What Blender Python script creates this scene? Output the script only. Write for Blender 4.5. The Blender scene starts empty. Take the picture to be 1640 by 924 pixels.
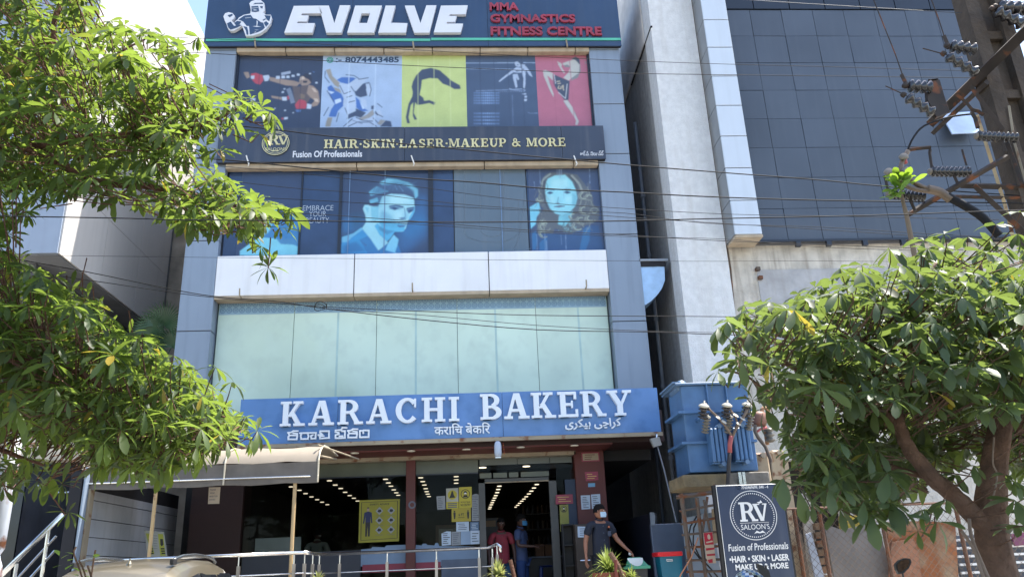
import bpy, bmesh, math, random
from mathutils import Vector, Matrix
random.seed(7)
R = math.radians
S = bpy.context.scene
COL = S.collection
# ---------------------------------------------------------------- camera
FPX, YAW, PIT, ROL, CH = 1263.5, 0.0672, 0.34153, -0.04242, 1.5
_fw = Vector((math.sin(YAW)*math.cos(PIT), math.cos(YAW)*math.cos(PIT), math.sin(PIT)))
_r0 = Vector((math.cos(YAW), -math.sin(YAW), 0)); _u0 = _r0.cross(_fw)
_rt = _r0*math.cos(ROL) + _u0*math.sin(ROL); _up = -_r0*math.sin(ROL) + _u0*math.cos(ROL)
cd = bpy.data.cameras.new("camera"); cam = bpy.data.objects.new("camera", cd); COL.objects.link(cam)
cd.sensor_width = 36; cd.sensor_fit = 'HORIZONTAL'; cd.lens = FPX/1640*36; cd.clip_start = .05; cd.clip_end = 6000
m = Matrix((_rt, _up, -_fw)).transposed().to_4x4(); m.translation = Vector((0, 0, CH)); cam.matrix_world = m
S.camera = cam
# ---------------------------------------------------------------- sky, sun, exposure
SUN_EL, SUN_AZ = R(66), R(77)         # azimuth clockwise from +Y: the sun stands high, behind the shopfronts and to the right
wd = bpy.data.worlds.new("World"); S.world = wd; wd.use_nodes = True
nt = wd.node_tree; bg = nt.nodes["Background"]
sk = nt.nodes.new("ShaderNodeTexSky"); sk.sky_type = 'NISHITA'; sk.sun_disc = False
sk.sun_elevation = SUN_EL; sk.sun_rotation = SUN_AZ; sk.air_density = 1.0; sk.dust_density = 1.1; sk.ozone_density = .35
nt.links.new(sk.outputs[0], bg.inputs[0]); bg.inputs[1].default_value = 0.13
sl = bpy.data.lights.new("sun", 'SUN'); so = bpy.data.objects.new("sun", sl); COL.objects.link(so)
sl.energy = 3.9; sl.angle = R(.53); sl.color = (1, .95, .86)
sd = Vector((math.sin(SUN_AZ)*math.cos(SUN_EL), math.cos(SUN_AZ)*math.cos(SUN_EL), math.sin(SUN_EL)))
so.rotation_euler = sd.to_track_quat('Z', 'Y').to_euler()
S.view_settings.view_transform = 'Standard'; S.view_settings.look = 'None'
S.view_settings.exposure = 1.72; S.view_settings.gamma = 1
try: S.cycles.max_bounces = 7; S.cycles.transparent_max_bounces = 8
except Exception: pass
# ---------------------------------------------------------------- measuring: a sight line met with a real plane
def ray(px, py): return _fw + _rt*((px-820)/FPX) - _up*((py-462)/FPX)
def W(px, py, Y):
    d = ray(px, py); t = Y/d.y; return Vector((d.x*t, Y, CH+d.z*t))
def WX(px, py, X):
    d = ray(px, py); t = X/d.x; return Vector((X, d.y*t, CH+d.z*t))
def WZ(px, py, z):
    d = ray(px, py); t = (z-CH)/d.z; return Vector((d.x*t, d.y*t, z))
def rect(x0, y0, x1, y1, Y):
    ym, xm = (y0+y1)/2, (x0+x1)/2
    return W(x0, ym, Y).x, W(x1, ym, Y).x, W(xm, y1, Y).z, W(xm, y0, Y).z    # X0 X1 Z0 Z1
def zc(x0, y0, s): return lambda pts: [(x0+a/s, y0+b/s) for a, b in pts]
# ---------------------------------------------------------------- materials
def lin(r, g, b):
    f = lambda c: (c/255/12.92 if c <= 10 else ((c/255+.055)/1.055)**2.4)
    return (f(r), f(g), f(b), 1)
MATS = {}
def mat(name, col, rough=.6, metal=0., spec=.5, var=.12, vs=2., bump=0., bs=40., streak=0., dirt=None, dirtamt=.35, island=0., coat=0., emit=0., rust=0.):
    if name in MATS: return MATS[name]
    m = bpy.data.materials.new(name); m.use_nodes = True; N = m.node_tree.nodes; L = m.node_tree.links
    p = N["Principled BSDF"]; MATS[name] = m
    c = col if len(col) == 4 and max(col[:3]) <= 1 else lin(*col[:3])
    p.inputs["Roughness"].default_value = rough; p.inputs["Metallic"].default_value = metal
    p.inputs["Specular IOR Level"].default_value = spec; p.inputs["Coat Weight"].default_value = coat; p.inputs["Coat Roughness"].default_value = .08
    tc = N.new("ShaderNodeTexCoord"); geo = N.new("ShaderNodeNewGeometry")
    def mix(a, b, fac, typ='MIX'):
        x = N.new("ShaderNodeMix"); x.data_type = 'RGBA'; x.blend_type = typ
        for s, v in ((6, a), (7, b), (0, fac)):
            if isinstance(v, (int, float)): x.inputs[s].default_value = v
            elif isinstance(v, tuple): x.inputs[s].default_value = v
            else: L.new(v, x.inputs[s])
        return x.outputs[2]
    def noise(sc, det=4., mp=None, vec=None):
        n = N.new("ShaderNodeTexNoise"); n.inputs["Scale"].default_value = sc; n.inputs["Detail"].default_value = det
        src = vec or geo.outputs["Position"]
        if mp:
            g = N.new("ShaderNodeMapping"); g.inputs["Scale"].default_value = mp; L.new(src, g.inputs["Vector"]); src = g.outputs[0]
        L.new(src, n.inputs["Vector"]); return n.outputs["Fac"]
    def ramp(f, a, b):
        r = N.new("ShaderNodeMapRange"); r.inputs[1].default_value = a; r.inputs[2].default_value = b; L.new(f, r.inputs[0]); return r.outputs[0]
    out = None
    if var:
        dk = tuple(v*(1-var*1.3) for v in c[:3])+(1,); lt = tuple(min(1, v*(1+var)) for v in c[:3])+(1,)
        out = mix(dk, lt, ramp(noise(vs, 6), .3, .7))
    if island:
        hs = N.new("ShaderNodeMapRange"); L.new(geo.outputs["Random Per Island"], hs.inputs[0]); hs.inputs[3].default_value = 1-island; hs.inputs[4].default_value = 1+island
        oi = N.new("ShaderNodeObjectInfo"); h2 = N.new("ShaderNodeMapRange"); L.new(oi.outputs["Random"], h2.inputs[0]); h2.inputs[3].default_value = 1-island; h2.inputs[4].default_value = 1+island
        mu = N.new("ShaderNodeMath"); mu.operation = 'MULTIPLY'; L.new(hs.outputs[0], mu.inputs[0]); L.new(h2.outputs[0], mu.inputs[1])
        cc = N.new("ShaderNodeCombineXYZ"); [L.new(mu.outputs[0], cc.inputs[i]) for i in range(3)]
        out = mix(out if out is not None else c, cc.outputs[0], 1., 'MULTIPLY')
    if streak:
        f = ramp(noise(1., 5, (7, 7, .5)), .5, .78)
        fm = N.new("ShaderNodeMath"); fm.operation = 'MULTIPLY'; L.new(f, fm.inputs[0]); fm.inputs[1].default_value = streak
        out = mix(out if out is not None else c, dirt or (.09, .075, .06, 1), fm.outputs[0])
    if dirt and not streak:
        f = ramp(noise(3.3, 8), .48, .7); fm = N.new("ShaderNodeMath"); fm.operation = 'MULTIPLY'; L.new(f, fm.inputs[0]); fm.inputs[1].default_value = dirtamt
        out = mix(out if out is not None else c, dirt, fm.outputs[0])
    if rust:
        f = ramp(noise(6., 9), .62-rust*.25, .72-rust*.2); out = mix(out if out is not None else c, (.16, .055, .02, 1), f)
    if out is not None: L.new(out, p.inputs["Base Color"])
    else: p.inputs["Base Color"].default_value = c
    if bump:
        b = N.new("ShaderNodeBump"); b.inputs["Strength"].default_value = bump; b.inputs["Distance"].default_value = .02
        L.new(noise(bs, 8), b.inputs["Height"]); L.new(b.outputs[0], p.inputs["Normal"])
    if emit:
        p.inputs["Emission Color"].default_value = c; p.inputs["Emission Strength"].default_value = emit
    return m
def ink(r, g, b):       # flat printed colour
    return mat(f"ink_{int(r)}_{int(g)}_{int(b)}", (r, g, b), rough=.35, spec=.4, var=.06, vs=5)
def leafmat(name, col, tr, rough=.38, mixf=.42):
    m = bpy.data.materials.new(name); m.use_nodes = True; N = m.node_tree.nodes; L = m.node_tree.links; N.remove(N["Principled BSDF"])
    o = N["Material Output"]; geo = N.new("ShaderNodeNewGeometry"); oi = N.new("ShaderNodeObjectInfo")
    ad = N.new("ShaderNodeMath"); ad.operation = 'ADD'; L.new(geo.outputs["Random Per Island"], ad.inputs[0]); L.new(oi.outputs["Random"], ad.inputs[1])
    fr = N.new("ShaderNodeMath"); fr.operation = 'FRACT'; L.new(ad.outputs[0], fr.inputs[0])
    def rp(stops):
        r = N.new("ShaderNodeValToRGB"); L.new(fr.outputs[0], r.inputs[0]); e = r.color_ramp.elements
        e[0].position = 0; e[0].color = stops[0]; e[1].position = .985; e[1].color = stops[1]; x = e.new(.996); x.color = stops[2]; return r.outputs[0]
    dk = tuple(v*.55 for v in col)+(1,); lt = tuple(v*1.35 for v in col)+(1,); ye = (.3, .22, .03, 1)
    p = N.new("ShaderNodeBsdfPrincipled"); L.new(rp([dk, lt, ye]), p.inputs["Base Color"]); p.inputs["Roughness"].default_value = rough; p.inputs["Specular IOR Level"].default_value = .38
    t = N.new("ShaderNodeBsdfTranslucent"); L.new(rp([tuple(v*.7 for v in tr)+(1,), tuple(tr)+(1,), (.5, .4, .05, 1)]), t.inputs[0])
    mx = N.new("ShaderNodeMixShader"); mx.inputs[0].default_value = mixf; L.new(p.outputs[0], mx.inputs[1]); L.new(t.outputs[0], mx.inputs[2]); L.new(mx.outputs[0], o.inputs[0])
    MATS[name] = m; return m
def glassmat(name, tint, rough=.02, ior=1.45, refl=(.8, .85, .9, 1)):
    m = bpy.data.materials.new(name); m.use_nodes = True; N = m.node_tree.nodes; L = m.node_tree.links; N.remove(N["Principled BSDF"])
    t = N.new("ShaderNodeBsdfTransparent"); t.inputs[0].default_value = tint; g = N.new("ShaderNodeBsdfGlossy"); g.inputs[0].default_value = refl; g.inputs["Roughness"].default_value = rough
    f = N.new("ShaderNodeFresnel"); f.inputs[0].default_value = ior; x = N.new("ShaderNodeMixShader")
    L.new(f.outputs[0], x.inputs[0]); L.new(t.outputs[0], x.inputs[1]); L.new(g.outputs[0], x.inputs[2]); L.new(x.outputs[0], N["Material Output"].inputs[0]); MATS[name] = m; return m
# ---------------------------------------------------------------- object helpers
ORG = {}
def tag(o, label=None, cat=None, group=None, kind=None):
    if label: o["label"] = label
    if cat: o["category"] = cat
    if group: o["group"] = group
    if kind: o["kind"] = kind
    return o
def thing(name, label, cat, loc, group=None):
    o = bpy.data.objects.new(name, None); COL.objects.link(o); o.location = Vector(loc); o.empty_display_size = .1; ORG[o.name] = Vector(loc)
    return tag(o, label, cat, group)
def link(name, me, parent=None, loc=None):
    o = bpy.data.objects.new(name, me); COL.objects.link(o)
    if parent: o.parent = parent
    if loc is not None: o.location = loc
    return o
class MB:
    def __init__(s): s.v, s.f, s.m, s.mats = [], [], [], []
    def _mi(s, mt):
        if mt is None: return 0
        if mt not in s.mats: s.mats.append(mt)
        return s.mats.index(mt)
    def add(s, vs, fs, mt=None):
        n = len(s.v); s.v += [tuple(v) for v in vs]; k = s._mi(mt)
        for f in fs: s.f.append(tuple(i+n for i in f)); s.m.append(k)
        return s
    def box(s, x0, x1, y0, y1, z0, z1, mt=None, b=0):
        if x0 > x1: x0, x1 = x1, x0
        if y0 > y1: y0, y1 = y1, y0
        if z0 > z1: z0, z1 = z1, z0
        if b:        # chamfered on the vertical+front edges: outline of eight points in XZ, front inset
            P = [(x0+b, z0), (x1-b, z0), (x1, z0+b), (x1, z1-b), (x1-b, z1), (x0+b, z1), (x0, z1-b), (x0, z0+b)]
            Q = [(x0+2*b, z0+b), (x1-2*b, z0+b), (x1-b, z0+2*b), (x1-b, z1-2*b), (x1-2*b, z1-b), (x0+2*b, z1-b), (x0+b, z1-2*b), (x0+b, z0+2*b)]
            vs = [(x, y0, z) for x, z in Q]+[(x, y0+b, z) for x, z in P]+[(x, y1, z) for x, z in P]
            fs = [tuple(range(8)), tuple(range(23, 15, -1))]
            for k in (0, 8):
                for i in range(8): j = (i+1) % 8; fs.append((k+j, k+i, k+8+i, k+8+j))
            return s.add(vs, fs, mt)
        vs = [(x, y, z) for z in (z0, z1) for y in (y0, y1) for x in (x0, x1)]
        return s.add(vs, [(0, 2, 3, 1), (4, 5, 7, 6), (0, 1, 5, 4), (2, 6, 7, 3), (0, 4, 6, 2), (1, 3, 7, 5)], mt)
    def prism(s, pts, Y, th=0., mt=None):       # pts: (X,Z) outline; front at Y, back at Y+th
        n = len(pts); a = sum(pts[i][0]*pts[(i+1) % n][1]-pts[(i+1) % n][0]*pts[i][1] for i in range(n))
        if a < 0: pts = pts[::-1]
        if not th: return s.add([(x, Y, z) for x, z in pts], [tuple(range(n))], mt)
        vs = [(x, Y, z) for x, z in pts]+[(x, Y+th, z) for x, z in pts]
        fs = [tuple(range(n)), tuple(range(2*n-1, n-1, -1))]+[((i+1) % n, i, n+i, n+(i+1) % n) for i in range(n)]
        return s.add(vs, fs, mt)
    def trace(s, px, Y, th=0., mt=None): return s.prism([(W(a, b, Y).x, W(a, b, Y).z) for a, b in px], Y, th, mt)
    def tube(s, pts, r, n=6, mt=None, cap=True):
        pts = [Vector(p) for p in pts]; k = len(pts); rs = r if isinstance(r, (list, tuple)) else [r]*k; vs = []; fs = []
        u = None
        for i, p in enumerate(pts):
            t = (pts[min(i+1, k-1)]-pts[max(i-1, 0)])
            if t.length < 1e-9: t = Vector((0, 0, 1))
            t.normalize()
            if u is None: u = t.cross(Vector((0, 0, 1)) if abs(t.z) < .9 else Vector((1, 0, 0)))
            u = (u-t*u.dot(t)); u.normalize(); w = t.cross(u)
            for j in range(n): a = 2*math.pi*j/n; vs.append(p+(u*math.cos(a)+w*math.sin(a))*rs[i])
        for i in range(k-1):
            for j in range(n): q = (j+1) % n; fs.append((i*n+j, i*n+q, (i+1)*n+q, (i+1)*n+j))
        if cap: fs += [tuple(range(n-1, -1, -1)), tuple(range((k-1)*n, k*n))]
        return s.add(vs, fs, mt)
    def lathe(s, c, prof, n=12, mt=None, axis=Vector((0, 0, 1))):   # prof: (radius, height along axis)
        axis = Vector(axis).normalized(); u = axis.cross(Vector((0, 1, 0)) if abs(axis.y) < .9 else Vector((1, 0, 0))).normalized(); w = axis.cross(u)
        vs = []; c = Vector(c)
        for r, h in prof:
            for j in range(n): a = 2*math.pi*j/n; vs.append(c+axis*h+(u*math.cos(a)+w*math.sin(a))*r)
        fs = [(i*n+j, i*n+(j+1) % n, (i+1)*n+(j+1) % n, (i+1)*n+j) for i in range(len(prof)-1) for j in range(n)]
        fs += [tuple(range(n-1, -1, -1)), tuple(range((len(prof)-1)*n, len(prof)*n))]
        return s.add(vs, fs, mt)
    def ring(s, c, r, w, n=24, mt=None, th=0.):   # flat ring in XZ plane at c
        vs = []; fs = []
        for rr in (r-w, r):
            for j in range(n): a = 2*math.pi*j/n; vs.append((c[0]+rr*math.cos(a), c[1], c[2]+rr*math.sin(a)))
        for j in range(n): q = (j+1) % n; fs.append((j, n+j, n+q, q))
        return s.add(vs, fs, mt)
    def ell(s, c, rx, ry, rz, n=12, k=8, mt=None):
        vs = []; fs = []
        for i in range(k+1):
            a = math.pi*i/k
            for j in range(n): b = 2*math.pi*j/n; vs.append((c[0]+rx*math.sin(a)*math.cos(b), c[1]+ry*math.sin(a)*math.sin(b), c[2]-rz*math.cos(a)))
        for i in range(k):
            for j in range(n): q = (j+1) % n; fs.append((i*n+j, i*n+q, (i+1)*n+q, (i+1)*n+j))
        return s.add(vs, fs, mt)
    def build(s, name, mt=None, parent=None, smooth=False, org=None):
        if parent is not None: o0 = ORG.get(parent.name, Vector((0, 0, 0)))
        else:
            xs = [v[0] for v in s.v]; ys = [v[1] for v in s.v]; zs = [v[2] for v in s.v]
            o0 = Vector(org) if org is not None else Vector(((min(xs)+max(xs))/2, (min(ys)+max(ys))/2, min(zs)))
        me = bpy.data.meshes.new(name)
        me.from_pydata([(v[0]-o0.x, v[1]-o0.y, v[2]-o0.z) for v in s.v], [], s.f)
        mats = s.mats if s.mats else [mt]
        for q in mats: me.materials.append(q)
        if s.mats: me.polygons.foreach_set("material_index", s.m)
        if smooth: me.polygons.foreach_set("use_smooth", [True]*len(s.f))
        me.validate(); me.update()
        o = link(name, me, parent)
        if parent is None: o.location = o0; ORG[o.name] = o0
        else: ORG[o.name] = o0
        return o
def struct(name, mb, mt, smooth=False): return tag(mb.build(name, mt, smooth=smooth), kind='structure')
def boxo(name, mt, parent, *a, b=0): return MB().box(*a, b=b).build(name, mt, parent)
# ---------------------------------------------------------------- lettering
_tc = {}
def textmesh(body, bold=0., shear=0.):
    key = (body, bold, shear)
    if key in _tc: return _tc[key]
    c = bpy.data.curves.new("t", 'FONT'); c.body = body; c.size = 1; c.offset = bold; c.resolution_u = 3; c.shear = shear
    o = bpy.data.objects.new("t", c); COL.objects.link(o)
    me = bpy.data.meshes.new_from_object(o)
    vs = [v.co.copy() for v in me.vertices]; fs = [tuple(p.vertices) for p in me.polygons]
    bpy.data.objects.remove(o); bpy.data.curves.remove(c); bpy.data.meshes.remove(me)
    if not vs: return None
    _tc[key] = (vs, fs); return _tc[key]
def text(mb, body, box, Y, mt=None, bold=0., th=0., shear=0., tilt=0.):     # box = X0,X1,Z0,Z1
    r = textmesh(body, bold, shear)
    if not r: return mb
    vs, fs = r; x0 = min(v.x for v in vs); x1 = max(v.x for v in vs); y0 = min(v.y for v in vs); y1 = max(v.y for v in vs)
    X0, X1, Z0, Z1 = box; sx = (X1-X0)/(x1-x0); sz = (Z1-Z0)/(y1-y0)
    fr = [(X0+(v.x-x0)*sx, Y, Z0+(v.y-y0)*sz) for v in vs]
    mb.add(fr, fs, mt)
    if th:
        ed = {}
        for f in fs:
            for i in range(len(f)):
                a, b = f[i], f[(i+1) % len(f)]
                ed[(min(a, b), max(a, b))] = ed.get((min(a, b), max(a, b)), [])+[(a, b)]
        side = [e[0] for e in ed.values() if len(e) == 1]
        n = len(fr); mb.add(fr+[(x, Y+th, z) for x, y, z in fr], [(b, a, a+n, b+n) for a, b in side], mt)
    return mb
def pxtext(mb, body, x0, y0, x1, y1, Y, mt=None, **k): return text(mb, body, rect(x0, y0, x1, y1, Y), Y, mt, **k)
# slab serif capitals drawn as strokes in a unit cell
def _q(*p): return list(p)
def _arc(cx, cz, rx, rz, a0, a1, w0, w1=None, n=10):
    w1 = w1 or w0; o = []; i_ = []
    for k in range(n+1):
        a = R(a0+(a1-a0)*k/n); m_ = abs(math.cos(a)); w = w0*m_+w1*(1-m_)
        o.append((cx+rx*math.cos(a), cz+rz*math.sin(a))); i_.append((cx+(rx-w)*math.cos(a), cz+(rz-w)*math.sin(a)))
    return o+i_[::-1]
T, t_, s_ = .21, .10, .10
def _bar(x0, x1, z0, z1): return [(x0, z0), (x1, z0), (x1, z1), (x0, z1)]
def _stem(x, w=T): return [_bar(x, x+w, 0, 1), _bar(x-s_, x+w+s_, 0, t_), _bar(x-s_, x+w+s_, 1-t_, 1)]
def _dia(x0, z0, x1, z1, w): return [(x0, z0), (x0+w, z0), (x1+w, z1), (x1, z1)]
def glyph(ch):
    g = None
    if ch == 'I': g = (_stem(.1), .41)
    if ch == 'H': g = (_stem(.1)+_stem(.62)+[_bar(.3, .63, .45, .56)], .93)
    if ch == 'K': g = (_stem(.1)+[_dia(.28, .38, .6, .92, .14), _dia(.62, .05, .34, .55, .2), _bar(.52, .95, 0, t_), _bar(.48, .86, 1-t_, 1)], .96)
    if ch == 'A': g = ([_dia(.1, .05, .38, 1, .13), _dia(.64, .05, .38, 1, .23), _bar(.2, .7, .28, .38), _bar(0, .33, 0, t_), _bar(.55, .98, 0, t_)], .98)
    if ch == 'R': g = (_stem(.1)+[_arc(.45, .72, .33, .28, -90, 90, .2, .1), _bar(.3, .46, .44, .54), _bar(.3, .46, .9, 1), _dia(.66, .05, .42, .5, .2), _bar(.64, .98, 0, t_)], .97)
    if ch == 'P': g = (_stem(.1)+[_arc(.45, .7, .33, .3, -90, 90, .2, .1), _bar(.3, .46, .4, .5), _bar(.3, .46, .9, 1)], .8)
    if ch == 'B': g = (_stem(.1)+[_arc(.44, .745, .31, .255, -90, 90, .2, .1), _arc(.46, .27, .36, .27, -90, 90, .21, .1), _bar(.3, .46, .44, .54), _bar(.3, .46, .9, 1), _bar(.3, .46, 0, .1)], .84)
    if ch == 'C': g = ([_arc(.48, .5, .46, .52, 42, 318, .22, .11, 18), _bar(.74, .82, .62, .98)], .9)
    if ch == 'E': g = (_stem(.1)+[_bar(.3, .76, 0, .11), _bar(.68, .78, .02, .3), _bar(.3, .72, .89, 1), _bar(.64, .74, .7, .98), _bar(.3, .58, .45, .55), _bar(.52, .59, .36, .64)], .82)
    if ch == 'L': g = (_stem(.1)+[_bar(.3, .78, 0, .11), _bar(.7, .8, .02, .34)], .83)
    if ch == 'Y': g = ([_bar(.38, .6, 0, .46), _bar(.27, .71, 0, t_), _dia(.38, .4, .08, .94, .23), _dia(.47, .4, .74, .94, .12), _bar(0, .42, 1-t_, 1), _bar(.62, .97, 1-t_, 1)], .97)
    if ch == 'S': g = ([_arc(.4, .74, .32, .27, 20, 270, .2, .11, 14), _arc(.4, .27, .34, .28, -160, 90, .21, .11, 14), _bar(.6, .67, .68, .96), _bar(.07, .14, .04, .34)], .78)
    if ch == 'N': g = (_stem(.1, .13)+_stem(.72, .12)+[_dia(.68, .02, .12, .98, .2)], .95)
    if ch == 'M': g = (_stem(.1, .1)+_stem(.88, .2)+[_dia(.45, .05, .13, .98, .19), _dia(.5, .05, .82, .98, .1)], 1.18)
    if ch == 'U': g = ([_bar(.1, .31, .34, 1), _bar(.7, .8, .34, 1), _bar(0, .41, 1-t_, 1), _bar(.6, .9, 1-t_, 1), _arc(.45, .36, .35, .38, 180, 360, .2, .12)], .9)
    if ch == 'O': g = ([_arc(.48, .5, .48, .52, 0, 180, .22, .1, 12), _arc(.48, .5, .48, .52, 180, 360, .22, .1, 12)], .96)
    if ch == '&': g = ([_arc(.38, .76, .22, .24, 0, 180, .13, .1), _arc(.38, .76, .22, .24, 180, 360, .13, .1), _arc(.36, .28, .34, .29, 60, 350, .18, .11), _dia(.78, .02, .3, .6, .2), _bar(.6, .92, .5, .58)], 1.)
    if ch == '.': g = ([_arc(.12, .45, .11, .11, 0, 180, .1), _arc(.12, .45, .11, .11, 180, 360, .1)], .24)
    if ch == ' ': g = ([], .38)
    if ch == 'V': g = ([_dia(.4, 0, .08, .95, .2), _dia(.46, 0, .78, .95, .11), _bar(0, .42, 1-t_, 1), _bar(.65, 1, 1-t_, 1)], 1.)
    return g
def serif(word, box, Y, th, mt, parent=None, name='letter', gap=.12, mb=None, zline=None):
    X0, X1, Z0, Z1 = box; tot = sum(glyph(c)[1] for c in word)+gap*(len(word)-1); k = (X1-X0)/tot; x = X0
    for c in word:
        ps, w = glyph(c)
        dz = zline((x-X0)/(X1-X0)) if zline else 0
        b = mb or MB()
        for i, p in enumerate(ps): b.prism([(x+a*k, Z0+dz+q*(Z1-Z0)) for a, q in p], Y-i*.0006, th+i*.0006, mt)
        if ps and not mb: b.build(name, mt, parent)
        x += (w+gap)*k
import numpy as np
def printmat():
    if 'window_print' in MATS: return MATS['window_print']
    m = bpy.data.materials.new('window_print'); m.use_nodes = True; N = m.node_tree.nodes; L = m.node_tree.links; p = N["Principled BSDF"]
    at = N.new("ShaderNodeAttribute"); at.attribute_name = 'print'; L.new(at.outputs["Color"], p.inputs["Base Color"]); p.inputs["Roughness"].default_value = .3; p.inputs["Specular IOR Level"].default_value = .45
    MATS['window_print'] = m; return m
class Print:       # flat print: shapes rasterised softly onto one flat sheet of fine cells, lettering on top
    CELL = .0125
    def __init__(s, Y, conv=None, rect_=None, base=None, gap=.0, grain=.06):
        s.b = MB(); s.Y = Y; s.n = 0; s.c = conv or (lambda p: p); s.ops = []; s.rect = rect_; s.base = base; s.grain = grain
    def add(s, col, polys, blur=.55, alpha=1.):
        for p in polys: s.ops.append(([(W(a, b, s.Y).x, W(a, b, s.Y).z) for a, b in s.c(p)], lin(*col)[:3], blur, alpha))
        return s
    def __call__(s, col, *polys): return s.add(col, polys)
    def soft(s, col, blur, alpha, *polys): return s.add(col, polys, blur, alpha)
    def text(s, body, x0, y0, x1, y1, col, **k):
        s.n += 1; (a, b_), (c, d) = s.c([(x0, y0), (x1, y1)]); Y = s.Y-.003-.0008*s.n
        text(s.b, body, rect(a, b_, c, d, Y), Y, ink(*col) if isinstance(col, tuple) else col, **k); return s
    def line(s, col, pts, w, alpha=1.):
        pts = s.c(pts); out = []
        for (a, b_), (c, d) in zip(pts, pts[1:]):
            dx, dy = c-a, d-b_; l = math.hypot(dx, dy) or 1; nx, ny = -dy/l*w*.7, dx/l*w*.7
            q = [(a+nx, b_+ny), (c+nx, d+ny), (c-nx, d-ny), (a-nx, b_-ny)]
            s.ops.append(([(W(x, y, s.Y).x, W(x, y, s.Y).z) for x, y in q], lin(*col)[:3], .35, alpha))
        return s
    def build(s, name, parent=None):
        X0, X1, Z0, Z1 = s.rect; nx = max(2, int((X1-X0)/s.CELL)); nz = max(2, int((Z1-Z0)/s.CELL)); SS = 2
        gx = X0+(np.arange(nx*SS)+.5)/(nx*SS)*(X1-X0); gz = Z0+(np.arange(nz*SS)+.5)/(nz*SS)*(Z1-Z0); GX, GZ = np.meshgrid(gx, gz)
        img = np.empty(GX.shape+(3,)); img[:] = lin(*s.base)[:3]
        def gk(sig):
            r = max(1, int(sig*3)); k = np.exp(-.5*(np.arange(-r, r+1)/sig)**2); return k/k.sum()
        for poly, col, bl, al in s.ops:
            P_ = np.array(poly); mg = (bl*3+1)*s.CELL
            i0, i1 = np.searchsorted(gx, [P_[:, 0].min()-mg, P_[:, 0].max()+mg]); j0, j1 = np.searchsorted(gz, [P_[:, 1].min()-mg, P_[:, 1].max()+mg])
            if i1-i0 < 1 or j1-j0 < 1: continue
            x, z = GX[j0:j1, i0:i1], GZ[j0:j1, i0:i1]; mk = np.zeros(x.shape, bool); n = len(P_); j = n-1
            for i in range(n):
                zi, zj = P_[i, 1], P_[j, 1]
                if zi != zj: mk ^= ((zi > z) != (zj > z)) & (x < (P_[j, 0]-P_[i, 0])*(z-zi)/(zj-zi)+P_[i, 0])
                j = i
            f = mk.astype(float); k = gk(bl*SS)
            if bl > .05:
                r = len(k)//2; f = np.pad(f, r, mode='edge') if False else np.pad(f, r)
                f = sum(k[t]*f[:, t:t+f.shape[1]-2*r] for t in range(2*r+1)); f = sum(k[t]*f[t:t+f.shape[0]-2*r, :] for t in range(2*r+1))
            f = (f*al)[..., None]; img[j0:j1, i0:i1] = img[j0:j1, i0:i1]*(1-f)+np.array(col)*f
        img = img.reshape(nz, SS, nx, SS, 3).mean((1, 3)); rs = np.random.RandomState(nx*7+nz)
        g = rs.rand(nz, nx, 1)-.5; lo = rs.rand(nz//9+2, nx//9+2)-.5; lo = lo.repeat(9, 0).repeat(9, 1)[:nz, :nx]; k = gk(4.)
        r = len(k)//2; lo = np.pad(lo, r, mode='edge'); lo = sum(k[t]*lo[:, t:t+lo.shape[1]-2*r] for t in range(2*r+1)); lo = sum(k[t]*lo[t:t+lo.shape[0]-2*r, :] for t in range(2*r+1))
        img = img*.88+img.mean(-1, keepdims=True)*.12; img = np.clip(img*(1+g*s.grain*1.6+lo[..., None]*.14)*.93+.016, 0, 1)  # faded tone and haze over the posters are both put into the print colour
        xs = np.linspace(X0, X1, nx+1); zs = np.linspace(Z0, Z1, nz+1); o0 = Vector(((X0+X1)/2, s.Y, Z0)) if parent is None else ORG[parent.name]
        VX, VZ = np.meshgrid(xs, zs); co = np.stack([VX-o0.x, np.full(VX.shape, s.Y-o0.y), VZ-o0.z], -1).reshape(-1, 3)
        jj, ii = np.meshgrid(np.arange(nz), np.arange(nx), indexing='ij'); a = jj*(nx+1)+ii; F = np.stack([a, a+1, a+nx+2, a+nx+1], -1).reshape(-1, 4)
        nb = len(s.b.v); me = bpy.data.meshes.new(name); bv = np.array([(v[0]-o0.x, v[1]-o0.y, v[2]-o0.z) for v in s.b.v]).reshape(-1, 3)
        me.from_pydata(np.concatenate([co, bv]).tolist(), [], F.tolist()+[tuple(i+len(co) for i in f) for f in s.b.f])
        me.materials.append(printmat()); [me.materials.append(q) for q in s.b.mats]; me.polygons.foreach_set("material_index", [0]*len(F)+[k+1 for k in s.b.m])
        at = me.color_attributes.new('print', 'FLOAT_COLOR', 'CORNER'); cc = np.ones((len(me.loops), 4)); pad = img
        full = np.empty((nz+1, nx+1, 3)); p2 = np.pad(pad, ((1, 1), (1, 1), (0, 0)), mode='edge'); full = (p2[:-1, :-1]+p2[1:, :-1]+p2[:-1, 1:]+p2[1:, 1:])/4
        cc[:len(F)*4, :3] = full.reshape(-1, 3)[F.reshape(-1)]; at.data.foreach_set('color', cc.reshape(-1)); me.update()
        o = link(name, me, parent); 
        if parent is None: o.location = o0
        ORG[o.name] = o0; return o
def px_rect(x0, y0, x1, y1): return [(x0, y0), (x1, y0), (x1, y1), (x0, y1)]
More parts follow.
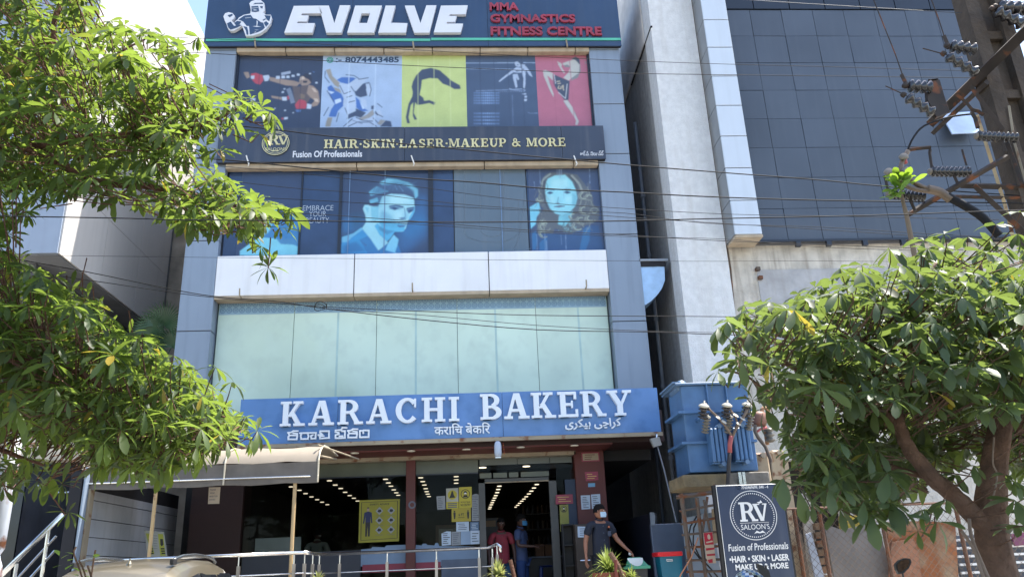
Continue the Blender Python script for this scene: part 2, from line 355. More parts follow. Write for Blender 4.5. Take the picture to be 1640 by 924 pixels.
# ================================================================ ground
M = MATS
mat('asphalt', (.13, .125, .115, 1), .9, var=.25, vs=1.5, bump=.4, bs=120); mat('paving', (.42, .4, .36, 1), .85, var=.2, vs=1., bump=.3, bs=60)
mat('kerb', (.35, .34, .32, 1), .85, var=.2, dirt=(.08, .07, .06, 1)); mat('road_paint', (.75, .75, .72, 1), .7, dirt=(.2, .2, .2, 1))
struct('ground', MB().add([(-3000, -3000, -.02), (3000, -3000, -.02), (3000, 3000, -.02), (-3000, 3000, -.02)], [(0, 1, 2, 3)]), mat('soil', (.3, .26, .2, 1), .95, var=.25, vs=.3))
struct('road', MB().add([(-200, -9, 0), (200, -9, 0), (200, 5, 0), (-200, 5, 0)], [(0, 1, 2, 3)]), M['asphalt'])
pv = struct('pavement', MB().box(-60, 60, 5.2, 15.2, -.01, .13), M['paving'])
struct('kerb', MB().box(-60, 60, 5.0, 5.2, -.01, .14), M['kerb'])
mk = MB()
for i in range(-12, 12): mk.box(i*6, i*6+2.6, -2.06, -1.94, .004, .006)
tag(mk.build('lane_marking', M['road_paint']), kind='structure')
# ================================================================ colours of the buildings
mat('pillar_cladding', (130, 144, 162), .38, spec=.5, var=.06, vs=.7, bump=.25, bs=1.6, streak=.3, dirt=(.1, .12, .15, 1))
mat('dark_cladding', (44, 66, 96), .16, spec=.6, var=.08, vs=1.2, streak=.15, dirt=(.08, .1, .13, 1))
mat('salon_panel', (56, 64, 80), .3, spec=.5, var=.1, vs=1.5, streak=.3, dirt=(.16, .16, .17, 1))
mat('white_cladding', (226, 227, 230), .4, var=.05, vs=1., bump=.2, bs=1.3, streak=.22, dirt=(.42, .4, .38, 1))
mat('tan_tile', (176, 160, 138), .6, var=.12, vs=3, streak=.3)
mat('seam', (.02, .02, .025, 1), .9); mat('body_wall', (95, 110, 132), .8, var=.15, streak=.3); mat('roof_grey', (.25, .25, .25, 1), .9)
mat('green_glass', (200, 220, 204), .08, spec=.6, var=.07, vs=.7, island=.03, bump=.05, bs=.9, dirt=(.36, .45, .4, 1), dirtamt=.25)
mat('frieze_film', (136, 166, 184), .3, var=.06); mat('frieze_ink', (96, 130, 160), .4)
mat('window_frame', (.012, .016, .028, 1), .35); mat('dark_window', (44, 64, 96), .1, spec=.6, var=.18, vs=1.6, island=.08)
mat('grey_window', (92, 108, 122), .2, spec=.5, var=.08, vs=1., streak=.2, dirt=(.2, .22, .24, 1))
mat('letter_white', (212, 215, 222), .35, var=.03, streak=.12, dirt=(.5, .47, .42, 1)); mat('letter_side', (150, 145, 140), .5)
mat('red_letter', (146, 50, 66), .35, var=.2); mat('green_strip', (84, 176, 150), .4); mat('gold', (205, 196, 150), .4, metal=.2)
mat('bakery_blue', (88, 128, 182), .3, spec=.5, var=.1, vs=.9, dirt=(.04, .12, .3, 1), dirtamt=.5)
mat('bakery_white', (218, 226, 236), .35, var=.03); mat('steel', (.62, .62, .63, 1), .22, metal=1, var=.1, vs=8)
mat('rusty_steel', (.12, .09, .07, 1), .7, metal=.3, var=.2, rust=.5); mat('rust_sheet', (140, 86, 52), .8, var=.25, vs=2.5, dirt=(.3, .25, .17, 1), dirtamt=.8, bump=.3, bs=20)
mat('maroon', (88, 38, 34), .55, var=.12, vs=2); mat('dark_maroon', (44, 22, 20), .6); mat('beige_trim', (150, 138, 118), .6, var=.15, rust=.2)
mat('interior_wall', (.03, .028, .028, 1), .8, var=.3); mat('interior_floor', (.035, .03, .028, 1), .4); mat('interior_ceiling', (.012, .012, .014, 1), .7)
mat('downlight', (1, .86, .62, 1), .5, var=0, emit=.55); mat('white_paint', (.72, .72, .7, 1), .5, var=.05)
mat('paper', (176, 190, 206), .8, var=.05); mat('paper_dim', (138, 142, 146), .8, var=.05); mat('black', (.01, .01, .012, 1), .5, var=.1); mat('ink_grey', (96, 102, 114), .8)
glassmat('shop_glass', (.55, .57, .57, 1), .01, 1.18)
# ================================================================ the bakery building
YP, YW = 15.0, 15.14
B = thing('bakery_building', 'four storey blue grey clad building holding the bakery, salon and gym floors', 'building', (-.9, 15, 0))
XL0, XL1, XR0, XR1 = -5.54, -4.89, 3.0, 3.69
def zat(py, Y, px=660): return W(px, py, Y).z
body = MB(); body.box(XL0+.02, XR1-.02, 15.55, 27, 4.2, 14.3); body.box(XL0+.02, XL0+.3, 16.5, 27, .1, 4.2); body.box(XL0, XR1, 26.7, 27, .1, 4.2)
body.build('wall', M['body_wall'], B); MB().box(XL0-.1, XR1+.1, 15.2, 27.1, 14.3, 14.45).build('roof', M['roof_grey'], B)
# pillar cladding, panel by panel
zb = [4.25, 6.1, 8.0, 9.9, 11.15, 12.58, 14.3]
for a, b in zip(zb, zb[1:]):
    MB().box(XL0, XL1, YP, YP+.56, a+.008, b-.008, b=.006).build('cladding_panel', M['pillar_cladding'], B)
    MB().box(XR0, XR1, YP, YP+.56, a+.008, b-.008, b=.006).build('cladding_panel', M['pillar_cladding'], B)
for a, b in ((XL0, XL1), (XR0, XR1)): MB().box(a+.02, b-.02, YP+.02, YP+.54, 4.2, 14.29).build('pillar_core', M['seam'], B)
# top floor windows, the row of posters
zt0, zt1 = zat(206, YW), zat(86, YW)
MB().box(XL1, XR0, YW+.03, YW+.2, zt0-.4, zt1+.15).build('window_backing', M['window_frame'], B)
edges = [(379, 380), (518, 512.6), (643, 644), (745, 749), (856, 864), (944, 953)]
pan_names = [(44, 62, 92), (150, 176, 212), (184, 200, 118), (62, 84, 116), (178, 96, 122)]
posters = []
for i in range(5):
    (a, b), (c, d) = edges[i], edges[i+1]
    xa = W((a+b)/2, 145, YW).x; xb = W((c+d)/2, 145, YW).x
    if i == 0: xa = XL1+.05
    if i == 4: xb = XR0-.05
    n = 3 if i == 0 else 2; w = (xb-xa)/n
    for k in range(n): MB().box(xa+k*w+.004, xa+(k+1)*w-.004, YW, YW+.03, zt0-.3, zt1).build('window_pane', M['dark_window'], B)
    posters.append((xa, xb))
MB().box(XL1, XL1+.05, YW-.06, YW+.03, zt0-.3, zt1+.05).box(XR0-.05, XR0, YW-.06, YW+.03, zt0-.3, zt1+.05).box(XL1+.05, XR0-.05, YW-.02, YW+.03, zt1, zt1+.08).build('window_frame', M['window_frame'], B)
def poster_base(i, Y, col):
    xa, xb = posters[i]; return Print(Y, None, (xa, xb, zt0-.06, zt1-.01), col)
def joints(pr, i, col, n):
    xa, xb = posters[i]; pr.jn = (xa, xb, col, n)
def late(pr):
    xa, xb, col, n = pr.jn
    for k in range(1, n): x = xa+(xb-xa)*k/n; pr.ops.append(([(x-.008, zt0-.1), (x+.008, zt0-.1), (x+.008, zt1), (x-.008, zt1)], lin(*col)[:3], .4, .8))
    pr.ops.append(([(xa, zt1-.12), (xb, zt1-.12), (xb, zt1), (xa, zt1)], (.02, .02, .03), 5, .35))  # shade under the tiles, painted into the print as a soft dark strip
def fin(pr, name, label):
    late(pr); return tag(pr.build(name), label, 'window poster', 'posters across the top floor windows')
YQ = YW-.012
# boxer
p = poster_base(0, YQ, (42, 60, 90)); joints(p, 0, (34, 50, 78), 4); p.c = zc(390, 85, 7.7)
SK, SD, RD, WH = (150, 130, 118), (92, 82, 86), (178, 58, 80), (178, 194, 216)
p(SD, [(600, 400), (670, 420), (780, 400), (850, 520), (800, 600), (700, 700), (640, 640)])(SK, [(310, 295), (430, 320), (620, 345), (700, 370), (660, 412), (520, 402), (430, 375), (325, 345)])
p(SK, [(800, 395), (860, 410), (920, 470), (942, 600), (910, 650), (850, 665), (835, 635), (880, 590), (825, 550), (780, 500)], [(690, 330), (715, 285), (740, 290), (800, 310), (835, 370), (790, 400), (720, 405), (690, 375)])
p((40, 46, 66), [(725, 285), (760, 252), (820, 262), (848, 320), (838, 372), (805, 330), (750, 305)], [(730, 345), (790, 345), (780, 370), (735, 370)]).__call__((196, 176, 160), [(700, 300), (740, 290), (760, 320), (700, 340)], [(835, 430), (880, 440), (910, 490), (870, 480)], [(865, 560), (920, 570), (925, 610), (880, 600)])
p((120, 104, 92), [(695, 500), (760, 520), (750, 565), (690, 565)])
p(RD, [(88, 260), (150, 248), (232, 275), (246, 340), (205, 392), (150, 380), (110, 340)], [(635, 640), (690, 572), (760, 590), (785, 640), (765, 688), (650, 692)], [(535, 535), (575, 522), (590, 560), (545, 580)], [(470, 795), (495, 805), (490, 825), (468, 820)])
p(WH, [(238, 283), (310, 273), (322, 300), (305, 345), (262, 352)], [(785, 625), (842, 640), (830, 692), (778, 688)], [(470, 545), (532, 545), (535, 590), (480, 590)], [(90, 285), (135, 280), (130, 325), (92, 320)], [(500, 795), (545, 790), (545, 820), (500, 822)], [(80, 560), (150, 560), (140, 600), (95, 600)])
p(SK, [(340, 528), (470, 548), (470, 580), (350, 556)], [(0, 240), (60, 235), (80, 300), (40, 320)])(WH, *[[(x-20*s, y-16*s), (x+20*s, y-16*s), (x+24*s, y+16*s), (x-24*s, y+16*s)] for x, y, s in ((425, 305, 1.1), (490, 300, 1), (548, 298, .9), (612, 285, .8), (675, 270, .8), (900, 370, .6), (505, 445, .5), (485, 485, .6), (512, 710, .5), (612, 738, .4), (385, 685, .4), (820, 257, .5))])
p((70, 110, 170), [(640, 700), (710, 705), (700, 730), (652, 728)], [(845, 225), (880, 235), (870, 248)]).line((150, 165, 190), [(465, 262), (580, 240)], 3).line((110, 125, 150), [(550, 440), (575, 500), (610, 620)], 5)
fin(p, 'boxer_poster', 'dark blue poster of two boxers with red gloves in the top floor windows')
# judo
p = poster_base(1, YQ, (158, 184, 218)); joints(p, 1, (190, 212, 236), 3); p.c = zc(510, 80, 7.333)
BL, NV, GI, GY = (52, 106, 184), (58, 76, 108), (172, 192, 220), (120, 138, 168)
p(BL, [(215, 355), (270, 325), (400, 325), (470, 350), (400, 400), (340, 405), (260, 385)], [(105, 440), (150, 415), (200, 470), (270, 520), (300, 580), (290, 660), (230, 720), (205, 790), (120, 785), (150, 700), (190, 640), (150, 570), (120, 500)], [(435, 550), (490, 600), (520, 680), (590, 720), (500, 725), (445, 680)])
p((190, 212, 240), [(100, 478), (190, 500), (150, 520)], [(190, 590), (260, 570), (270, 610), (200, 640)], [(480, 590), (540, 690), (520, 700)])
p((150, 146, 138), [(85, 240), (140, 225), (165, 310), (250, 390), (240, 450), (190, 420), (130, 340)], [(110, 795), (165, 795), (140, 905), (80, 905), (90, 850)], [(175, 440), (250, 460), (270, 510), (200, 480)])
p(NV, [(420, 490), (520, 400), (600, 380), (560, 470), (580, 540), (490, 560), (440, 540)], [(440, 690), (560, 740), (500, 800), (430, 780), (330, 820), (350, 760), (440, 720)], [(720, 905), (790, 830), (850, 840), (865, 905)], [(618, 660), (650, 655), (650, 700), (620, 700)])
p(GI, [(245, 395), (350, 405), (440, 340), (580, 335), (520, 400), (440, 490), (400, 460), (440, 600), (430, 720), (340, 760), (290, 640), (300, 540), (250, 450)], [(300, 900), (380, 830), (470, 800), (640, 790), (700, 905)], [(555, 400), (610, 400), (620, 520), (575, 545)], [(500, 570), (560, 590), (570, 680), (520, 660)], [(660, 740), (720, 700), (760, 790), (700, 800)])
p((150, 150, 150), [(470, 810), (570, 760), (640, 700), (655, 760), (600, 800), (500, 830)], [(690, 870), (730, 820), (790, 830), (730, 890)])
for l in ([(80, 250), (75, 320), (130, 390)], [(320, 295), (420, 305), (480, 345)], [(470, 350), (590, 330)], [(600, 390), (620, 470), (600, 550)], [(250, 420), (300, 520)], [(300, 520), (380, 490)], [(330, 560), (400, 540)], [(350, 620), (430, 600)], [(310, 680), (350, 780)], [(120, 675), (60, 780)], [(240, 740), (210, 850)], [(290, 905), (400, 810)], [(340, 905), (460, 850), (600, 850), (690, 905)], [(440, 795), (520, 830), (640, 840)], [(690, 630), (750, 680)], [(650, 740), (760, 790)], [(640, 800), (700, 860)], [(380, 430), (420, 490)], [(560, 440), (520, 520)], [(100, 480), (180, 610)]): p.line(NV, l, .9)
p.line(GY, [(400, 830), (520, 870)], 1).line((58, 76, 108), [(660, 720), (700, 770)], 1.6)
p.text('8074443485', 315, 84, 945, 152, (52, 74, 104), bold=.03).text(':-', 205, 100, 272, 150, (52, 74, 104), bold=.02)
q = W(528.5, 97, YQ); p.b.ring((q.x, YQ-.005, q.z), .075, .02, 20, ink(46, 148, 132)); p.b.ring((q.x, YQ-.005, q.z), .042, .02, 16, ink(46, 148, 132))
fin(p, 'judo_poster', 'pale blue poster of two judo fighters with a phone number above them, top floor')
# gymnast
p = poster_base(2, YQ, (190, 206, 122)); joints(p, 2, (206, 218, 150), 4); p.c = zc(640, 0, 4.2)
p((56, 72, 98), [(80, 585), (90, 550), (110, 510), (150, 470), (210, 458), (270, 475), (310, 510), (350, 545), (405, 575), (412, 600), (370, 602), (330, 580), (290, 565), (255, 530), (200, 528), (150, 540), (145, 590), (135, 640), (160, 660), (165, 680), (200, 675), (240, 690), (235, 710), (200, 695), (150, 705), (118, 708), (105, 690), (95, 760), (118, 805), (100, 808), (88, 780), (92, 690), (75, 710), (60, 790), (70, 830), (50, 830), (42, 790), (60, 700), (85, 650), (88, 620)])
fin(p, 'gymnast_poster', 'yellow green poster with the dark silhouette of a gymnast arching over her hands')
# tyre jump
p = poster_base(3, YQ, (60, 82, 114)); joints(p, 3, (48, 68, 98), 5); p.c = zc(740, 80, 7.333)
p.line((140, 165, 200), [(40, 158), (610, 155)], .9).line((140, 165, 200), [(720, 152), (858, 155)], .9).line((120, 145, 180), [(40, 222), (590, 232)], 1.2)
FG = (166, 184, 212)
p(FG, [(612, 150), (650, 137), (680, 165), (690, 200), (660, 205), (630, 190)], [(590, 240), (640, 205), (700, 215), (750, 190), (770, 240), (720, 270), (640, 270), (600, 265)], [(430, 370), (500, 310), (590, 240), (600, 270), (520, 320), (440, 380)], [(595, 290), (650, 285), (672, 350), (655, 360), (635, 320), (650, 440), (630, 450), (600, 340)], [(700, 270), (745, 260), (745, 400), (735, 460), (715, 440), (722, 340)], [(755, 200), (800, 260), (830, 325), (790, 300), (760, 250)], [(690, 170), (740, 175), (740, 215), (700, 215)])
p((74, 94, 126), [(640, 175), (665, 170), (660, 190)], [(700, 225), (730, 225), (720, 245)], [(620, 245), (690, 250), (640, 260)]).line((150, 172, 205), [(550, 455), (590, 468), (700, 462), (745, 480)], .8)
for r_ in range(9):
    y0 = 500+r_*30 if r_ < 5 else 740+(r_-5)*40
    for k in range(14):
        x0 = 135+k*22; f = max(0, 1-abs(k-7)/9); c_ = (int(76+50*f), int(104+60*f), int(146+70*f))
        p((c_[0], c_[1], c_[2]), [(x0, y0), (x0+15, y0-3), (x0+18, y0+16), (x0+5, y0+20)])
for k in range(14): p((150, 172, 205), [(430+k*22, 490), (436+k*22, 488), (437+k*22, 495), (431+k*22, 496)])
p(FG, [(705, 515), (750, 512), (755, 527), (710, 528)], [(735, 542), (762, 542), (762, 565), (735, 565)], [(728, 580), (762, 580), (760, 605), (730, 605)]).line((110, 134, 170), [(160, 485), (560, 470), (740, 490)], 1).line((90, 114, 150), [(590, 530), (600, 880)], .8).line((110, 134, 170), [(770, 735), (800, 748), (890, 745)], .7)
fin(p, 'tyre_jump_poster', 'slate blue poster of an athlete jumping over stacked tyres, fourth in the top floor row')
# kick boxer
p = poster_base(4, YQ, (180, 98, 124)); joints(p, 4, (172, 92, 118), 3); p.c = zc(740, 80, 7.333)
K1, K2 = (182, 184, 180), (126, 130, 134)
p(K2, [(1290, 110), (1330, 82), (1375, 110), (1388, 190), (1395, 250), (1360, 330), (1270, 370), (1290, 300)], [(1200, 180), (1290, 160), (1280, 210), (1205, 205)], [(1000, 330), (1045, 430), (1080, 560), (1030, 480)], [(1190, 600), (1240, 590), (1330, 740), (1375, 860), (1320, 780), (1230, 670)], [(1440, 130), (1465, 150), (1450, 175)])
p(K1, [(950, 245), (985, 240), (1080, 285), (1075, 370), (1000, 300), (1030, 400), (1075, 520), (1075, 560), (1020, 450), (960, 310)], [(1180, 160), (1250, 135), (1320, 115), (1380, 175), (1375, 270), (1290, 330), (1250, 365), (1190, 330), (1250, 270), (1270, 200), (1240, 175), (1190, 185)], [(1125, 170), (1150, 150), (1175, 175), (1165, 200), (1210, 270), (1195, 280), (1150, 210)], [(1190, 600), (1235, 590), (1300, 680), (1325, 750), (1370, 840), (1355, 885), (1330, 880), (1340, 830), (1260, 700)], [(1115, 135), (1150, 155), (1130, 165)])
p((60, 74, 98), [(1065, 285), (1180, 335), (1265, 370), (1250, 590), (1200, 590), (1120, 480), (1070, 400)], [(1290, 105), (1340, 82), (1380, 115), (1385, 180), (1340, 125)]).line((190, 196, 204), [(1130, 500), (1215, 575), (1235, 400)], .8).line((190, 196, 204), [(1080, 290), (1100, 400)], .8)
for l in ([(1110, 375), (1150, 370)], [(1120, 400), (1160, 395)], [(1140, 420), (1125, 455), (1165, 460), (1160, 430)], [(1175, 420), (1195, 480)], [(1185, 415), (1190, 450)]): p.line((180, 170, 150), l, 1.2)
fin(p, 'kick_boxer_poster', 'pink red poster of a kick boxer in dark shorts, top floor')
# tan capping tiles under the gym sign
xs = [378, 457, 535.5, 614.5, 692.4, 769, 845.5, 921.7, 944.5]
for a, b in zip(xs, xs[1:]):
    x0, x1 = W(a, 82, 14.97).x, W(b, 82, 14.97).x
    MB().box(x0+.008, x1-.008, 14.97, YW-.021, zat(83, 14.97), zat(76, 14.97)+.05, b=.012).build('capping_tile', M['tan_tile'], B)
xs = [358, 571, 775.7, 919, 959]
for a, b in zip(xs, xs[1:]):
    x0, x1 = max(XL1, W(a, 264, 14.96).x), W(b, 264, 14.96).x
    MB().box(x0+.008, x1-.008, 14.96, YW-.021, zat(267, 14.96), zat(259, 14.96)+.05, b=.012).build('capping_tile', M['tan_tile'], B)
# salon floor windows
zs0, zs1 = zat(409, YW), zat(266, YW)
MB().box(XL1, XR0, YW+.03, YW+.2, zs0-.2, zs1+.15).build('window_backing', M['window_frame'], B)
xs = [380, 430, 482, 546, 616, 687, 727, 845, 968]; fm = MB()
for i, (a, b) in enumerate(zip(xs, xs[1:])):
    x0, x1 = W(a, 340, YW).x, W(b, 340, YW).x
    if i == 0: x0 = XL1+.04
    if i == 7: x1 = XR0-.06
    zz = zs1-(.1 if i in (3, 4, 6) else .03)
    mm = M['grey_window'] if i == 6 else M['dark_window']
    MB().box(x0+.012, x1-.012, YW, YW+.03, zs0-.1, zz).build('window_pane', mm, B)
for a, w in ((482, .03), (545, .06), (690, .1), (970, .07)): x = W(a, 340, YW).x; fm.box(x-w/2, x+w/2, YW-.03, YW-.001, zs0-.1, zs1)
fm.box(XL1, XR0, YW-.03, YW-.001, zs1-.02, zs1+.05).build('window_frame', M['window_frame'], B)
for a in (559, 616, 803): x = W(a, 340, YW).x; boxo('window_bead', mat('bead', (104, 132, 168), .5), B, x-.008, x+.008, YW-.02, YW-.016, zs0, zs1-.1)
# cyan portraits on the salon windows
p = Print(YW-.004, zc(540, 270, 6.506), rect(547, 279, 686, 408, YW-.004), (40, 66, 104))
p.soft((30, 96, 152), 6, .9, [(860, 250), (945, 300), (950, 700), (700, 888), (640, 888), (590, 680), (720, 620), (800, 430)]).soft((16, 112, 172), 6, .9, [(800, 470), (945, 520), (900, 640), (760, 720), (640, 660), (720, 600)], [(55, 520), (300, 500), (280, 600), (60, 700)]).soft((14, 60, 84), 5, .6, [(140, 470), (280, 480), (260, 600), (150, 640)])
p((5, 140, 200), [(50, 715), (170, 675), (250, 615), (330, 700), (430, 860), (440, 890), (40, 885)])((18, 118, 178), [(230, 740), (330, 700), (430, 860), (440, 890), (320, 890)], [(440, 850), (500, 790), (560, 780), (640, 800), (670, 890), (440, 890)])((92, 176, 214), [(50, 715), (170, 675), (258, 612), (262, 640), (150, 720), (110, 765), (50, 768)])
p((140, 206, 224), [(300, 560), (258, 625), (350, 735), (430, 855), (530, 775), (440, 640), (420, 560)])((56, 170, 216), [(430, 560), (725, 595), (670, 660), (600, 660), (560, 720), (520, 760), (440, 690), (390, 600)])((110, 196, 228), [(590, 690), (640, 740), (630, 790), (600, 888), (640, 888), (500, 850), (540, 760)])
p((146, 210, 226), [(330, 380), (470, 290), (560, 262), (700, 270), (800, 305), (808, 430), (780, 500), (740, 540), (725, 580), (715, 625), (680, 658), (600, 640), (450, 600), (400, 545), (300, 560), (295, 490), (268, 420), (285, 380)])
p((64, 176, 220), [(430, 560), (560, 562), (650, 575), (715, 590), (695, 655), (600, 650), (470, 620)], [(790, 440), (806, 380), (806, 450), (760, 530), (745, 520)])((110, 190, 214), [(350, 400), (430, 390), (430, 540), (360, 540)], [(290, 400), (330, 410), (320, 470)])
p((52, 66, 102), [(330, 385), (328, 235), (400, 180), (460, 125), (600, 112), (760, 155), (830, 205), (846, 270), (812, 322), (760, 285), (690, 268), (560, 262), (470, 288), (430, 395), (370, 395)])
p((92, 184, 216), [(440, 150), (520, 105), (620, 113), (750, 150), (840, 220), (840, 290), (812, 318), (800, 230), (700, 180), (600, 160), (480, 185)], [(330, 245), (410, 185), (540, 240), (430, 262), (350, 290)], [(335, 330), (420, 300), (430, 345), (345, 365)]).line((120, 180, 210), [(600, 175), (625, 225)], .8).line((120, 180, 210), [(640, 175), (690, 240)], .8).line((38, 60, 96), [(350, 300), (430, 290)], 1.)
p((48, 90, 140), [(540, 412), (590, 398), (650, 415), (600, 436)], [(560, 388), (640, 382), (695, 402), (640, 398)], [(722, 432), (800, 415), (795, 440), (745, 470)], [(640, 515), (700, 508), (722, 525), (665, 532)], [(620, 596), (690, 590), (700, 608), (650, 614)], [(630, 562), (722, 574), (715, 582), (640, 572)], [(240, 750), (310, 800), (300, 808)])
p.soft((60, 150, 190), 2.5, .55, [(450, 430), (540, 470), (620, 560), (600, 620), (460, 590), (430, 520)], [(700, 440), (740, 470), (730, 540), (690, 500)], [(430, 300), (470, 290), (460, 400), (430, 420)], [(600, 560), (700, 570), (680, 600), (610, 590)]).soft((176, 226, 236), 2.5, .6, [(560, 290), (720, 290), (760, 350), (640, 370), (540, 350)], [(600, 460), (680, 450), (660, 520), (590, 520)], [(690, 400), (715, 400), (715, 500), (695, 500)])
p.soft((40, 90, 140), 1., .5, [(540, 395), (660, 392), (700, 410), (650, 425), (550, 425)], [(722, 425), (805, 405), (800, 425), (735, 445)], [(430, 600), (520, 640), (600, 650), (520, 690), (440, 640)], [(640, 522), (720, 520), (700, 536)]).soft((20, 90, 150), 2, .6, [(60, 800), (200, 760), (300, 860), (60, 885)])
for k in range(18):
    x = 380+k*22; y = 235-k*1.5+(k*13) % 17; p.line((70, 110, 150) if k % 2 else (40, 58, 96), [(x, y), (x+14, y-36), (x+44, y-64), (x+80, y-70)], .9, .45)
p.soft((58, 100, 142), 5, .75, [(340, 240), (420, 170), (600, 130), (760, 160), (835, 225), (830, 290), (700, 250), (540, 240), (430, 300), (350, 350)])
p.soft((120, 200, 226), 2., .6, [(440, 150), (520, 108), (600, 116), (560, 140), (480, 160)], [(700, 140), (780, 170), (830, 220), (836, 280), (815, 300), (800, 240), (740, 180)])((30, 60, 104), [(575, 412), (600, 404), (622, 416), (600, 428)], [(748, 438), (775, 430), (778, 446), (755, 454)])
p.line((40, 80, 130), [(540, 396), (610, 385), (690, 402)], 1.6).line((40, 80, 130), [(722, 420), (800, 405)], 1.6).line((60, 110, 160), [(628, 592), (670, 600), (715, 592)], 1.2).line((80, 140, 180), [(700, 410), (712, 500), (690, 520)], 1.)
tag(p.build('man_portrait_film'), 'blue tinted window film of a young man looking to the right', 'window poster', 'tinted portraits on the salon windows')
p = Print(YW-.004, zc(840, 262, 6.157), rect(848.5, 271, 963, 404, YW-.004), (52, 74, 112))
p((86, 96, 106), [(260, 90), (400, 92), (520, 110), (600, 210), (660, 300), (680, 400), (740, 450), (730, 560), (650, 600), (570, 620), (540, 690), (460, 690), (300, 640), (270, 720), (130, 700), (115, 560), (190, 450), (110, 360), (150, 300), (160, 180), (210, 110)])
p((30, 78, 128), [(70, 640), (130, 690), (300, 690), (450, 700), (620, 610), (730, 610), (780, 858), (70, 860)])((20, 104, 160), [(585, 640), (650, 620), (640, 760), (600, 860), (540, 860)], [(75, 700), (112, 650), (130, 760), (110, 850), (82, 850)], [(150, 780), (220, 720), (230, 860), (150, 860)])
p((132, 212, 228), [(230, 150), (300, 118), (400, 112), (470, 180), (505, 260), (520, 340), (500, 420), (440, 490), (370, 515), (300, 490), (250, 440), (215, 360), (205, 260), (212, 190)])((106, 190, 208), [(390, 512), (480, 465), (450, 560), (400, 620), (330, 600), (340, 515)], [(470, 300), (518, 320), (500, 420), (470, 400)])((104, 196, 224), [(50, 430), (140, 380), (160, 470), (120, 530), (110, 600), (60, 645), (45, 520)])
p((54, 86, 122), [(220, 292), (250, 275), (285, 290), (250, 304)], [(385, 284), (420, 270), (460, 287), (420, 300)], [(215, 262), (300, 258), (280, 266)], [(380, 262), (460, 252), (450, 262)])((98, 114, 134), [(290, 426), (340, 412), (400, 420), (340, 436)], [(300, 390), (330, 384), (350, 392), (325, 398)])
rr = random.Random(3)
for k in range(80): x, y = 330+rr.random()*170, 580+rr.random()*95; p((120, 180, 190) if k % 2 else (50, 80, 96), [(x, y), (x+12, y-4), (x+9, y+9)])
p.soft((84, 160, 190), 3, .55, [(215, 300), (240, 300), (270, 440), (240, 440)], [(470, 250), (520, 300), (500, 420), (460, 440), (480, 340)], [(300, 470), (440, 470), (370, 515)], [(330, 330), (350, 330), (355, 380), (325, 380)], [(395, 510), (470, 480), (440, 560), (380, 580)]).soft((176, 232, 240), 3, .6, [(260, 160), (420, 150), (440, 240), (260, 250)], [(240, 320), (300, 320), (290, 390), (250, 380)], [(400, 320), (470, 320), (450, 390), (400, 380)], [(340, 300), (355, 300), (352, 360), (338, 360)])
p((44, 74, 112), [(222, 290), (250, 278), (285, 290), (250, 300)], [(387, 283), (420, 272), (458, 286), (420, 297)])
p.line((50, 90, 130), [(215, 266), (255, 256), (300, 262)], .8).line((50, 90, 130), [(378, 258), (420, 250), (462, 258)], .8).line((70, 120, 150), [(335, 330), (325, 385), (345, 392)], .6).line((80, 90, 120), [(290, 426), (340, 420), (398, 422)], 1.)
for k in range(90):
    a = rr.random()*6.28; side = rr.random() < .5; x = (170 if side else 600)+rr.uniform(-50, 60); y = rr.uniform(170, 640); l = rr.uniform(30, 80)
    p.line(((150, 160, 150), (62, 72, 84), (110, 118, 120))[k % 3], [(x, y), (x+12*math.sin(a), y+l*.5), (x+26*math.sin(a+1), y+l)], .8, .6)
for cx_, cy_, r1 in ((590, 320, 55), (640, 330, 40), (600, 460, 60), (655, 540, 50), (200, 620, 60), (190, 580, 40), (530, 620, 60), (190, 690, 50), (560, 560, 50), (690, 470, 40), (150, 350, 40), (480, 520, 45)):
    for j, cc in enumerate(((136, 148, 142), (96, 104, 108), (160, 176, 160))):
        a0 = rr.random()*3; pts = [(cx_+(r1-8*j)*math.cos(a0+t*.45), cy_+(r1-8*j)*.8*math.sin(a0+t*.45)) for t in range(8)]; p.line(cc, pts, 1.1)
p.line((136, 150, 150), [(170, 210), (190, 150), (260, 100)], 2.2).line((140, 150, 146), [(460, 115), (540, 200), (575, 290)], 2.4).line((60, 70, 84), [(430, 110), (500, 180), (525, 270)], 1.6).line((60, 70, 84), [(195, 170), (185, 280), (205, 380), (240, 460)], 2)
for x, y0, y1 in ((150, 60, 200), (318, 40, 120), (332, 40, 130), (346, 40, 150), (362, 45, 120), (640, 30, 200), (95, 180, 260), (200, 690, 860), (120, 700, 850), (405, 690, 850), (360, 700, 800), (215, 760, 860), (385, 270, 350)): p.line((130, 160, 196), [(x, y0), (x+6, y1)], .45)
tag(p.build('woman_portrait_film'), 'blue tinted window film of a woman with long curly hair at the right end', 'window poster', 'tinted portraits on the salon windows')
p = Print(YW-.004, lambda q: q, rect(383, 272, 480, 409, YW-.004), (38, 62, 100))
p((24, 122, 184), [(430, 350), (478, 345), (478, 408), (395, 408)])((110, 200, 222), [(400, 320), (445, 338), (440, 350), (430, 372), (412, 385), (398, 360)], [(384, 402), (415, 380), (440, 382), (478, 395), (478, 409), (384, 409)])((50, 130, 180), [(443, 384), (470, 382), (476, 392), (450, 391)])
tag(p.build('shoulder_portrait_film'), 'blue tinted window film half hidden behind the tree leaves at the left end', 'window poster', 'tinted portraits on the salon windows')
mb = MB()
for s, x0, y0, x1, y1 in (('EMBRACE', 485, 329, 534, 337.5), ('YOUR', 495, 338.5, 522.5, 347), ('BEAUTY', 490, 348.5, 527, 357.5)): pxtext(mb, s, x0, y0, x1, y1, YW-.003, bold=-.005)
tag(mb.build('beauty_lettering', mat('film_white', (168, 180, 196), .5)), 'thin white lettering reading EMBRACE YOUR BEAUTY on the dark salon window', 'lettering')
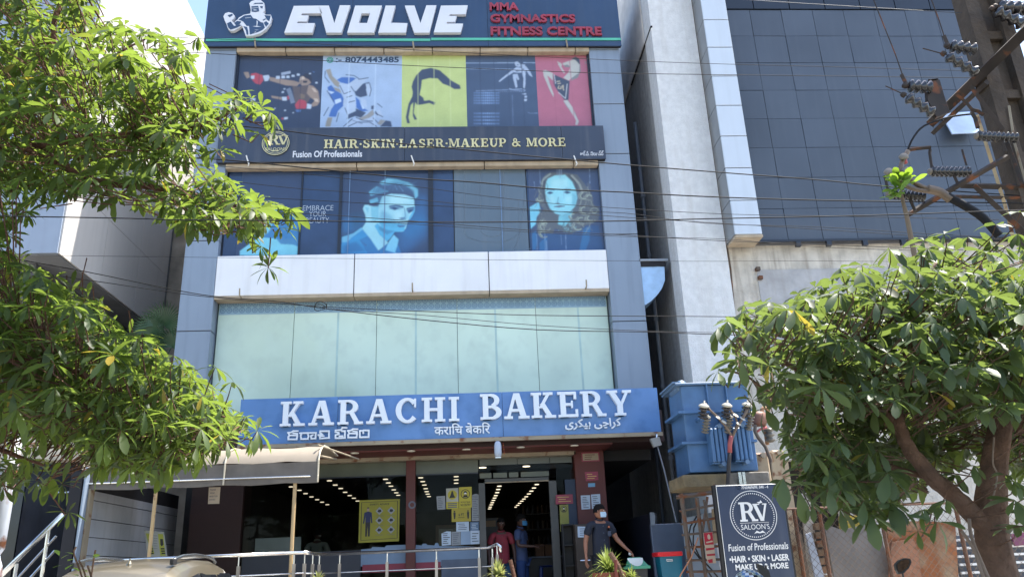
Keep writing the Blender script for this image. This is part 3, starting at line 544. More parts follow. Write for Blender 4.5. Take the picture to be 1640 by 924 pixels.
# cracks and cut lines of the removed letter on the grey pane
cr = MB(); mz = zc(660, 190, 4.018)
for l in ([(335, 340), (338, 740), (360, 765), (440, 790), (510, 795), (580, 795), (650, 770), (690, 735), (685, 520)], [(438, 340), (440, 720), (470, 750), (510, 762), (560, 750), (588, 725), (588, 350)], [(735, 340), (715, 600), (690, 760), (650, 855)], [(280, 840), (330, 858)], [(765, 835), (690, 855)]):
    cr.tube([W(a, b, YW-.004) for a, b in mz(l)], .0035, 3)
tag(cr.build('glue_lines', mat('glue', (122, 136, 150), .6)), kind=None); bpy.data.objects['glue_lines'].parent = B; bpy.data.objects['glue_lines'].location -= B.location
# white band of three panels
zb0, zb1 = zat(471, YP-.02), zat(405, YP-.02)
xs = [XL1, W(567, 438, 14.98).x, W(783, 438, 14.98).x, XR0]
for a, b in zip(xs, xs[1:]): MB().box(a+.009, b-.009, YP-.02, YP+.28, zb0+.04, zb1, b=.01).build('parapet_panel', M['white_cladding'], B)
for a, b in zip(xs, xs[1:]): MB().box(a+.009, b-.009, YP-.005, YP+.28, zb0-.02, zb0+.037).build('drip_strip', M['tan_tile'], B)
MB().box(XL1, XR0, YP+.03, YP+.27, zb0+.01, zb1-.02).build('panel_backing', M['seam'], B)
# frosted first floor glazing
YG = 15.28; zg0, zg1 = 4.25, zb0+.02
MB().box(XL1, XR0, YG+.03, YG+.2, zg0-.1, zg1+.2).build('glazing_backing', mat('glaze_back', (70, 84, 84), .5), B)
xs = [XL1+.03, W(468.5, 560, YG).x, W(602.5, 560, YG).x, W(733, 560, YG).x, W(861, 560, YG).x, XR0-.03]
for a, b in zip(xs, xs[1:]): MB().box(a+.005, b-.005, YG, YG+.03, zg0, zg1).build('frosted_pane', M['green_glass'], B)
zf = zat(498, YG)
for a, b in zip(xs, xs[1:]): MB().box(a+.012, b-.012, YG-.003, YG-.001, zf, zg1-.02).build('frieze_film', M['frieze_film'], B)
fr = MB(); nn = 62; w = (XR0-XL1-.1)/nn
for k in range(nn):
    for j in range(2): fr.ring((XL1+.05+w*(k+.5), YG-.005-.001*j, zf+.09+j*.12+(.0)), w*.46, .016, 12); fr.ring((XL1+.05+w*(k+.5), YG-.005-.001*j, zf+.09+j*.12), w*.2, .014, 8)
tag(fr.build('frieze_rings', M['frieze_ink'], B), kind='stuff')
for a in (666, 930, 795, 540): x = W(a, 560, YG).x; MB().add([(x-.02, YG-.002, zg0), (x+.02, YG-.002, zg0), (x+.02, YG-.002, zf), (x-.02, YG-.002, zf)], [(0, 1, 2, 3)]).build('film_overlap', mat('film_lap', (172, 200, 196), .2), B)
# hooks under the signs and the band
for k, (px, py, Y) in enumerate(((386, 472, 14.96), (661, 463, 14.96), (938, 458, 14.96))):
    q = W(px, py, Y); MB().tube([(q.x, 15., q.z-.05), (q.x, 14.86, q.z-.04), (q.x, 14.84, q.z+.09)], .014, 6, M['beige_trim']).build('hook', None, B)
# ================================================================ gym sign
def sign_frame(name, label, x0, x1, y0, y1, Y, th, m_, seams=()):
    X0, X1, Z0, Z1 = rect(x0, y0, x1, y1, Y); t = thing(name, label, 'sign', ((X0+X1)/2, Y+th, Z0)); X = [X0]+[W(s, (y0+y1)/2, Y).x for s in seams]+[X1]
    for a, b in zip(X, X[1:]): MB().box(a+(.003 if a != X0 else 0), b-(.003 if b != X1 else 0), Y, Y+.03, Z0+.002, Z1, b=.002).build('sign_panel', m_, t)
    MB().box(X0+.01, X1-.01, Y+.03, Y+th, Z0, Z1-.01).build('sign_box', M['seam'], t); return t, (X0, X1, Z0, Z1)
YE = 14.9
t, (X0, X1, Z0, Z1) = sign_frame('gym_sign', 'dark blue top sign with big white slanted EVOLVE lettering and a boxer emblem', 332.5, 989, -55, 74, YE, .09, M['dark_cladding'], (565, 780))
ga = zc(320, 0, 4.2); gb = zc(640, 0, 4.2)
L = [ga([(632, 42), (800, 40), (822, 92), (686, 92), (682, 106), (732, 106), (720, 147), (658, 147), (655, 158), (774, 158), (756, 222), (568, 222)]),
     ga([(800, 40), (868, 40), (905, 158), (942, 38), (1012, 38), (952, 222), (850, 222)]), None,
     ga([(1250, 40), (1316, 40), (1285, 155), (1397, 158), (1385, 222), (1200, 222)]),
     gb([(35, 40), (100, 40), (140, 158), (180, 38), (247, 38), (200, 222), (98, 222)]),
     gb([(278, 40), (458, 38), (444, 98), (338, 99), (334, 110), (385, 110), (372, 150), (318, 150), (315, 161), (427, 161), (411, 220), (230, 220)])]
for g in L:
    if g: MB().trace(g, YE-.09, .086, M['letter_white']).build('letter', None, t)
    else:
        b = MB()
        for q in ([(1045, 40), (1225, 40), (1210, 92), (1030, 92)], [(1030, 92), (1088, 92), (1068, 157), (1010, 157)], [(1145, 92), (1210, 92), (1191, 157), (1125, 157)], [(1010, 157), (1191, 157), (1172, 222), (991, 222)]): b.trace(ga(q), YE-.09, .086, M['letter_white'])
        b.build('letter', None, t)
for s, x0, y0, x1, y1 in (('MMA', 605, 18, 800, 70), ('GYMNASTICS', 610, 97, 1182, 150), ('FITNESS CENTRE', 612, 180, 1360, 237)):
    (a, b), (c, d) = gb([(x0, y0), (x1, y1)]); mb = MB(); pxtext(mb, s, a, b, c, d, YE-.05, M['red_letter'], bold=.035, th=.046); mb.build('red_lettering', None, t)
# boxer emblem
e = MB(); ec = zc(350, 0, 14.22); NVY = mat('emblem_navy', (50, 74, 106), .4)
e.trace(ec([(110, 380), (150, 310), (230, 285), (320, 310), (370, 370), (350, 420), (290, 480), (350, 525), (400, 472), (430, 460), (460, 410), (580, 345), (720, 320), (735, 240), (715, 130), (698, 90), (740, 40), (830, 5), (960, 10), (1040, 80), (1050, 250), (1010, 290), (1080, 345), (1190, 345), (1212, 400), (1180, 540), (1070, 680), (940, 770), (760, 820), (615, 820), (600, 770), (570, 690), (535, 590), (430, 660), (340, 705), (265, 705), (205, 640), (172, 530), (140, 480)]), YE-.09, .085, M['letter_white'])
for q in ([(450, 455), (590, 360), (730, 345), (790, 425), (855, 435), (965, 515), (1015, 525), (1055, 640), (1000, 690), (900, 740), (712, 795), (695, 600), (640, 600), (560, 500), (500, 470)], [(190, 540), (275, 500), (355, 600), (480, 568), (525, 580), (420, 640), (275, 685), (225, 640)], [(352, 530), (420, 484), (520, 500), (480, 560), (400, 590)], [(560, 600), (650, 625), (672, 700), (680, 800), (640, 800), (620, 700)], [(1045, 355), (1190, 362), (1155, 495), (1095, 450)], [(1085, 490), (1145, 545), (1080, 620), (1030, 525)], [(748, 150), (905, 142), (925, 265), (850, 285), (752, 275)], [(205, 355), (310, 325), (330, 350), (250, 405)], [(940, 150), (1010, 150), (1000, 200), (960, 190)], [(1005, 460), (1070, 425), (1080, 445), (1015, 482)], [(785, 110), (830, 75), (1000, 70), (1020, 100), (900, 95)]): e.trace(ec(q), YE-.094, 0, NVY)
for q in ([(770, 605), (870, 598), (975, 616), (870, 622)], [(868, 470), (895, 500), (880, 600), (865, 600)], [(812, 688), (920, 686), (866, 698)], [(800, 745), (860, 722), (840, 745)], [(605, 415), (740, 402), (738, 410), (610, 424)], [(770, 235), (830, 225), (890, 240), (820, 246)], [(760, 190), (900, 180), (900, 188), (762, 200)]): e.trace(ec(q), YE-.0975, 0, M['letter_white'])
e.build('boxer_emblem', None, t)
z = zat(65, YE); MB().box(X0+.05, W(690, 65, YE).x-.01, YE-.02, YE-.002, z-.03, z+.03).build('green_strip', M['green_strip'], t); z += .02
MB().box(W(690, 65, YE).x+.01, X1-.01, YE-.02, YE-.002, z-.03, z+.03).build('green_strip', M['green_strip'], t)
for px, py in ((410, 72), (663, 76), (908, 72)):
    q = W(px, py, YE-.02); MB().tube([(q.x, YE, q.z-.08), (q.x, YE-.06, q.z-.07), (q.x-.02, YE-.08, q.z+.1)], .018, 6, M['beige_trim']).build('bracket', None, t)
# ================================================================ salon sign
YS = 14.88
t, (X0, X1, Z0, Z1) = sign_frame('salon_sign', 'long charcoal salon sign with gold HAIR SKIN LASER MAKEUP lettering and a round emblem', 349, 968.5, 203.5, 257.5, YS, .11, M['salon_panel'], (648, 900))
serif('HAIR.SKIN.LASER.MAKEUP & MORE', rect(519, 222.5, 906, 236, YS-.02), YS-.02, .017, M['gold'], t, gap=.1)
mb = MB(); pxtext(mb, 'Fusion Of Professionals', 469, 241.5, 580, 252, YS-.008, bold=.02, th=.006); mb.build('tagline', M['letter_white'], t)
mb = MB(); pxtext(mb, 'ఆర్.వి. సెలూన్స్', 929, 242, 967, 249.5, YS-.008, bold=.015); mb.build('tagline', M['letter_white'], t)
q = W(441.5, 229.5, YS-.03); r = .285
mb = MB(); mb.lathe((q.x, YS-.001, q.z), [(r, 0), (r, .028)], 36, M['salon_panel'], axis=(0, -1, 0)); mb.ring((q.x, YS-.031, q.z), r, .014, 40, M['gold']); mb.ring((q.x, YS-.031, q.z), r-.035, .012, 40, M['gold'])
def rv_letters(mb, box, Y, m_):
    X0, X1, Z0, Z1 = box; w = X1-X0; serif('R', (X0, X0+w*.62, Z0, Z1), Y, .006, m_, mb=mb)
    for i, pp in enumerate([_dia(.72, 0, .5, .9, .13), _dia(.76, 0, .93, .9, .07), _bar(.5, .74, .84, .9), _bar(.84, 1.0, .84, .9), [(.74, .9), (.8, 1.08), (.86, .95)], [(.66, .98), (.74, .9), (.8, 1.0)]]): mb.prism([(X0+a*w, Z0+b*(Z1-Z0)) for a, b in pp], Y-.002-i*.0006, .004, m_)
rv_letters(mb, rect(429.5, 216, 461, 232, YS-.04), YS-.04, M['gold']); pxtext(mb, "SALOON'S", 425, 236.5, 459.5, 241.5, YS-.034, M['gold'], bold=.01)
pts = [(-.1, 0), (-.05, .02), (0, .005), (.05, .02), (.1, 0), (.05, -.015), (0, -.005), (-.05, -.015)]; mb.prism([(q.x+a*.9, q.z-.19+b) for a, b in pts], YS-.034, 0, M['gold'])
mb.build('round_emblem', None, t)
for px in (398, 662, 922):
    q = W(px, 258, YS-.02); MB().tube([(q.x, YS, q.z-.1), (q.x+.02, YS-.05, q.z-.09), (q.x-.04, YS-.07, q.z+.1)], .015, 6, M['white_paint']).build('bracket', None, t)
# ================================================================ bakery sign
YK = 14.2
t, (X0, X1, Z0, Z1) = sign_frame('bakery_sign', 'wide blue shop sign reading KARACHI BAKERY in raised white letters', 384, 1056.5, 630, 702, YK, .25, M['bakery_blue'], (541, 805))
serif('KARACHI', rect(449, 639, 735.5, 678, YK-.09), YK-.09, .086, M['bakery_white'], t, gap=.14)
serif('BAKERY', rect(769, 627.5, 1012.5, 668, YK-.09), YK-.09, .086, M['bakery_white'], t, gap=.08)
tz = zc(455, 680, 11.31); KA = [[(68, 142), (125, 136), (165, 112), (245, 112)], [(82, 150), (92, 188), (238, 190), (235, 160), (165, 150)], [(95, 195), (76, 215), (76, 262), (228, 262), (236, 205)]]
TS = KA+[[(x+1083, y-35) for x, y in l] for l in KA]+[[(285, 150), (578, 142)], [(315, 152), (300, 200), (306, 256), (430, 254), (442, 205), (430, 155)], [(572, 145), (568, 246), (492, 248), (484, 200), (520, 185)], [(618, 184), (690, 172), (650, 140), (655, 114), (812, 112), (812, 236), (650, 248), (645, 205), (715, 200)], [(930, 100), (1035, 92), (1052, 52), (1130, 52)], [(928, 130), (985, 140), (992, 165), (930, 185), (930, 240), (1100, 236), (1102, 110), (1045, 112)], [(1000, 205), (1060, 205)], [(1435, 150), (1430, 105), (1375, 105), (1370, 160), (1372, 224), (1530, 220), (1532, 98), (1440, 98)]]
mb = MB()
for k, l in enumerate(TS):
    P_ = [W(a, b, YK-.05) for a, b in tz(l)]
    for i, (u, v) in enumerate(zip(P_, P_[1:])):
        d = (v-u).normalized(); n_ = Vector((-d.z, 0, d.x))*.0138; u2 = u-d*.012; v2 = v+d*.012
        mb.prism([((u2+n_).x, (u2+n_).z), ((v2+n_).x, (v2+n_).z), ((v2-n_).x, (v2-n_).z), ((u2-n_).x, (u2-n_).z)], YK-.05-.0004*((i+k*3) % 11), .046, M['bakery_white'])
mb.build('script_lettering', None, t)
mb = MB(); pxtext(mb, 'करािच बेकिर', 695.5, 677, 785.5, 695, YK-.05, bold=.012, th=.046); mb.build('script_lettering', M['bakery_white'], t)
mb = MB(); pxtext(mb, '\uFBFC\uFEAE\uFB91\uFBFF\uFE91 \uFBFD\uFB7C\uFE8D\uFEAE\uFB90', 905, 669.5, 995, 688, YK-.05, bold=.022, th=.046); mb.build('script_lettering', M['bakery_white'], t)
MB().box(X0, X1+.02, YK-.02, YK+.03, Z0-.07, Z0-.002).build('lower_trim', M['beige_trim'], t)
# ================================================================ bakery ground floor
FL = .76; YF = 15.4; ZS = 3.62
struct('platform', MB().box(-5.62, 4.3, 12.0, 27, .12, FL), M['paving'])
Xw = W(972, 800, 15.2).x; Xw0 = W(924, 800, 15.2).x; XC = 4.34
# shell of the shop
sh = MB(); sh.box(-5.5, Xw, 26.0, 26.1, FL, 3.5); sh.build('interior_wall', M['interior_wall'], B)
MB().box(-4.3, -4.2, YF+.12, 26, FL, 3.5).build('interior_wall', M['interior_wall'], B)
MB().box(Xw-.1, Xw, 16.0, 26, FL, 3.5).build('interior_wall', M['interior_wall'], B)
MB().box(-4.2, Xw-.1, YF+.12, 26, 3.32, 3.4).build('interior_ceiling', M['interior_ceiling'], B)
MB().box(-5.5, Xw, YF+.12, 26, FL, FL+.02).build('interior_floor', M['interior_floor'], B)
MB().box(XL0+.02, XR1-.02, 14.46, 15.54, ZS, 4.19).build('soffit_box', M['dark_maroon'], B)
MB().box(XL0+.05, 2.7, 14.47, YF+.1, ZS-.03, ZS-.002).build('soffit', M['maroon'], B)
MB().box(XL0+.1, XR1-.05, 15.55, 26.6, 3.42, 4.19).build('slab', M['interior_ceiling'], B)
def dl(px, py, z, r, nm='downlight', m_='downlight'):
    q = WZ(px, py, z); 
    MB().lathe(q, [(r, 0), (r, -.012)], 10, M[m_]).build(nm, None, B); return q
mat('lamp_off', (.75, .68, .55, 1), .4, var=0)
for px, py in ((658.5, 721.7), (747, 719), (834, 715.6), (920, 712.8), (568, 725)): dl(px, py, ZS-.032, .075, 'soffit_downlight', 'lamp_off')
cz4 = zc(360, 680, 3.787); cz5 = zc(640, 680, 3.787)
for p_ in cz4([(635, 337), (670, 363), (703, 384), (730, 407), (758, 427), (783, 443), (805, 460), (403, 374), (452, 395), (490, 415), (526, 435), (560, 452), (590, 467), (622, 482), (975, 328), (992, 350), (1008, 370), (1025, 392), (1040, 410), (1052, 425)])+cz5([(128, 319), (140, 342), (150, 363), (158, 385), (164, 403), (170, 418), (178, 433), (343, 312), (343, 332), (343, 352), (605, 370), (598, 390), (592, 409), (583, 427), (576, 442), (569, 456), (562, 470), (556, 483), (550, 497), (546, 508), (541, 520), (537, 532), (532, 543), (832, 360), (815, 381), (799, 400), (784, 417), (768, 434), (754, 448), (741, 461), (728, 474), (716, 486), (706, 497), (697, 508), (689, 519), (682, 530)]):
    q = WZ(p_[0], p_[1], 3.315)
    if q.y < 25.8: dl(p_[0], p_[1], 3.315, .05)
for px, py in ((773, 748), (843, 746)): dl(px, py, 3.315, .07)
# dark return wall between the alcove and the shop glass, siding wall
x0, x1 = W(303, 840, 15.3).x, W(386, 840, 15.3).x
MB().box(x0, x1, 15.3, 15.9, FL, ZS-.04).build('dark_pier', M['dark_maroon'], B)
MB().box(-5.5, x0, 16.3, 16.4, FL, ZS-.04).build('alcove_back', M['interior_wall'], B)
XS = -5.6
zl = [W(151, y, 12.45).z for y in (784, 799.5, 829.5, 858.5, 888, 915, 940)]
mat('siding', (170, 174, 182), .6, var=.12, vs=1.2, streak=.2); yj = WX(243, 840, XS).y
for a, b in zip(zl, zl[1:]):
    for c, d in ((12.47, yj), (yj+.01, 16.2)): MB().box(XS-.03, XS, c, d, b+.006, a-.006).build('siding_plank', M['siding'], B)
MB().box(XS-.2, XS-.03, 12.2, 16.3, .9, zl[0]+.25).build('siding_backing', M['seam'], B)
xa, xb = W(124, 850, 12.2).x, W(149, 850, 12.2).x
MB().box(xa, XS+.03, 12.18, 12.46, .1, zl[0]+.3, b=.006).build('end_pier', M['pillar_cladding'], B)
MB().box(XS+.035, XS+.06, 12.3, 12.45, FL, zl[0]).build('pier_trim', M['beige_trim'], B)
# shopfront
def fx(px, py=800, Y=YF): return W(px, py, Y).x
def fz(px, py, Y=YF): return W(px, py, Y).z
zt = fz(720, 737); zh = fz(825, 768)
MB().box(fx(512, 740), fx(922, 740), 15.2, YF+.1, fz(720, 736.5), fz(720, 728), b=.01).build('shutter_box', M['beige_trim'], B)
MB().box(-4.2, Xw0, YF+.02, YF+.11, fz(720, 728), ZS-.03).build('lintel', M['maroon'], B)
mat('film_olive', (84, 88, 74), .3, var=.15); mat('film_grey', (92, 96, 90), .3, var=.1)
gl = [(386, 651), (666, 767)]
for a, b in gl:
    MB().add([(fx(a), YF, FL), (fx(b), YF, FL), (fx(b), YF, zt-.26), (fx(a), YF, zt-.26)], [(0, 1, 2, 3)]).build('shop_glass', M['shop_glass'], B)
    MB().box(fx(a), fx(b), YF-.004, YF+.004, zt-.25, zt).build('transom_glass', M['film_olive'], B)
MB().box(fx(386), fx(651), YF-.03, YF+.03, zt-.265, zt-.245).build('transom_bar', M['window_frame'], B)
MB().box(fx(666), fx(767), YF-.03, YF+.03, zt-.265, zt-.245).build('transom_bar', M['window_frame'], B)
for a, b in ((768, 828), (829, 880), (881, 916)): MB().box(fx(a, 740), fx(b, 740), YF-.004, YF+.004, fz(820, 743.5), fz(820, 733)).build('transom_glass', M['film_grey'], B)
for a, b in ((768, 787), (790, 812), (815, 830), (834, 879)): MB().box(fx(a, 757), fx(b, 757), YF+.0, YF+.01, fz(820, 764), fz(820, 756)).build('transom_glass', M['film_olive'], B)
MB().add([(fx(768, 750), YF, fz(820, 756)), (fx(880, 750), YF, fz(820, 756)), (fx(880, 750), YF, fz(820, 743)), (fx(768, 750), YF, fz(820, 743))], [(0, 1, 2, 3)]).build('shop_glass', M['shop_glass'], B)
MB().add([(fx(893), YF, FL), (fx(924), YF, FL), (fx(924), YF, fz(900, 743)), (fx(893), YF, fz(900, 743))], [(0, 1, 2, 3)]).build('shop_glass', M['shop_glass'], B)
mat('door_frame', (66, 66, 66), .4, var=.15)
for a, b in ((767, 777), (880, 892)): MB().box(fx(a), fx(b), YF-.05, YF+.08, FL, fz(820, 766)).build('door_post', M['door_frame'], B)
MB().box(fx(767), fx(892), YF-.05, YF+.08, fz(820, 772), fz(820, 766)+.001).build('door_head', M['door_frame'], B)
MB().box(fx(777), fx(880), YF-.06, YF-.051, fz(820, 772.5), fz(820, 771)).build('door_track', M['beige_trim'], B)
MB().box(fx(651), fx(666), 15.25, 15.6, FL, ZS-.03, b=.006).build('maroon_column', M['maroon'], B)
MB().box(Xw0, Xw, 15.2, 16.0, .1, ZS-.03, b=.006).build('maroon_pillar', M['maroon'], B)
MB().box(fx(905), fx(936), YF-.12, YF-.08, FL+.7, fz(920, 768)).build('blue_board', mat('navy_board', (24, 42, 68), .5), B)
MB().add([(fx(580), YF-.006, fz(615, 905)), (fx(651), YF-.006, fz(615, 905)), (fx(651), YF-.006, fz(640, 872)), (fx(620), YF-.006, fz(615, 873)), (fx(617), YF-.006, fz(615, 876)), (fx(598), YF-.006, fz(600, 875)), (fx(596), YF-.006, fz(590, 878)), (fx(580), YF-.006, fz(585, 879))], [tuple(range(8))], mat('skyline_film', (112, 134, 160), .5)).build('skyline_film', None, B)
MB().add([(fx(666), YF-.006, fz(715, 905)), (fx(767), YF-.006, fz(715, 905)), (fx(767), YF-.006, fz(765, 875)), (fx(703), YF-.006, fz(703, 874)), (fx(701), YF-.006, fz(701, 869)), (fx(697), YF-.006, fz(697, 869)), (fx(695), YF-.006, fz(695, 873)), (fx(684), YF-.006, fz(684, 872)), (fx(682), YF-.006, fz(680, 870)), (fx(677), YF-.006, fz(676, 870)), (fx(675), YF-.006, fz(675, 873)), (fx(666), YF-.006, fz(666, 872))], [tuple(range(12))], M['skyline_film']).build('skyline_film', None, B)
for a, b in ((583, 651), (666, 705)): MB().box(fx(a), fx(b), YF-.02, YF-.012, fz(620, 915.5), fz(620, 902.5)).build('red_band', mat('band_red', (128, 40, 62), .5), B)
mat('lower_film', (70, 84, 108), .4, dirt=(.12, .16, .22, 1)); MB().box(fx(706), fx(767), YF-.02, YF-.012, FL, fz(735, 895)).build('lower_film', M['lower_film'], B); MB().box(fx(395), fx(580), YF-.02, YF-.012, FL+.0, fz(490, 884)).build('lower_film', mat('lower_film2', (38, 46, 62), .4), B)
q = W(660, 808, 15.24); MB().ring(q, .07, .03, 14).build('column_fitting', M['ink_grey'], B)
# ---- notices
def sheet(name, quad, Y, m_, label=None, cat=None, group=None, rows=0, rc=None, words=None, art=None, wc=None):
    b = MB(); P_ = [(W(a, c, Y).x, W(a, c, Y).z) for a, c in quad]; b.prism(P_, Y, .006, m_)
    xs_ = [p_[0] for p_ in P_]; zs_ = [p_[1] for p_ in P_]; X0, X1, Z0, Z1 = min(xs_), max(xs_), min(zs_), max(zs_); r_ = random.Random(int(quad[0][0]))
    for k in range(rows):
        z = Z1-(Z1-Z0)*(k+1.2)/(rows+1.4); a = X0+(X1-X0)*(.12+r_.random()*.08); c = X1-(X1-X0)*(.12+r_.random()*.35); b.add([(a, Y-.001, z-.006), (c, Y-.001, z-.006), (c, Y-.001, z+.006), (a, Y-.001, z+.006)], [(0, 1, 2, 3)], rc or M['ink_grey'])
    for w, (u0, u1, v0, v1) in (words or []): text(b, w, (X0+(X1-X0)*u0, X0+(X1-X0)*u1, Z0+(Z1-Z0)*v0, Z0+(Z1-Z0)*v1), Y-.001, wc or M['black'], bold=.02)
    if art: art(b, X0, X1, Z0, Z1, Y-.001)
    o = b.build(name); return tag(o, label, cat or 'notice', group)
YN = YF-.012; pq = lambda l: cz5(l)
YEL = mat('notice_yellow', (178, 166, 54), .6); PW = M['paper']; PD = M['paper_dim']; REDP = mat('plate_red', (138, 42, 66), .4); YELT = mat('yellow_text', (190, 160, 90), .5)
def bust(b, X0, X1, Z0, Z1, Y):
    w, h = X1-X0, Z1-Z0; cx, cz_ = X0+w*.5, Z0+h*.66; b.ring((cx, Y, cz_), w*.36, w*.05, 20, M['black']); b.lathe((cx, Y-.001, cz_+w*.1), [(w*.13, 0), (w*.13, .001)], 12, M['black'], axis=(0, -1, 0)); b.prism([(cx-w*.2, cz_-w*.25), (cx+w*.2, cz_-w*.25), (cx+w*.12, cz_-w*.08), (cx-w*.12, cz_-w*.08)], Y-.001, 0, M['black']); b.prism([(cx-w*.1, cz_), (cx+w*.1, cz_), (cx+w*.06, cz_+w*.1), (cx-w*.06, cz_+w*.1)], Y-.003, 0, M['white_paint'])
def hands(b, X0, X1, Z0, Z1, Y):
    w, h = X1-X0, Z1-Z0; cx, cz_ = X0+w*.5, Z0+h*.67; b.lathe((cx, Y, cz_), [(w*.38, 0), (w*.38, .001)], 20, YEL, axis=(0, -1, 0)); b.prism([(cx-w*.26, cz_-w*.25), (cx+w*.25, cz_-w*.22), (cx+w*.12, cz_), (cx+w*.05, cz_+w*.3), (cx-w*.05, cz_+w*.3), (cx-w*.14, cz_)], Y-.003, 0, M['black']); b.prism([(X0, Z0), (X1, Z0), (X1, Z0+h*.34), (X0, Z0+h*.34)], Y, 0, YEL)
    for k in range(3): b.prism([(X0+w*.1, Z0+h*(.05+.09*k)), (X1-w*.1, Z0+h*(.05+.09*k)), (X1-w*.15, Z0+h*(.1+.09*k)), (X0+w*.15, Z0+h*(.1+.09*k))], Y-.002, 0, M['ink_grey'])
def sixft(b, X0, X1, Z0, Z1, Y):
    w, h = X1-X0, Z1-Z0
    for u in (.15, .85):
        x = X0+w*u; b.lathe((x, Y, Z0+h*.75), [(h*.06, 0), (h*.06, .001)], 10, M['black'], axis=(0, -1, 0)); b.prism([(x-w*.06, Z0+h*.68), (x+w*.06, Z0+h*.68), (x+w*.05, Z0+h*.4), (x+w*.03, Z0+h*.2), (x-w*.03, Z0+h*.2), (x-w*.05, Z0+h*.4)], Y, 0, M['black'])
sheet('notice', pq([(223, 433), (276, 430), (278, 512), (228, 514)]), YN, PD, 'plain grey paper left of the yellow mask posters on the glass', rows=6)
sheet('poster', pq([(282, 386), (356, 382), (358, 506), (284, 510)]), YN, mat('poster_white', (168, 168, 160), .6), 'white and yellow poster with clasped hands on the shop glass', 'poster', art=hands)
sheet('poster', pq([(360, 378), (437, 375), (438, 500), (361, 504)]), YN-.008, YEL, 'yellow NO ENTRY poster with a masked face in a ring', 'poster', words=[('NO ENTRY', (.12, .9, .08, .2)), ('WITHOUT MASK', (.12, .88, .24, .31))], art=bust)
sheet('poster', pq([(315, 508), (432, 500), (433, 584), (316, 588)]), YN-.01, mat('six_yellow', (160, 146, 50), .6), 'yellow 6 FT distance poster with two standing figures', 'poster', words=[('6 FT', (.36, .64, .4, .6)), ('DISTANCE', (.34, .66, .26, .34))], art=sixft)
sheet('notice', pq([(440, 425), (460, 418), (484, 422), (488, 582), (438, 583)]), YN-.004, PD, 'tall narrow paper notice right of the NO ENTRY poster', rows=14)
sheet('notice', pq([(343, 589), (420, 586), (422, 645), (344, 647)]), YN-.004, PW, 'small blank looking white paper right under the 6 FT poster', rows=4)
sheet('notice', pq([(428, 589), (481, 587), (481, 640), (428, 642)]), YN-.004, mat('blue_note', (88, 112, 140), .6), 'small blue printed card beside the door frame', rows=4, rc=PW)
sheet('notice', pq([(254, 658), (285, 645), (311, 646), (312, 728), (256, 732)]), YN, PW, 'lowest left paper on the glass with torn top corner', rows=6, rc=M['black'])
sheet('notice', pq([(315, 648), (369, 645), (370, 728), (315, 731)]), YN-.003, PD, 'grey typed paper in the bottom row of notices, second from left', rows=6)
sheet('notice', pq([(371, 646), (428, 644), (429, 724), (371, 727)]), YN-.006, mat('pale_blue_paper', (140, 160, 184), .7), 'unprinted pale blue paper in the bottom row of notices')
sheet('notice', pq([(429, 641), (485, 640), (485, 721), (430, 724)]), YN-.009, PW, 'bottom row paper with four short bold lines, nearest the door', rows=4, rc=M['black'])
def safety(b, X0, X1, Z0, Z1, Y):
    w, h = X1-X0, Z1-Z0; f = lambda u, v: (X0+w*u, Z0+h*v); k = M['black']
    for a in ([(.05, .05), (.95, .07), (.95, .08), (.05, .06)], [(.05, .94), (.95, .95), (.95, .96), (.05, .95)], [(.05, .05), (.065, .05), (.065, .95), (.05, .95)], [(.935, .07), (.95, .07), (.95, .96), (.935, .96)]): b.prism([f(*q) for q in a], Y, 0, k)
    for i in range(3):
        for j in range(2):
            cx, cz_ = f(.5+.29*j, .73-.225*i); r_ = w*.095; b.prism([(cx-r_, cz_), (cx, cz_-r_), (cx+r_, cz_), (cx, cz_+r_)], Y, 0, PD); b.prism([(cx-r_*.5, cz_-r_*.1), (cx-r_*.1, cz_-r_*.4), (cx+r_*.5, cz_-r_*.2), (cx+r_*.4, cz_+r_*.3), (cx-r_*.2, cz_+r_*.4)], Y-.002, 0, k); b.prism([f(.4+.29*j, .61-.225*i), f(.6+.29*j, .61-.225*i), f(.6+.29*j, .617-.225*i), f(.4+.29*j, .617-.225*i)], Y, 0, M['ink_grey'])
    b.prism([f(*q) for q in [(.1, .45), (.13, .7), (.22, .73), (.31, .7), (.33, .45), (.3, .45), (.28, .62), (.28, .47), (.16, .47), (.16, .62), (.13, .44)]], Y, 0, mat('ink_navy2', (26, 36, 76), .6)); b.prism([f(*q) for q in [(.16, .47), (.28, .47), (.27, .14), (.23, .14), (.22, .4), (.2, .14), (.16, .14)]], Y-.001, 0, k); b.prism([f(*q) for q in [(.19, .73), (.25, .73), (.25, .8), (.19, .8)]], Y-.001, 0, mat('ink_skin', (150, 130, 110), .6)); b.prism([f(*q) for q in [(.19, .8), (.25, .8), (.24, .825), (.2, .825)]], Y-.001, 0, k)
sheet('safety_poster', [(575.8, 800.8), (640.3, 798.6), (639, 866), (574, 868.8)], YN, mat('safety_yellow', (136, 132, 38), .6), 'large yellow safety advice poster with a man and six diamond icons', 'poster', words=[('SAFETY ADVICE', (.26, .74, .87, .91))], art=safety)
Y2 = 15.19
def border(b, X0, X1, Z0, Z1, Y):
    for a in ((X0, X1, Z0, Z0+.02), (X0, X1, Z1-.02, Z1), (X0, X0+.02, Z0+.02, Z1-.02), (X1-.02, X1, Z0+.02, Z1-.02)): b.add([(a[0], Y, a[2]), (a[1], Y, a[2]), (a[1], Y, a[3]), (a[0], Y, a[3])], [(0, 1, 2, 3)], REDP)
sheet('wall_plate', [(931, 724.5), (959.5, 724), (960.5, 738), (932, 739)], Y2, M['beige_trim'], 'cream plate with a red border high on the maroon pillar', 'plate', rows=3, rc=M['maroon'], art=border)
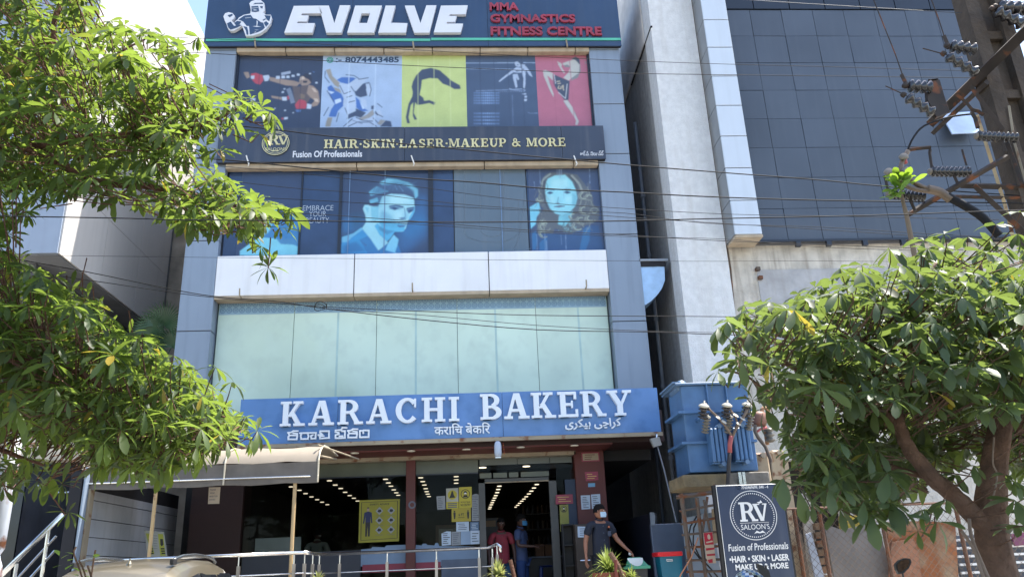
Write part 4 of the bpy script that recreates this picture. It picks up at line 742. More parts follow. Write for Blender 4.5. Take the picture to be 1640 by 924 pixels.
sheet('wall_plate', [(936.5, 755.5), (957.5, 754.6), (958.5, 768), (938.5, 770)], Y2, REDP, 'small red plate in the middle of the maroon pillar', 'plate', rows=3, rc=YELT)
sheet('sticker', [(942, 773.5), (953, 773), (953, 779), (942, 779.5)], Y2, mat('sticker_blue', (104, 152, 186), .4), 'small blue sticker below the red plate on the pillar', 'sticker')
sheet('notice', [(930, 793), (945, 792.5), (945.5, 814.5), (931.5, 815.5)], Y2, PW, 'white typed paper on the maroon pillar, left one of two', rows=7)
sheet('notice', [(946.5, 791.5), (961, 790.5), (962, 813), (948, 814.5)], Y2, PW, 'white typed paper on the maroon pillar, right one of two', rows=6)
sheet('wall_plate', [(890, 792), (917, 791), (918, 806), (890, 807)], YF-.13, REDP, 'red plate with three yellow lines at the edge of the blue board', 'plate', rows=3, rc=YELT)
sheet('poster', [(896, 808), (910, 807.5), (911.5, 838), (902, 839), (902, 850), (897.5, 851)], YF-.13, mat('poster_dimyellow', (132, 130, 62), .6), 'narrow dim yellow mask poster hanging below the red plate', 'poster', art=lambda b, X0, X1, Z0, Z1, Y: bust(b, X0, X1, Z0+.25, Z1, Y))
# wooden cabinet, dark shelf, door side things
t = thing('notice_cabinet', 'grey brown cabinet door with a handle left of the man in navy', 'cabinet', (W(940, 870, 14.6).x, 14.7, FL))
MB().box(W(922, 870, 14.6).x, W(953, 870, 14.6).x, 14.6, 14.9, FL, W(935, 838.5, 14.6).z, b=.008).build('door_panel', mat('cab', (62, 52, 46), .5), t)
q = W(936, 897, 14.55); MB().tube([(q.x-.07, 14.6, q.z), (q.x-.07, 14.55, q.z), (q.x+.1, 14.55, q.z), (q.x+.1, 14.6, q.z)], .012, 6, M['steel']).build('handle', None, t)
sheet('notice', [(925, 842.5), (943, 843), (943, 860), (925.5, 860)], 14.59, PW, 'white paper taped to the grey brown cabinet', rows=4)
t = thing('dark_shelf', 'dark open shelf standing between the doorway and the cabinet', 'shelf', (W(912, 870, 14.9).x, 15, FL))
a, b = W(902, 870, 14.9).x, W(921, 870, 14.9).x; zz = W(910, 838, 14.9).z
for x in (a, b-.02): boxo('side_panel', M['black'], t, x, x+.02, 14.9, 15.15, FL, zz)
boxo('back_panel', M['black'], t, a+.021, b-.021, 15.13, 15.15, FL, zz)
for k in range(5): boxo('shelf_board', M['black'], t, a+.021, b-.021, 14.91, 15.12, FL+.05+k*(zz-FL-.08)/4, FL+.07+k*(zz-FL-.08)/4)
# ---- interior things
t = thing('sweet_counter', 'pale topped counter just inside the doorway carrying brown boxes', 'counter', (W(850, 900, 17).x, 17, FL+.02))
a, b = W(800, 900, 17).x, W(915, 900, 17).x; z = W(850, 891, 17).z
boxo('counter_top', M['ink_grey'], t, a, b, 16.8, 17.5, z-.03, z); boxo('counter_body', M['black'], t, a+.03, b-.03, 16.85, 17.45, FL+.02, z-.031)
for k, (px0, px1, y1) in enumerate(((857, 871, 877), (872.5, 884, 877.5), (884.5, 889, 884))):
    x0_, x1_ = W(px0, 885, 17).x, W(px1, 885, 17).x; o = MB().box(x0_, x1_, 16.9, 17.2, z, z+(.24, .22, .12)[k], b=.005).build('carton', mat('carton', (84, 56, 34), .8))
    tag(o, ('larger brown carton on the counter inside the door', 'brown carton beside the larger one on the counter', 'lowest brown carton at the right of the counter')[k], 'carton')
t = thing('blue_stool', 'blue plastic stool under the counter by the doorway', 'stool', (W(877, 915, 16.2).x, 16.2, FL+.02))
q = W(877, 905, 16.2); bm_ = mat('stool_blue', (26, 44, 96), .4)
MB().box(q.x-.16, q.x+.16, 16.05, 16.35, q.z-.03, q.z, b=.01).build('seat', bm_, t)
for sx in (-1, 1):
    for sy in (-1, 1): MB().tube([(q.x+sx*.13, 16.2+sy*.12, q.z-.03), (q.x+sx*.17, 16.2+sy*.15, FL+.02)], [.03, .022], 6, bm_).build('leg', None, t)
t = thing('wooden_frame', 'brown wooden mirror frame standing inside the shop behind the paper notices', 'mirror', (W(717, 880, 16.6).x, 16.6, FL+.02))
wf = mat('brown_wood', (96, 74, 54), .5); X0, X1, Z0, Z1 = rect(698, 840, 742, 905, 16.6); Z0 = FL+.02
for a in ((X0, X0+.06, Z0, Z1), (X1-.06, X1, Z0, Z1), (X0+.061, X1-.061, Z1-.07, Z1)): boxo('frame_bar', wf, t, a[0], a[1], 16.58, 16.64, a[2], a[3])
boxo('glass', mat('dim_mirror', (30, 28, 28), .1), t, X0+.06, X1-.06, 16.62, 16.63, Z0, Z1-.07)
t = thing('framed_board', 'framed board with an orange header standing behind the man in the red shirt', 'board', (W(787, 870, 17.4).x, 17.4, FL+.02))
X0, X1, Z0, Z1 = rect(775, 829, 797, 900, 17.4); Z0 = FL+.02
boxo('board_panel', mat('bd', (54, 48, 44), .5), t, X0, X1, 17.4, 17.44, Z0, Z1); z = W(786, 838, 17.39).z; boxo('header', mat('bdo', (128, 96, 60), .5), t, X0+.02, X1-.03, 17.39, 17.399, z-.06, z+.06); boxo('frame_bar', wf, t, X1, X1+.03, 17.38, 17.44, Z0, Z1)
t = thing('display_board', 'pale grey board leaning behind the glass left of the shopfront pole', 'board', (W(445, 880, 15.5).x, 15.5, FL+.02))
MB().trace([(409, 862), (482, 859), (481, 897), (407, 900)], 15.5, .03, mat('grey_board', (168, 180, 178), .6)).build('panel', None, t)
MB().box(W(412, 890, 15.55).x, W(478, 890, 15.55).x, 15.54, 15.57, FL+.02, W(445, 890, 15.55).z).build('easel', M['black'], t)
# jars and stock on dark shelves far inside
rr = random.Random(5)
t = thing('stock_shelf', 'dark wall shelf with small jars seen deep inside through the doorway', 'shelf', (2.0, 20, FL+.02))
for k in range(5): boxo('shelf_board', M['black'], t, 1.2, 2.35, 19.9, 20.3, 1.3+k*.36, 1.33+k*.36)
for k in range(5):
    for j in range(9):
        x = 1.25+j*.12+rr.random()*.03; c_ = [(60, 40, 30), (40, 44, 56), (70, 60, 50), (36, 30, 30)][rr.randrange(4)]; MB().lathe((x, 20, 1.331+k*.36), [(.035, 0), (.04, .03), (.04, .12+.06*rr.random()), (.02, .2)], 8, ink(*c_)).build('jar', None, t)
# ---- things hung outside
t = thing('hanging_lamp', 'white cylinder shaped lamp hanging below the blue bakery sign', 'lamp', W(797, 706, 14.1))
q0, q1 = W(797, 707, 14.1), W(797, 732, 14.1)
MB().lathe((q0.x, 14.1, q1.z), [(.03, 0), (.06, .02), (.065, .08), (.065, .2), (.05, .26), (.03, .28)], 14, mat('lamp_white', (170, 180, 196), .25)).build('lamp_body', None, t, smooth=True)
MB().tube([(q0.x, 14.16, 3.66), (q0.x, 14.1, q1.z+.27)], .008, 5, M['steel']).box(q0.x-.05, q0.x+.05, 14.07, 14.13, q1.z-.015, q1.z, M['steel']).build('mount', None, t)
t = MB(); q = W(806, 705, 14.16)
for k in range(6): t.ell((q.x+.01*k*.3, 14.3, q.z-.03-.035*k), .014, .014, .016, 6, 4, mat('bead_orange', (150, 84, 40), .5) if k % 2 else mat('bead_red', (110, 30, 34), .5))
t.tube([(q.x, 14.3, 3.59), (q.x+.015, 14.3, q.z-.22)], .003, 4, M['black'])
tag(t.build('bead_string'), 'short string of red and orange beads beside the hanging lamp', 'beads')
t = thing('flood_light', 'grey flood light under the right end of the blue sign', 'lamp', W(1050, 706, 14.1))
MB().trace([(1042, 702), (1056, 699), (1060, 712), (1048, 715.5)], 14.05, .1, mat('flood_grey', (150, 150, 148), .4)).build('lamp_head', None, t)
q = W(1052, 706, 14.1); MB().tube([(q.x, 14.12, q.z+.05), (q.x+.02, 14.14, q.z+.12), (q.x-.0, 14.2, 3.72)], .012, 6, M['steel']).build('bracket', None, t)
a, b = W(1053, 715, 14.1), W(1083, 836, 13.7); tag(MB().tube([a, a*.7+b*.3+Vector((.02, 0, -.03)), b], .012, 5, mat('cable_grey', (110, 114, 122), .5)).build('lamp_cable'), 'grey cable running down from the flood light to the ramp wall', 'cable')
# ================================================================ awning
YA = 12.3; xl, xr = W(128, 778, YA).x, W(510, 772, YA).x; zbm = W(440, 775, YA).z
prof = [(YA, zbm), (YA, zbm+.09), (YA+.005, zbm+.1), (YA+.01, zbm+.32), (YA+.05, zbm+.41), (YA+.13, zbm+.49), (YA+.26, zbm+.55), (YA+.45, zbm+.6), (YA+.8, zbm+.63), (14.1, zbm+.63)]
t = thing('awning', 'tan tarpaulin awning with a dark hanging front edge left of the blue sign', 'awning', ((xl+xr)/2, YA, zbm))
mat('tarpaulin', (.25, .21, .165, 1), .75, var=.06, streak=.12, vs=2); mat('tarpaulin_shade', (104, 96, 88), .55, var=.2, vs=3, streak=.3)  # shade on the vertical awning front is put into a darker cloth colour
def sheet_prof(pr, x0, x1, th, m_, nm):
    b = MB(); n = len(pr); seg = 14; vs = []
    for k in range(seg+1):
        x = x0+(x1-x0)*k/seg
        for i, (y, z) in enumerate(pr): w_ = .012*math.sin(k*1.7+i) if 0 < k < seg else 0; vs.append((x, y+w_*.4, z+w_))
    fs = [(k*n+i, (k+1)*n+i, (k+1)*n+i+1, k*n+i+1) for k in range(seg) for i in range(n-1)]
    b.add(vs, fs, m_); return b.build(nm, None, t, smooth=True)
sheet_prof(prof[3:], xl, xr, .01, M['tarpaulin'], 'canopy'); sheet_prof(prof[:4], xl, xr, .01, M['tarpaulin_shade'], 'valance')
for x in (xl+.01, W(360, 750, YA).x, xr-.01): MB().tube([(x, y-.012, z+.012) for y, z in prof], .014, 6, mat('rib_white', (186, 176, 156), .5)).build('rib', None, t)
MB().tube([(xl, YA-.015, zbm+.1), (xr-.12, YA-.015, zbm+.1)], .011, 6, mat('rod', (.75, .75, .74, 1), .2, metal=.8)).build('front_rod', None, t)
for x in (xl+.3, W(358, 750, YA).x+.05, xr-.05): MB().tube([(x, YA+.12, zbm+.42), (x, 14.2, zbm+.6)], .02, 6, M['beige_trim']).build('strut', None, t)
MB().tube([(xr-.05, YA+.1, zbm+.58), (xr+.35, 14.15, zbm+.58)], .014, 6, M['beige_trim']).build('brace', None, t)
mat('pole_tan', (178, 152, 112), .5, var=.1, rust=.12)
for px in (472, 250):
    x = W(px, 785, YA+.05).x; MB().tube([(x, YA+.05, FL), (x, YA+.05, zbm+.3)], .028, 8, M['pole_tan']).build('pole', None, t)
sheet('paper_sign', [(334.5, 780), (353, 779.5), (351, 806), (333, 806.5)], 12.9, mat('paper_warm', (170, 160, 148), .8), 'warm white paper sign with four printed lines hanging under the awning', 'sign', words=[('PLEASE', (.14, .62, .8, .9)), ('WEAR', (.14, .55, .6, .7)), ('MASK FOR', (.12, .82, .4, .5)), ('ENTRY', (.12, .66, .2, .3))], wc=M['ink_grey'])
MB().tube([W(340, 780, 12.9), W(340, 780, 12.9)+Vector((0, .0, .3))], .004, 4, M['black']).build('paper_string', None, bpy.data.objects['paper_sign'])
o = bpy.data.objects['paper_string']
# leaning board with yellow posters
t = thing('standing_board', 'white standing board with two yellow posters behind the left awning pole', 'board', (W(250, 890, 13.4).x, 13.4, FL))
wb = mat('board_white', (150, 154, 150), .5); bq = zc(90, 760, 5.467)
MB().trace(bq([(772, 486), (940, 500), (972, 722), (800, 735)]), 13.4, .03, wb).build('panel', None, t)
for q_, nm in (([(785, 510), (815, 512), (860, 690), (830, 700)], 'left'), ([(890, 515), (935, 518), (958, 705), (912, 708)], 'right')):
    b = MB(); b.trace(bq(q_), 13.396, 0, mat('poster_lime', (150, 156, 60), .6)); cx = sum(a for a, _ in q_)/4; b.trace(bq([(cx-14, 560), (cx+10, 560), (cx+16, 610), (cx, 625), (cx-12, 610)]), 13.394, 0, M['black'])
    for k in range(3): b.trace(bq([(cx-8+k*3, 640+k*20), (cx+24+k*3, 640+k*20), (cx+25+k*3, 652+k*20), (cx-7+k*3, 652+k*20)]), 13.394, 0, M['black'])
    b.build('poster', None, t)
b = MB(); [b.trace(bq([(852, 530+k*22), (885, 532+k*22), (886, 535+k*22), (853, 533+k*22)]), 13.396, 0, M['ink_grey']) for k in range(6)]; b.build('print_lines', None, t)
for px in (240, 262): MB().tube([W(px, 880, 13.42), (W(px, 893, 13.5).x, 13.5, FL)], .014, 5, M['black']).build('leg', None, t)
# ================================================================ steel railing
t = thing('ramp_railing', 'stainless steel railing with three rails in front of the shop glass', 'railing', (W(520, 900, 12.1).x, 12.2, FL))
Y1, Y2_ = 12.1, 13.25; zr = W(430, 886.5, Y1).z
A = Vector((W(150, 899, Y1).x, Y1, zr)); Bp = Vector((W(487, 884, Y1).x, Y1, zr)); z2 = W(640, 882.3, Y2_).z; Cp = Vector((W(514.5, 888, Y2_).x, Y2_, z2)); Dp = Vector((W(782, 877, Y2_).x, Y2_, z2)); Ep = W(799, 871, 12.9)
MB().tube([A, Bp], .025, 10, M['steel']).tube([Bp, Cp], .025, 10, M['steel']).tube([Cp, Dp, Ep-Vector((.02, 0, 0)), Ep+Vector((.02, -.01, -.03)), Ep+Vector((.02, 0, -.12))], .025, 10, M['steel']).build('top_rail', None, t, smooth=True)
for dz, r_ in ((.28, .011), (.52, .011), (.76, .011)):
    v = Vector((0, 0, -dz)); MB().tube([A+v, Bp+v, Cp+v, Dp+v, Ep+v+Vector((0, .1, -.02))], r_, 6, M['steel']).build('lower_rail', None, t, smooth=True)
mat('steel_post', (.36, .33, .3, 1), .4, metal=.7, var=.2)
def rpost(x, Y, z):
    MB().tube([(x, Y, z-.02), (x, Y, z-.16)], .01, 6, M['steel']).box(x-.022, x+.022, Y-.022, Y+.022, FL, z-.15, M['steel_post']).build('post', None, t)
for px in (180, 275, 382.5, 471): rpost(W(px, 900, Y1).x, Y1, zr)
for px, f in ((486, .05), (498.5, .5), (509, .9)): v = Bp.lerp(Cp, f); rpost(v.x, v.y, zr*(1-f)+z2*f)
for px in (544, 620, 699, 767.5): rpost(W(px, 900, Y2_).x, Y2_, z2)
rpost(Ep.x-.03, 12.9, Ep.z); rpost(Dp.x+.06, 13.15, z2)
# ================================================================ ramp wall, bins, poles
t = thing('ramp_wall', 'grey metal clad low wall beside the dark passage right of the man', 'wall', (W(1065, 900, 13.7).x, 13.7, .12))
mat('ramp_metal', (92, 104, 124), .35, metal=.3, var=.2, vs=1.5); X0, X1 = W(1046, 880, 13.7).x, W(1100, 880, 13.7).x
MB().box(X0, X1, 13.7, 13.8, .12, W(1068, 838, 13.7).z, b=.01).build('front_panel', M['ramp_metal'], t)
a, b = W(1044, 821, 13.72), W(983, 836, 17.5)
MB().add([(a.x, a.y, .12), (b.x, b.y, .12), b, a, (a.x+.08, a.y, .12), (b.x+.08, b.y, .12), b+Vector((.08, 0, 0)), a+Vector((.08, 0, 0))], [(0, 1, 2, 3), (7, 6, 5, 4), (3, 2, 6, 7), (0, 3, 7, 4)]).build('side_panel', mat('ramp_dark', (30, 34, 44), .4, metal=.2), t)
MB().trace([(1041, 820), (1047, 820), (1049.5, 826), (1049, 840), (1042.5, 841.5)], 13.66, .03, mat('edge_light', (112, 120, 130), .5)).build('edge_plate', None, t)
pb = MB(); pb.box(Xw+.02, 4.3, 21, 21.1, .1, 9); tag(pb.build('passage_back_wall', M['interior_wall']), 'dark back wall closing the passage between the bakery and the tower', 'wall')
t = thing('flap_bin', 'grey bin with a white and green flap lid behind the spiky plant', 'bin', (W(1024, 900, 12.6).x, 12.6, FL))
X0, X1, Z0, Z1 = rect(1007, 891.5, 1038.5, 908, 12.5)
lid = MB(); gr = mat('bin_green', (72, 150, 120), .4); wl = mat('bin_white', (.72, .72, .64, 1), .4)
v = [(X0+.02, 12.5, Z0+.02), (X1, 12.5, Z0+.02), (X1-.08, 12.68, Z1), (X0+.03, 12.68, Z1), (X0+.02, 12.88, Z0+.02), (X1, 12.88, Z0+.02)]
lid.add(v, [(0, 1, 2, 3), (4, 3, 2, 5), (1, 5, 2), (0, 3, 4)], gr).box(X0-.01, X1+.02, 12.48, 12.9, Z0-.02, Z0+.02, gr).build('lid', None, t)
pts = [((X0+X1)/2-.02+(X1-X0)*.4*math.cos(R(180+180*k/10)), Z1-.01+(Z1-Z0)*.8*math.sin(R(180+180*k/10))) for k in range(11)]
fl = MB(); fl.add([(x, 12.5+.18*(z-Z0-.02)/(Z1-Z0-.02)-.006, z) for x, z in pts], [tuple(range(11))]).build('flap', wl, t)
MB().add([(X0+.04, 12.52, Z0-.02), (X1-.02, 12.52, Z0-.02), (X1-.02, 12.86, Z0-.02), (X0+.04, 12.86, Z0-.02), (X0+.08, 12.55, FL), (X1-.06, 12.55, FL), (X1-.06, 12.83, FL), (X0+.08, 12.83, FL)], [(3, 2, 1, 0), (0, 1, 5, 4), (1, 2, 6, 5), (2, 3, 7, 6), (3, 0, 4, 7), (4, 5, 6, 7)], mat('bin_body', (44, 44, 46), .5)).build('bin_body', None, t)
t = thing('teal_bin', 'tall teal plastic bin with a bright red lid beside the rusty stand', 'bin', (W(1078, 905, 12.4).x, 12.6, .14))
X0, X1, Z0, Z1 = rect(1058, 890, 1094, 924, 12.4); tl = mat('teal', (4, 98, 122), .35, var=.1)
def taper(b, x0, x1, y0, y1, zt_, zb_, k, m_): b.add([(x0, y0, zt_), (x1, y0, zt_), (x1, y1, zt_), (x0, y1, zt_), (x0+k, y0+k, zb_), (x1-k, y0+k, zb_), (x1-k, y1-k, zb_), (x0+k, y1-k, zb_)], [(3, 2, 1, 0), (0, 1, 5, 4), (1, 2, 6, 5), (2, 3, 7, 6), (3, 0, 4, 7), (4, 5, 6, 7)], m_); return b
taper(MB(), X0, X1, 12.4, 12.75, Z1, FL, .05, tl).build('bin_body', None, t)
MB().box(X0-.03, X1+.01, 12.37, 12.78, Z1-.0, Z1+.065, b=.012).build('lid', mat('lid_red', (208, 20, 34), .35, var=.05), t)
x = W(1072, 895, 12.39).x; z = W(1072, 895.5, 12.39).z; MB().tube([(x-.045, 12.385, z), (x-.045, 12.37, z-.02), (x+.045, 12.37, z-.02), (x+.045, 12.385, z), (x-.045, 12.385, z+.004)], .006, 5, M['white_paint']).build('handle', None, t)
# ================================================================ left building
XLB = -7.3; YC = WX(98, 388, XLB).y; YE2 = WX(268, 440, XLB).y
LB = thing('pale_building', 'pale panelled building on the left with seamed side wall behind the leaves', 'building', (XLB-4, YC, 0))
mat('pale_panel', (196, 191, 186), .6, var=.05, vs=.6, streak=.1); mat('pale_front', (146, 158, 176), .6, var=.05, streak=.15)
zlow = WX(131, 436, XLB).z; ztop = 16.4
zrow = [zlow+.02+1.45*k for k in range(5)]+[ztop]; yr_ = [YC+(YE2-YC)*k/3 for k in range(4)]
for a, b in zip(zrow, zrow[1:]):
    for c, d in zip(yr_, yr_[1:]): MB().box(XLB-.03, XLB, c+.006, d-.006, a+.006, b-.006).build('side_panel', M['pale_panel'], LB)
    if a > 9.5: MB().box(XLB-.03, XLB, YE2+.006, YE2+7, a+.006, b-.006).build('side_panel', M['pale_panel'], LB)
    MB().box(XLB-1.6, XLB-.031, YC-.03, YC, a+.006, b-.006).build('front_panel', M['pale_front'], LB); MB().box(XLB-5, XLB-1.612, YC-.03, YC, a+.006, b-.006).build('front_panel', M['pale_front'], LB)
MB().box(XLB-9, XLB-.04, YC+.01, YE2+7, zlow, ztop-.02).build('upper_wall', mat('grey_wall', (120, 122, 126), .8), LB)  # plain grey wall behind the pale panels
MB().box(XLB-9, XLB-.6, YC+.4, YE2+7, .1, zlow-.001).build('lower_wall', mat('low_wall', (84, 86, 92), .8, var=.2, streak=.3), LB)
MB().box(XLB-.6, -5.7, YE2+.2, YE2+.4, .1, 10).build('back_wall', mat('brown_wall', (150, 140, 128), .85, var=.3), LB)
MB().box(XLB-8, XLB-.65, YC+.2, YC+.4, .2, .6).build('plinth', M['kerb'], LB)
dg = glassmat('dark_glass', (.12, .14, .18, 1), .05, 1.25)
for k in range(4): x = XLB-.1-1.5*k; MB().box(x-1.44, x, YC+.3, YC+.34, .7, 3.7).build('dark_window', mat('dark_pane', (20, 26, 38), .15, var=.3), LB)
MB().box(XLB-8, -5.75, 13.6, 13.9, 3.5, 3.9).build('fascia', mat('fascia_cream', (186, 176, 158), .7, var=.3, vs=5), LB)
tag(MB().tube([W(58, 776, 12.8), W(75, 786, 12.8), W(100, 789, 12.8), W(124, 786, 12.8)], .012, 5, mat('wire_light', (120, 136, 160), .4)).build('slack_cable'), 'slack pale cable sagging across the dark window at the far left', 'cable')
t = thing('stair_railing', 'steel stair handrail climbing to the right at the far left', 'railing', (W(50, 920, 9.5).x, 9.5, .14))
Ys = 9.5; a, b = W(-20, 942, Ys), W(101, 823, Ys)
MB().tube([a, b], .03, 8, M['steel']).build('handrail', None, t, smooth=True)
MB().tube([W(8, 947, Ys), W(90, 858, Ys)], .014, 6, M['steel']).build('lower_rail', None, t); MB().tube([W(26, 950, Ys), W(88, 881, Ys)], .014, 6, M['steel']).build('lower_rail', None, t)
for px, py in ((27, 902), (78, 848)): q = W(px, py, Ys); MB().tube([(q.x, Ys, .14), (q.x, Ys, q.z)], .02, 8, M['steel']).build('post', None, t)
q = W(-7, 880, 8.5); t = thing('rusty_baluster', 'turned white column with rust stains at the left edge', 'column', (q.x, 8.5, .14))
pr_ = [(.13, 0), (.13, .9)]; zz = .9
for r_, h in ((.09, .1), (.1, .15), (.12, .25), (.1, .35), (.07, .4), (.1, .44), (.1, .48), (.12, .6), (.1, .7), (.07, .76), (.06, .8), (.1, .86), (.1, 2.2)): pr_.append((r_*.8, .9+h))
MB().lathe((q.x, 8.5, .14), pr_, 20, mat('rusty_white', (182, 188, 200), .5, rust=.35, streak=.3, dirt=(.2, .07, .02, 1))).build('shaft', None, t, smooth=True)

# ================================================================ tower with the dark glass on the right
YT = 14.5; TX1 = W(1121, 100, YT).x
TW = thing('stuccoed_tower', 'tall building on the right with pale stucco column and dark blue glass wall', 'building', (7, 14.5, 0))
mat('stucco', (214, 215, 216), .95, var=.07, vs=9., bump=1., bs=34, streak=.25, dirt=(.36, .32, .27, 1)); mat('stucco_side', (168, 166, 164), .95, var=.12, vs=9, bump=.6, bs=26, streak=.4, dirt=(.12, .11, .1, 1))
mat('old_plaster', (198, 192, 182), .95, var=.18, vs=3, bump=1., bs=18, streak=.6, dirt=(.14, .1, .07, 1)); mat('cement_patch', (170, 170, 172), .9, var=.15, vs=3, bump=.5, bs=14, streak=.3, dirt=(.25, .22, .18, 1))
mat('stripe_panel', (196, 206, 218), .35, var=.04, vs=.6, streak=.15, dirt=(.25, .28, .3, 1)); mat('tower_glass', (70, 79, 92), .38, spec=.5, var=.12, vs=.5, island=.07, streak=.12, dirt=(.14, .17, .21, 1)); mat('glass_joint', (58, 66, 80), .6); mat('glass_head', (30, 38, 50), .3)
MB().box(XC+.004, TX1, YT, 15.1, .1, 17).build('stucco_column', M['stucco'], TW)
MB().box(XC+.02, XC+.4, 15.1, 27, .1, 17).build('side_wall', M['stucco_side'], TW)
for (a, b), (c, d) in (((1042, 42), (1010, 134)),):
    p0, p1 = WX(a, b, XC-.01), WX(c, d, XC-.01); MB().box(XC-.012, XC+.03, p0.y, p1.y, p0.z-.02, p0.z+.005).build('wall_groove', M['seam'], TW)
MB().box(XC-.01, XC+.03, 15.16, 27, WX(1042, 42, XC).z+.02, 17).build('lit_upper_wall', mat('side_wall_lit', (206, 200, 194), .95, var=.2, vs=1.5, bump=.5, bs=30), TW)  # lit upper part of the side wall, put in as a paler sheet
# white stripe of square panels
YR = 14.05; SX0, SX1 = W(1169, 320, YR).x, W(1212.5, 320, YR).x
pys = [-62, -15, 32, 76, 122, 169, 218, 269, 321, 376]
zs = [W(1165, y, YR).z for y in pys]
for a, b in zip(zs, zs[1:]):
    MB().box(SX0+.004, SX1-.004, YR, YR+.03, b+.009, a-.009, b=.006).build('stripe_panel', M['stripe_panel'], TW)
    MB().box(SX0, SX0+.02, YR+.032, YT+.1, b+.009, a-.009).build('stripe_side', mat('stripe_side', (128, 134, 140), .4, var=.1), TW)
MB().box(SX0+.02, SX1-.01, YR+.03, YT+.2, zs[-1]+.01, zs[0]).build('stripe_core', M['seam'], TW)
MB().box(SX0+.01, SX1+.01, YR+.01, YT+.1, zs[-1]-.05, zs[-1]-.002).build('stripe_foot', M['tan_tile'], TW)
# glass wall, pane by pane
YB = 14.55; GX0 = SX1; GX1 = W(1545, 14, YB).x; gz0 = W(1330, 384, YB).z; gz1 = W(1400, 17, YB).z
cols = 8; cw = (GX1-GX0)/cols; nr = 8; rh = (gz1-gz0)/nr
MB().box(GX0, GX1, YB+.03, YB+.3, gz0, 17).build('glass_backing', M['glass_joint'], TW)
rr = random.Random(11)
for i in range(cols):
    for j in range(nr):
        x0, x1, z0, z1 = GX0+i*cw+.005, GX0+(i+1)*cw-.005, gz0+j*rh+.005, gz0+(j+1)*rh-.005
        d = [rr.uniform(-.006, .006) for _ in range(4)]
        MB().add([(x0, YB+d[0], z0), (x1, YB+d[1], z0), (x1, YB+d[2], z1), (x0, YB+d[3], z1), (x0, YB+.025, z0), (x1, YB+.025, z0), (x1, YB+.025, z1), (x0, YB+.025, z1)], [(0, 1, 2, 3), (0, 4, 5, 1), (1, 5, 6, 2), (2, 6, 7, 3), (3, 7, 4, 0)]).build('glass_pane', M['tower_glass'], TW)
c_ = [W(x, y, YB-.05) for x, y in ((1507, 182), (1553, 179), (1560, 221), (1516, 223))]; c_[2].y -= .22; c_[3].y -= .22
MB().add(c_+[v+Vector((0, .03, 0)) for v in c_], [(3, 2, 1, 0), (4, 5, 6, 7), (0, 1, 5, 4), (1, 2, 6, 5), (2, 3, 7, 6), (3, 0, 4, 7)]).build('open_pane', mat('open_pane', (186, 206, 236), .3, spec=.6, var=.2), TW)  # bright sky reflection is put into the pale colour of this pane
for k in range(7): MB().box(GX0+k*(GX1-GX0)/7+.01, GX0+(k+1)*(GX1-GX0)/7-.01, YB-.02, YB+.02, gz1+.02, gz1+1.2).build('head_panel', M['glass_head'], TW)
MB().box(GX0, GX1+.02, YB-.06, YB+.02, gz0-.05, gz0-.002).build('glass_sill', M['window_frame'], TW)
for px in (1276, 1325, 1383, 1444): x = W(px, 388, YB).x; MB().box(x-.05, x+.05, YB-.08, YB-.0, gz0-.16, gz0-.055).build('sill_bracket', M['window_frame'], TW)
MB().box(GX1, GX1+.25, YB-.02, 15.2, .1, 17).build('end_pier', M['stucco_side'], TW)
# lower wall with an opening
LX0 = TX1; ox0, ox1 = W(1262, 770, 14.7).x, W(1345, 770, 14.7).x; oz0, oz1 = 1.2, W(1300, 735, 14.7).z
MB().box(LX0, ox0, 14.7, 15, .1, gz0-.05).box(ox1, GX1, 14.7, 15, .1, gz0-.05).box(ox0, ox1, 14.7, 15, oz1, gz0-.05).box(ox0, ox1, 14.7, 15, .1, oz0).build('plaster_wall', M['old_plaster'], TW)
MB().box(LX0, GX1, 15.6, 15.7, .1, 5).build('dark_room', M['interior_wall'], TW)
MB().box(W(1222, 500, 14.69).x, W(1520, 500, 14.69).x, 14.685, 14.698, W(1300, 560, 14.69).z, W(1300, 431, 14.69).z).build('cement_patch', M['cement_patch'], TW)
MB().tube([W(1163, 386, 14.65), W(1170, 430, 14.65), W(1176, 500, 14.65)], .018, 6, M['rusty_steel']).build('rust_pipe', None, TW)
for px, py in ((1214, 388), (1214, 431), (1218, 445)): q = W(px, py, 14.66); MB().box(q.x-.05, q.x+.03, 14.6, 14.7, q.z-.04, q.z+.03).build('iron_stub', M['rusty_steel'], TW)
# drain pipes in the passage, hood on the side of the bakery building
x = XC-.1; q = WX(1040, 413, x)
t = thing('drain_pipe', 'long grey drain pipe running down the shaded side wall of the tower', 'pipe', (x, q.y, 3))
MB().tube([(x, q.y, 1), (x, q.y, 11.5)], .045, 8, mat('pipe_grey', (112, 118, 128), .5)).build('pipe', None, t, smooth=True)
for z in (3.5, 5, 6.5, 8, 9.5): MB().lathe((x, q.y, z), [(.06, 0), (.06, .08)], 8, M['pipe_grey']).build('pipe_collar', None, t)
t = thing('thin_pipe', 'thin dark pipe behind the long drain pipe in the gap', 'pipe', (x, q.y+1.2, 2)); MB().tube([(x, q.y+1.2, 2), (x, q.y+1.2, 9.3)], .035, 6, mat('pipe_dark', (80, 86, 96), .6)).build('pipe', None, t)
t = thing('side_hood', 'rounded pale sheet metal hood under a dark slab beside the bakery building', 'hood', (3.95, 15.1, 6.3))
MB().trace([(1026, 426), (1064, 427), (1065, 449), (1060, 462), (1052, 473), (1043, 482), (1034, 488), (1026, 489)], 15.05, .5, mat('hood_metal', (168, 196, 224), .3, metal=.3, var=.1, vs=6)).build('hood_body', None, t)
X0, X1, Z0, Z1 = rect(1024, 414.5, 1070, 424, 15.0); MB().box(X0, X1, 15.0, 15.6, Z1-.05, Z1).build('slab', mat('slab_light', (140, 148, 158), .5), t); MB().box(X0+.0, X1-.05, 15.02, 15.58, Z0-.02, Z1-.052).build('slab_underside', M['seam'], t)
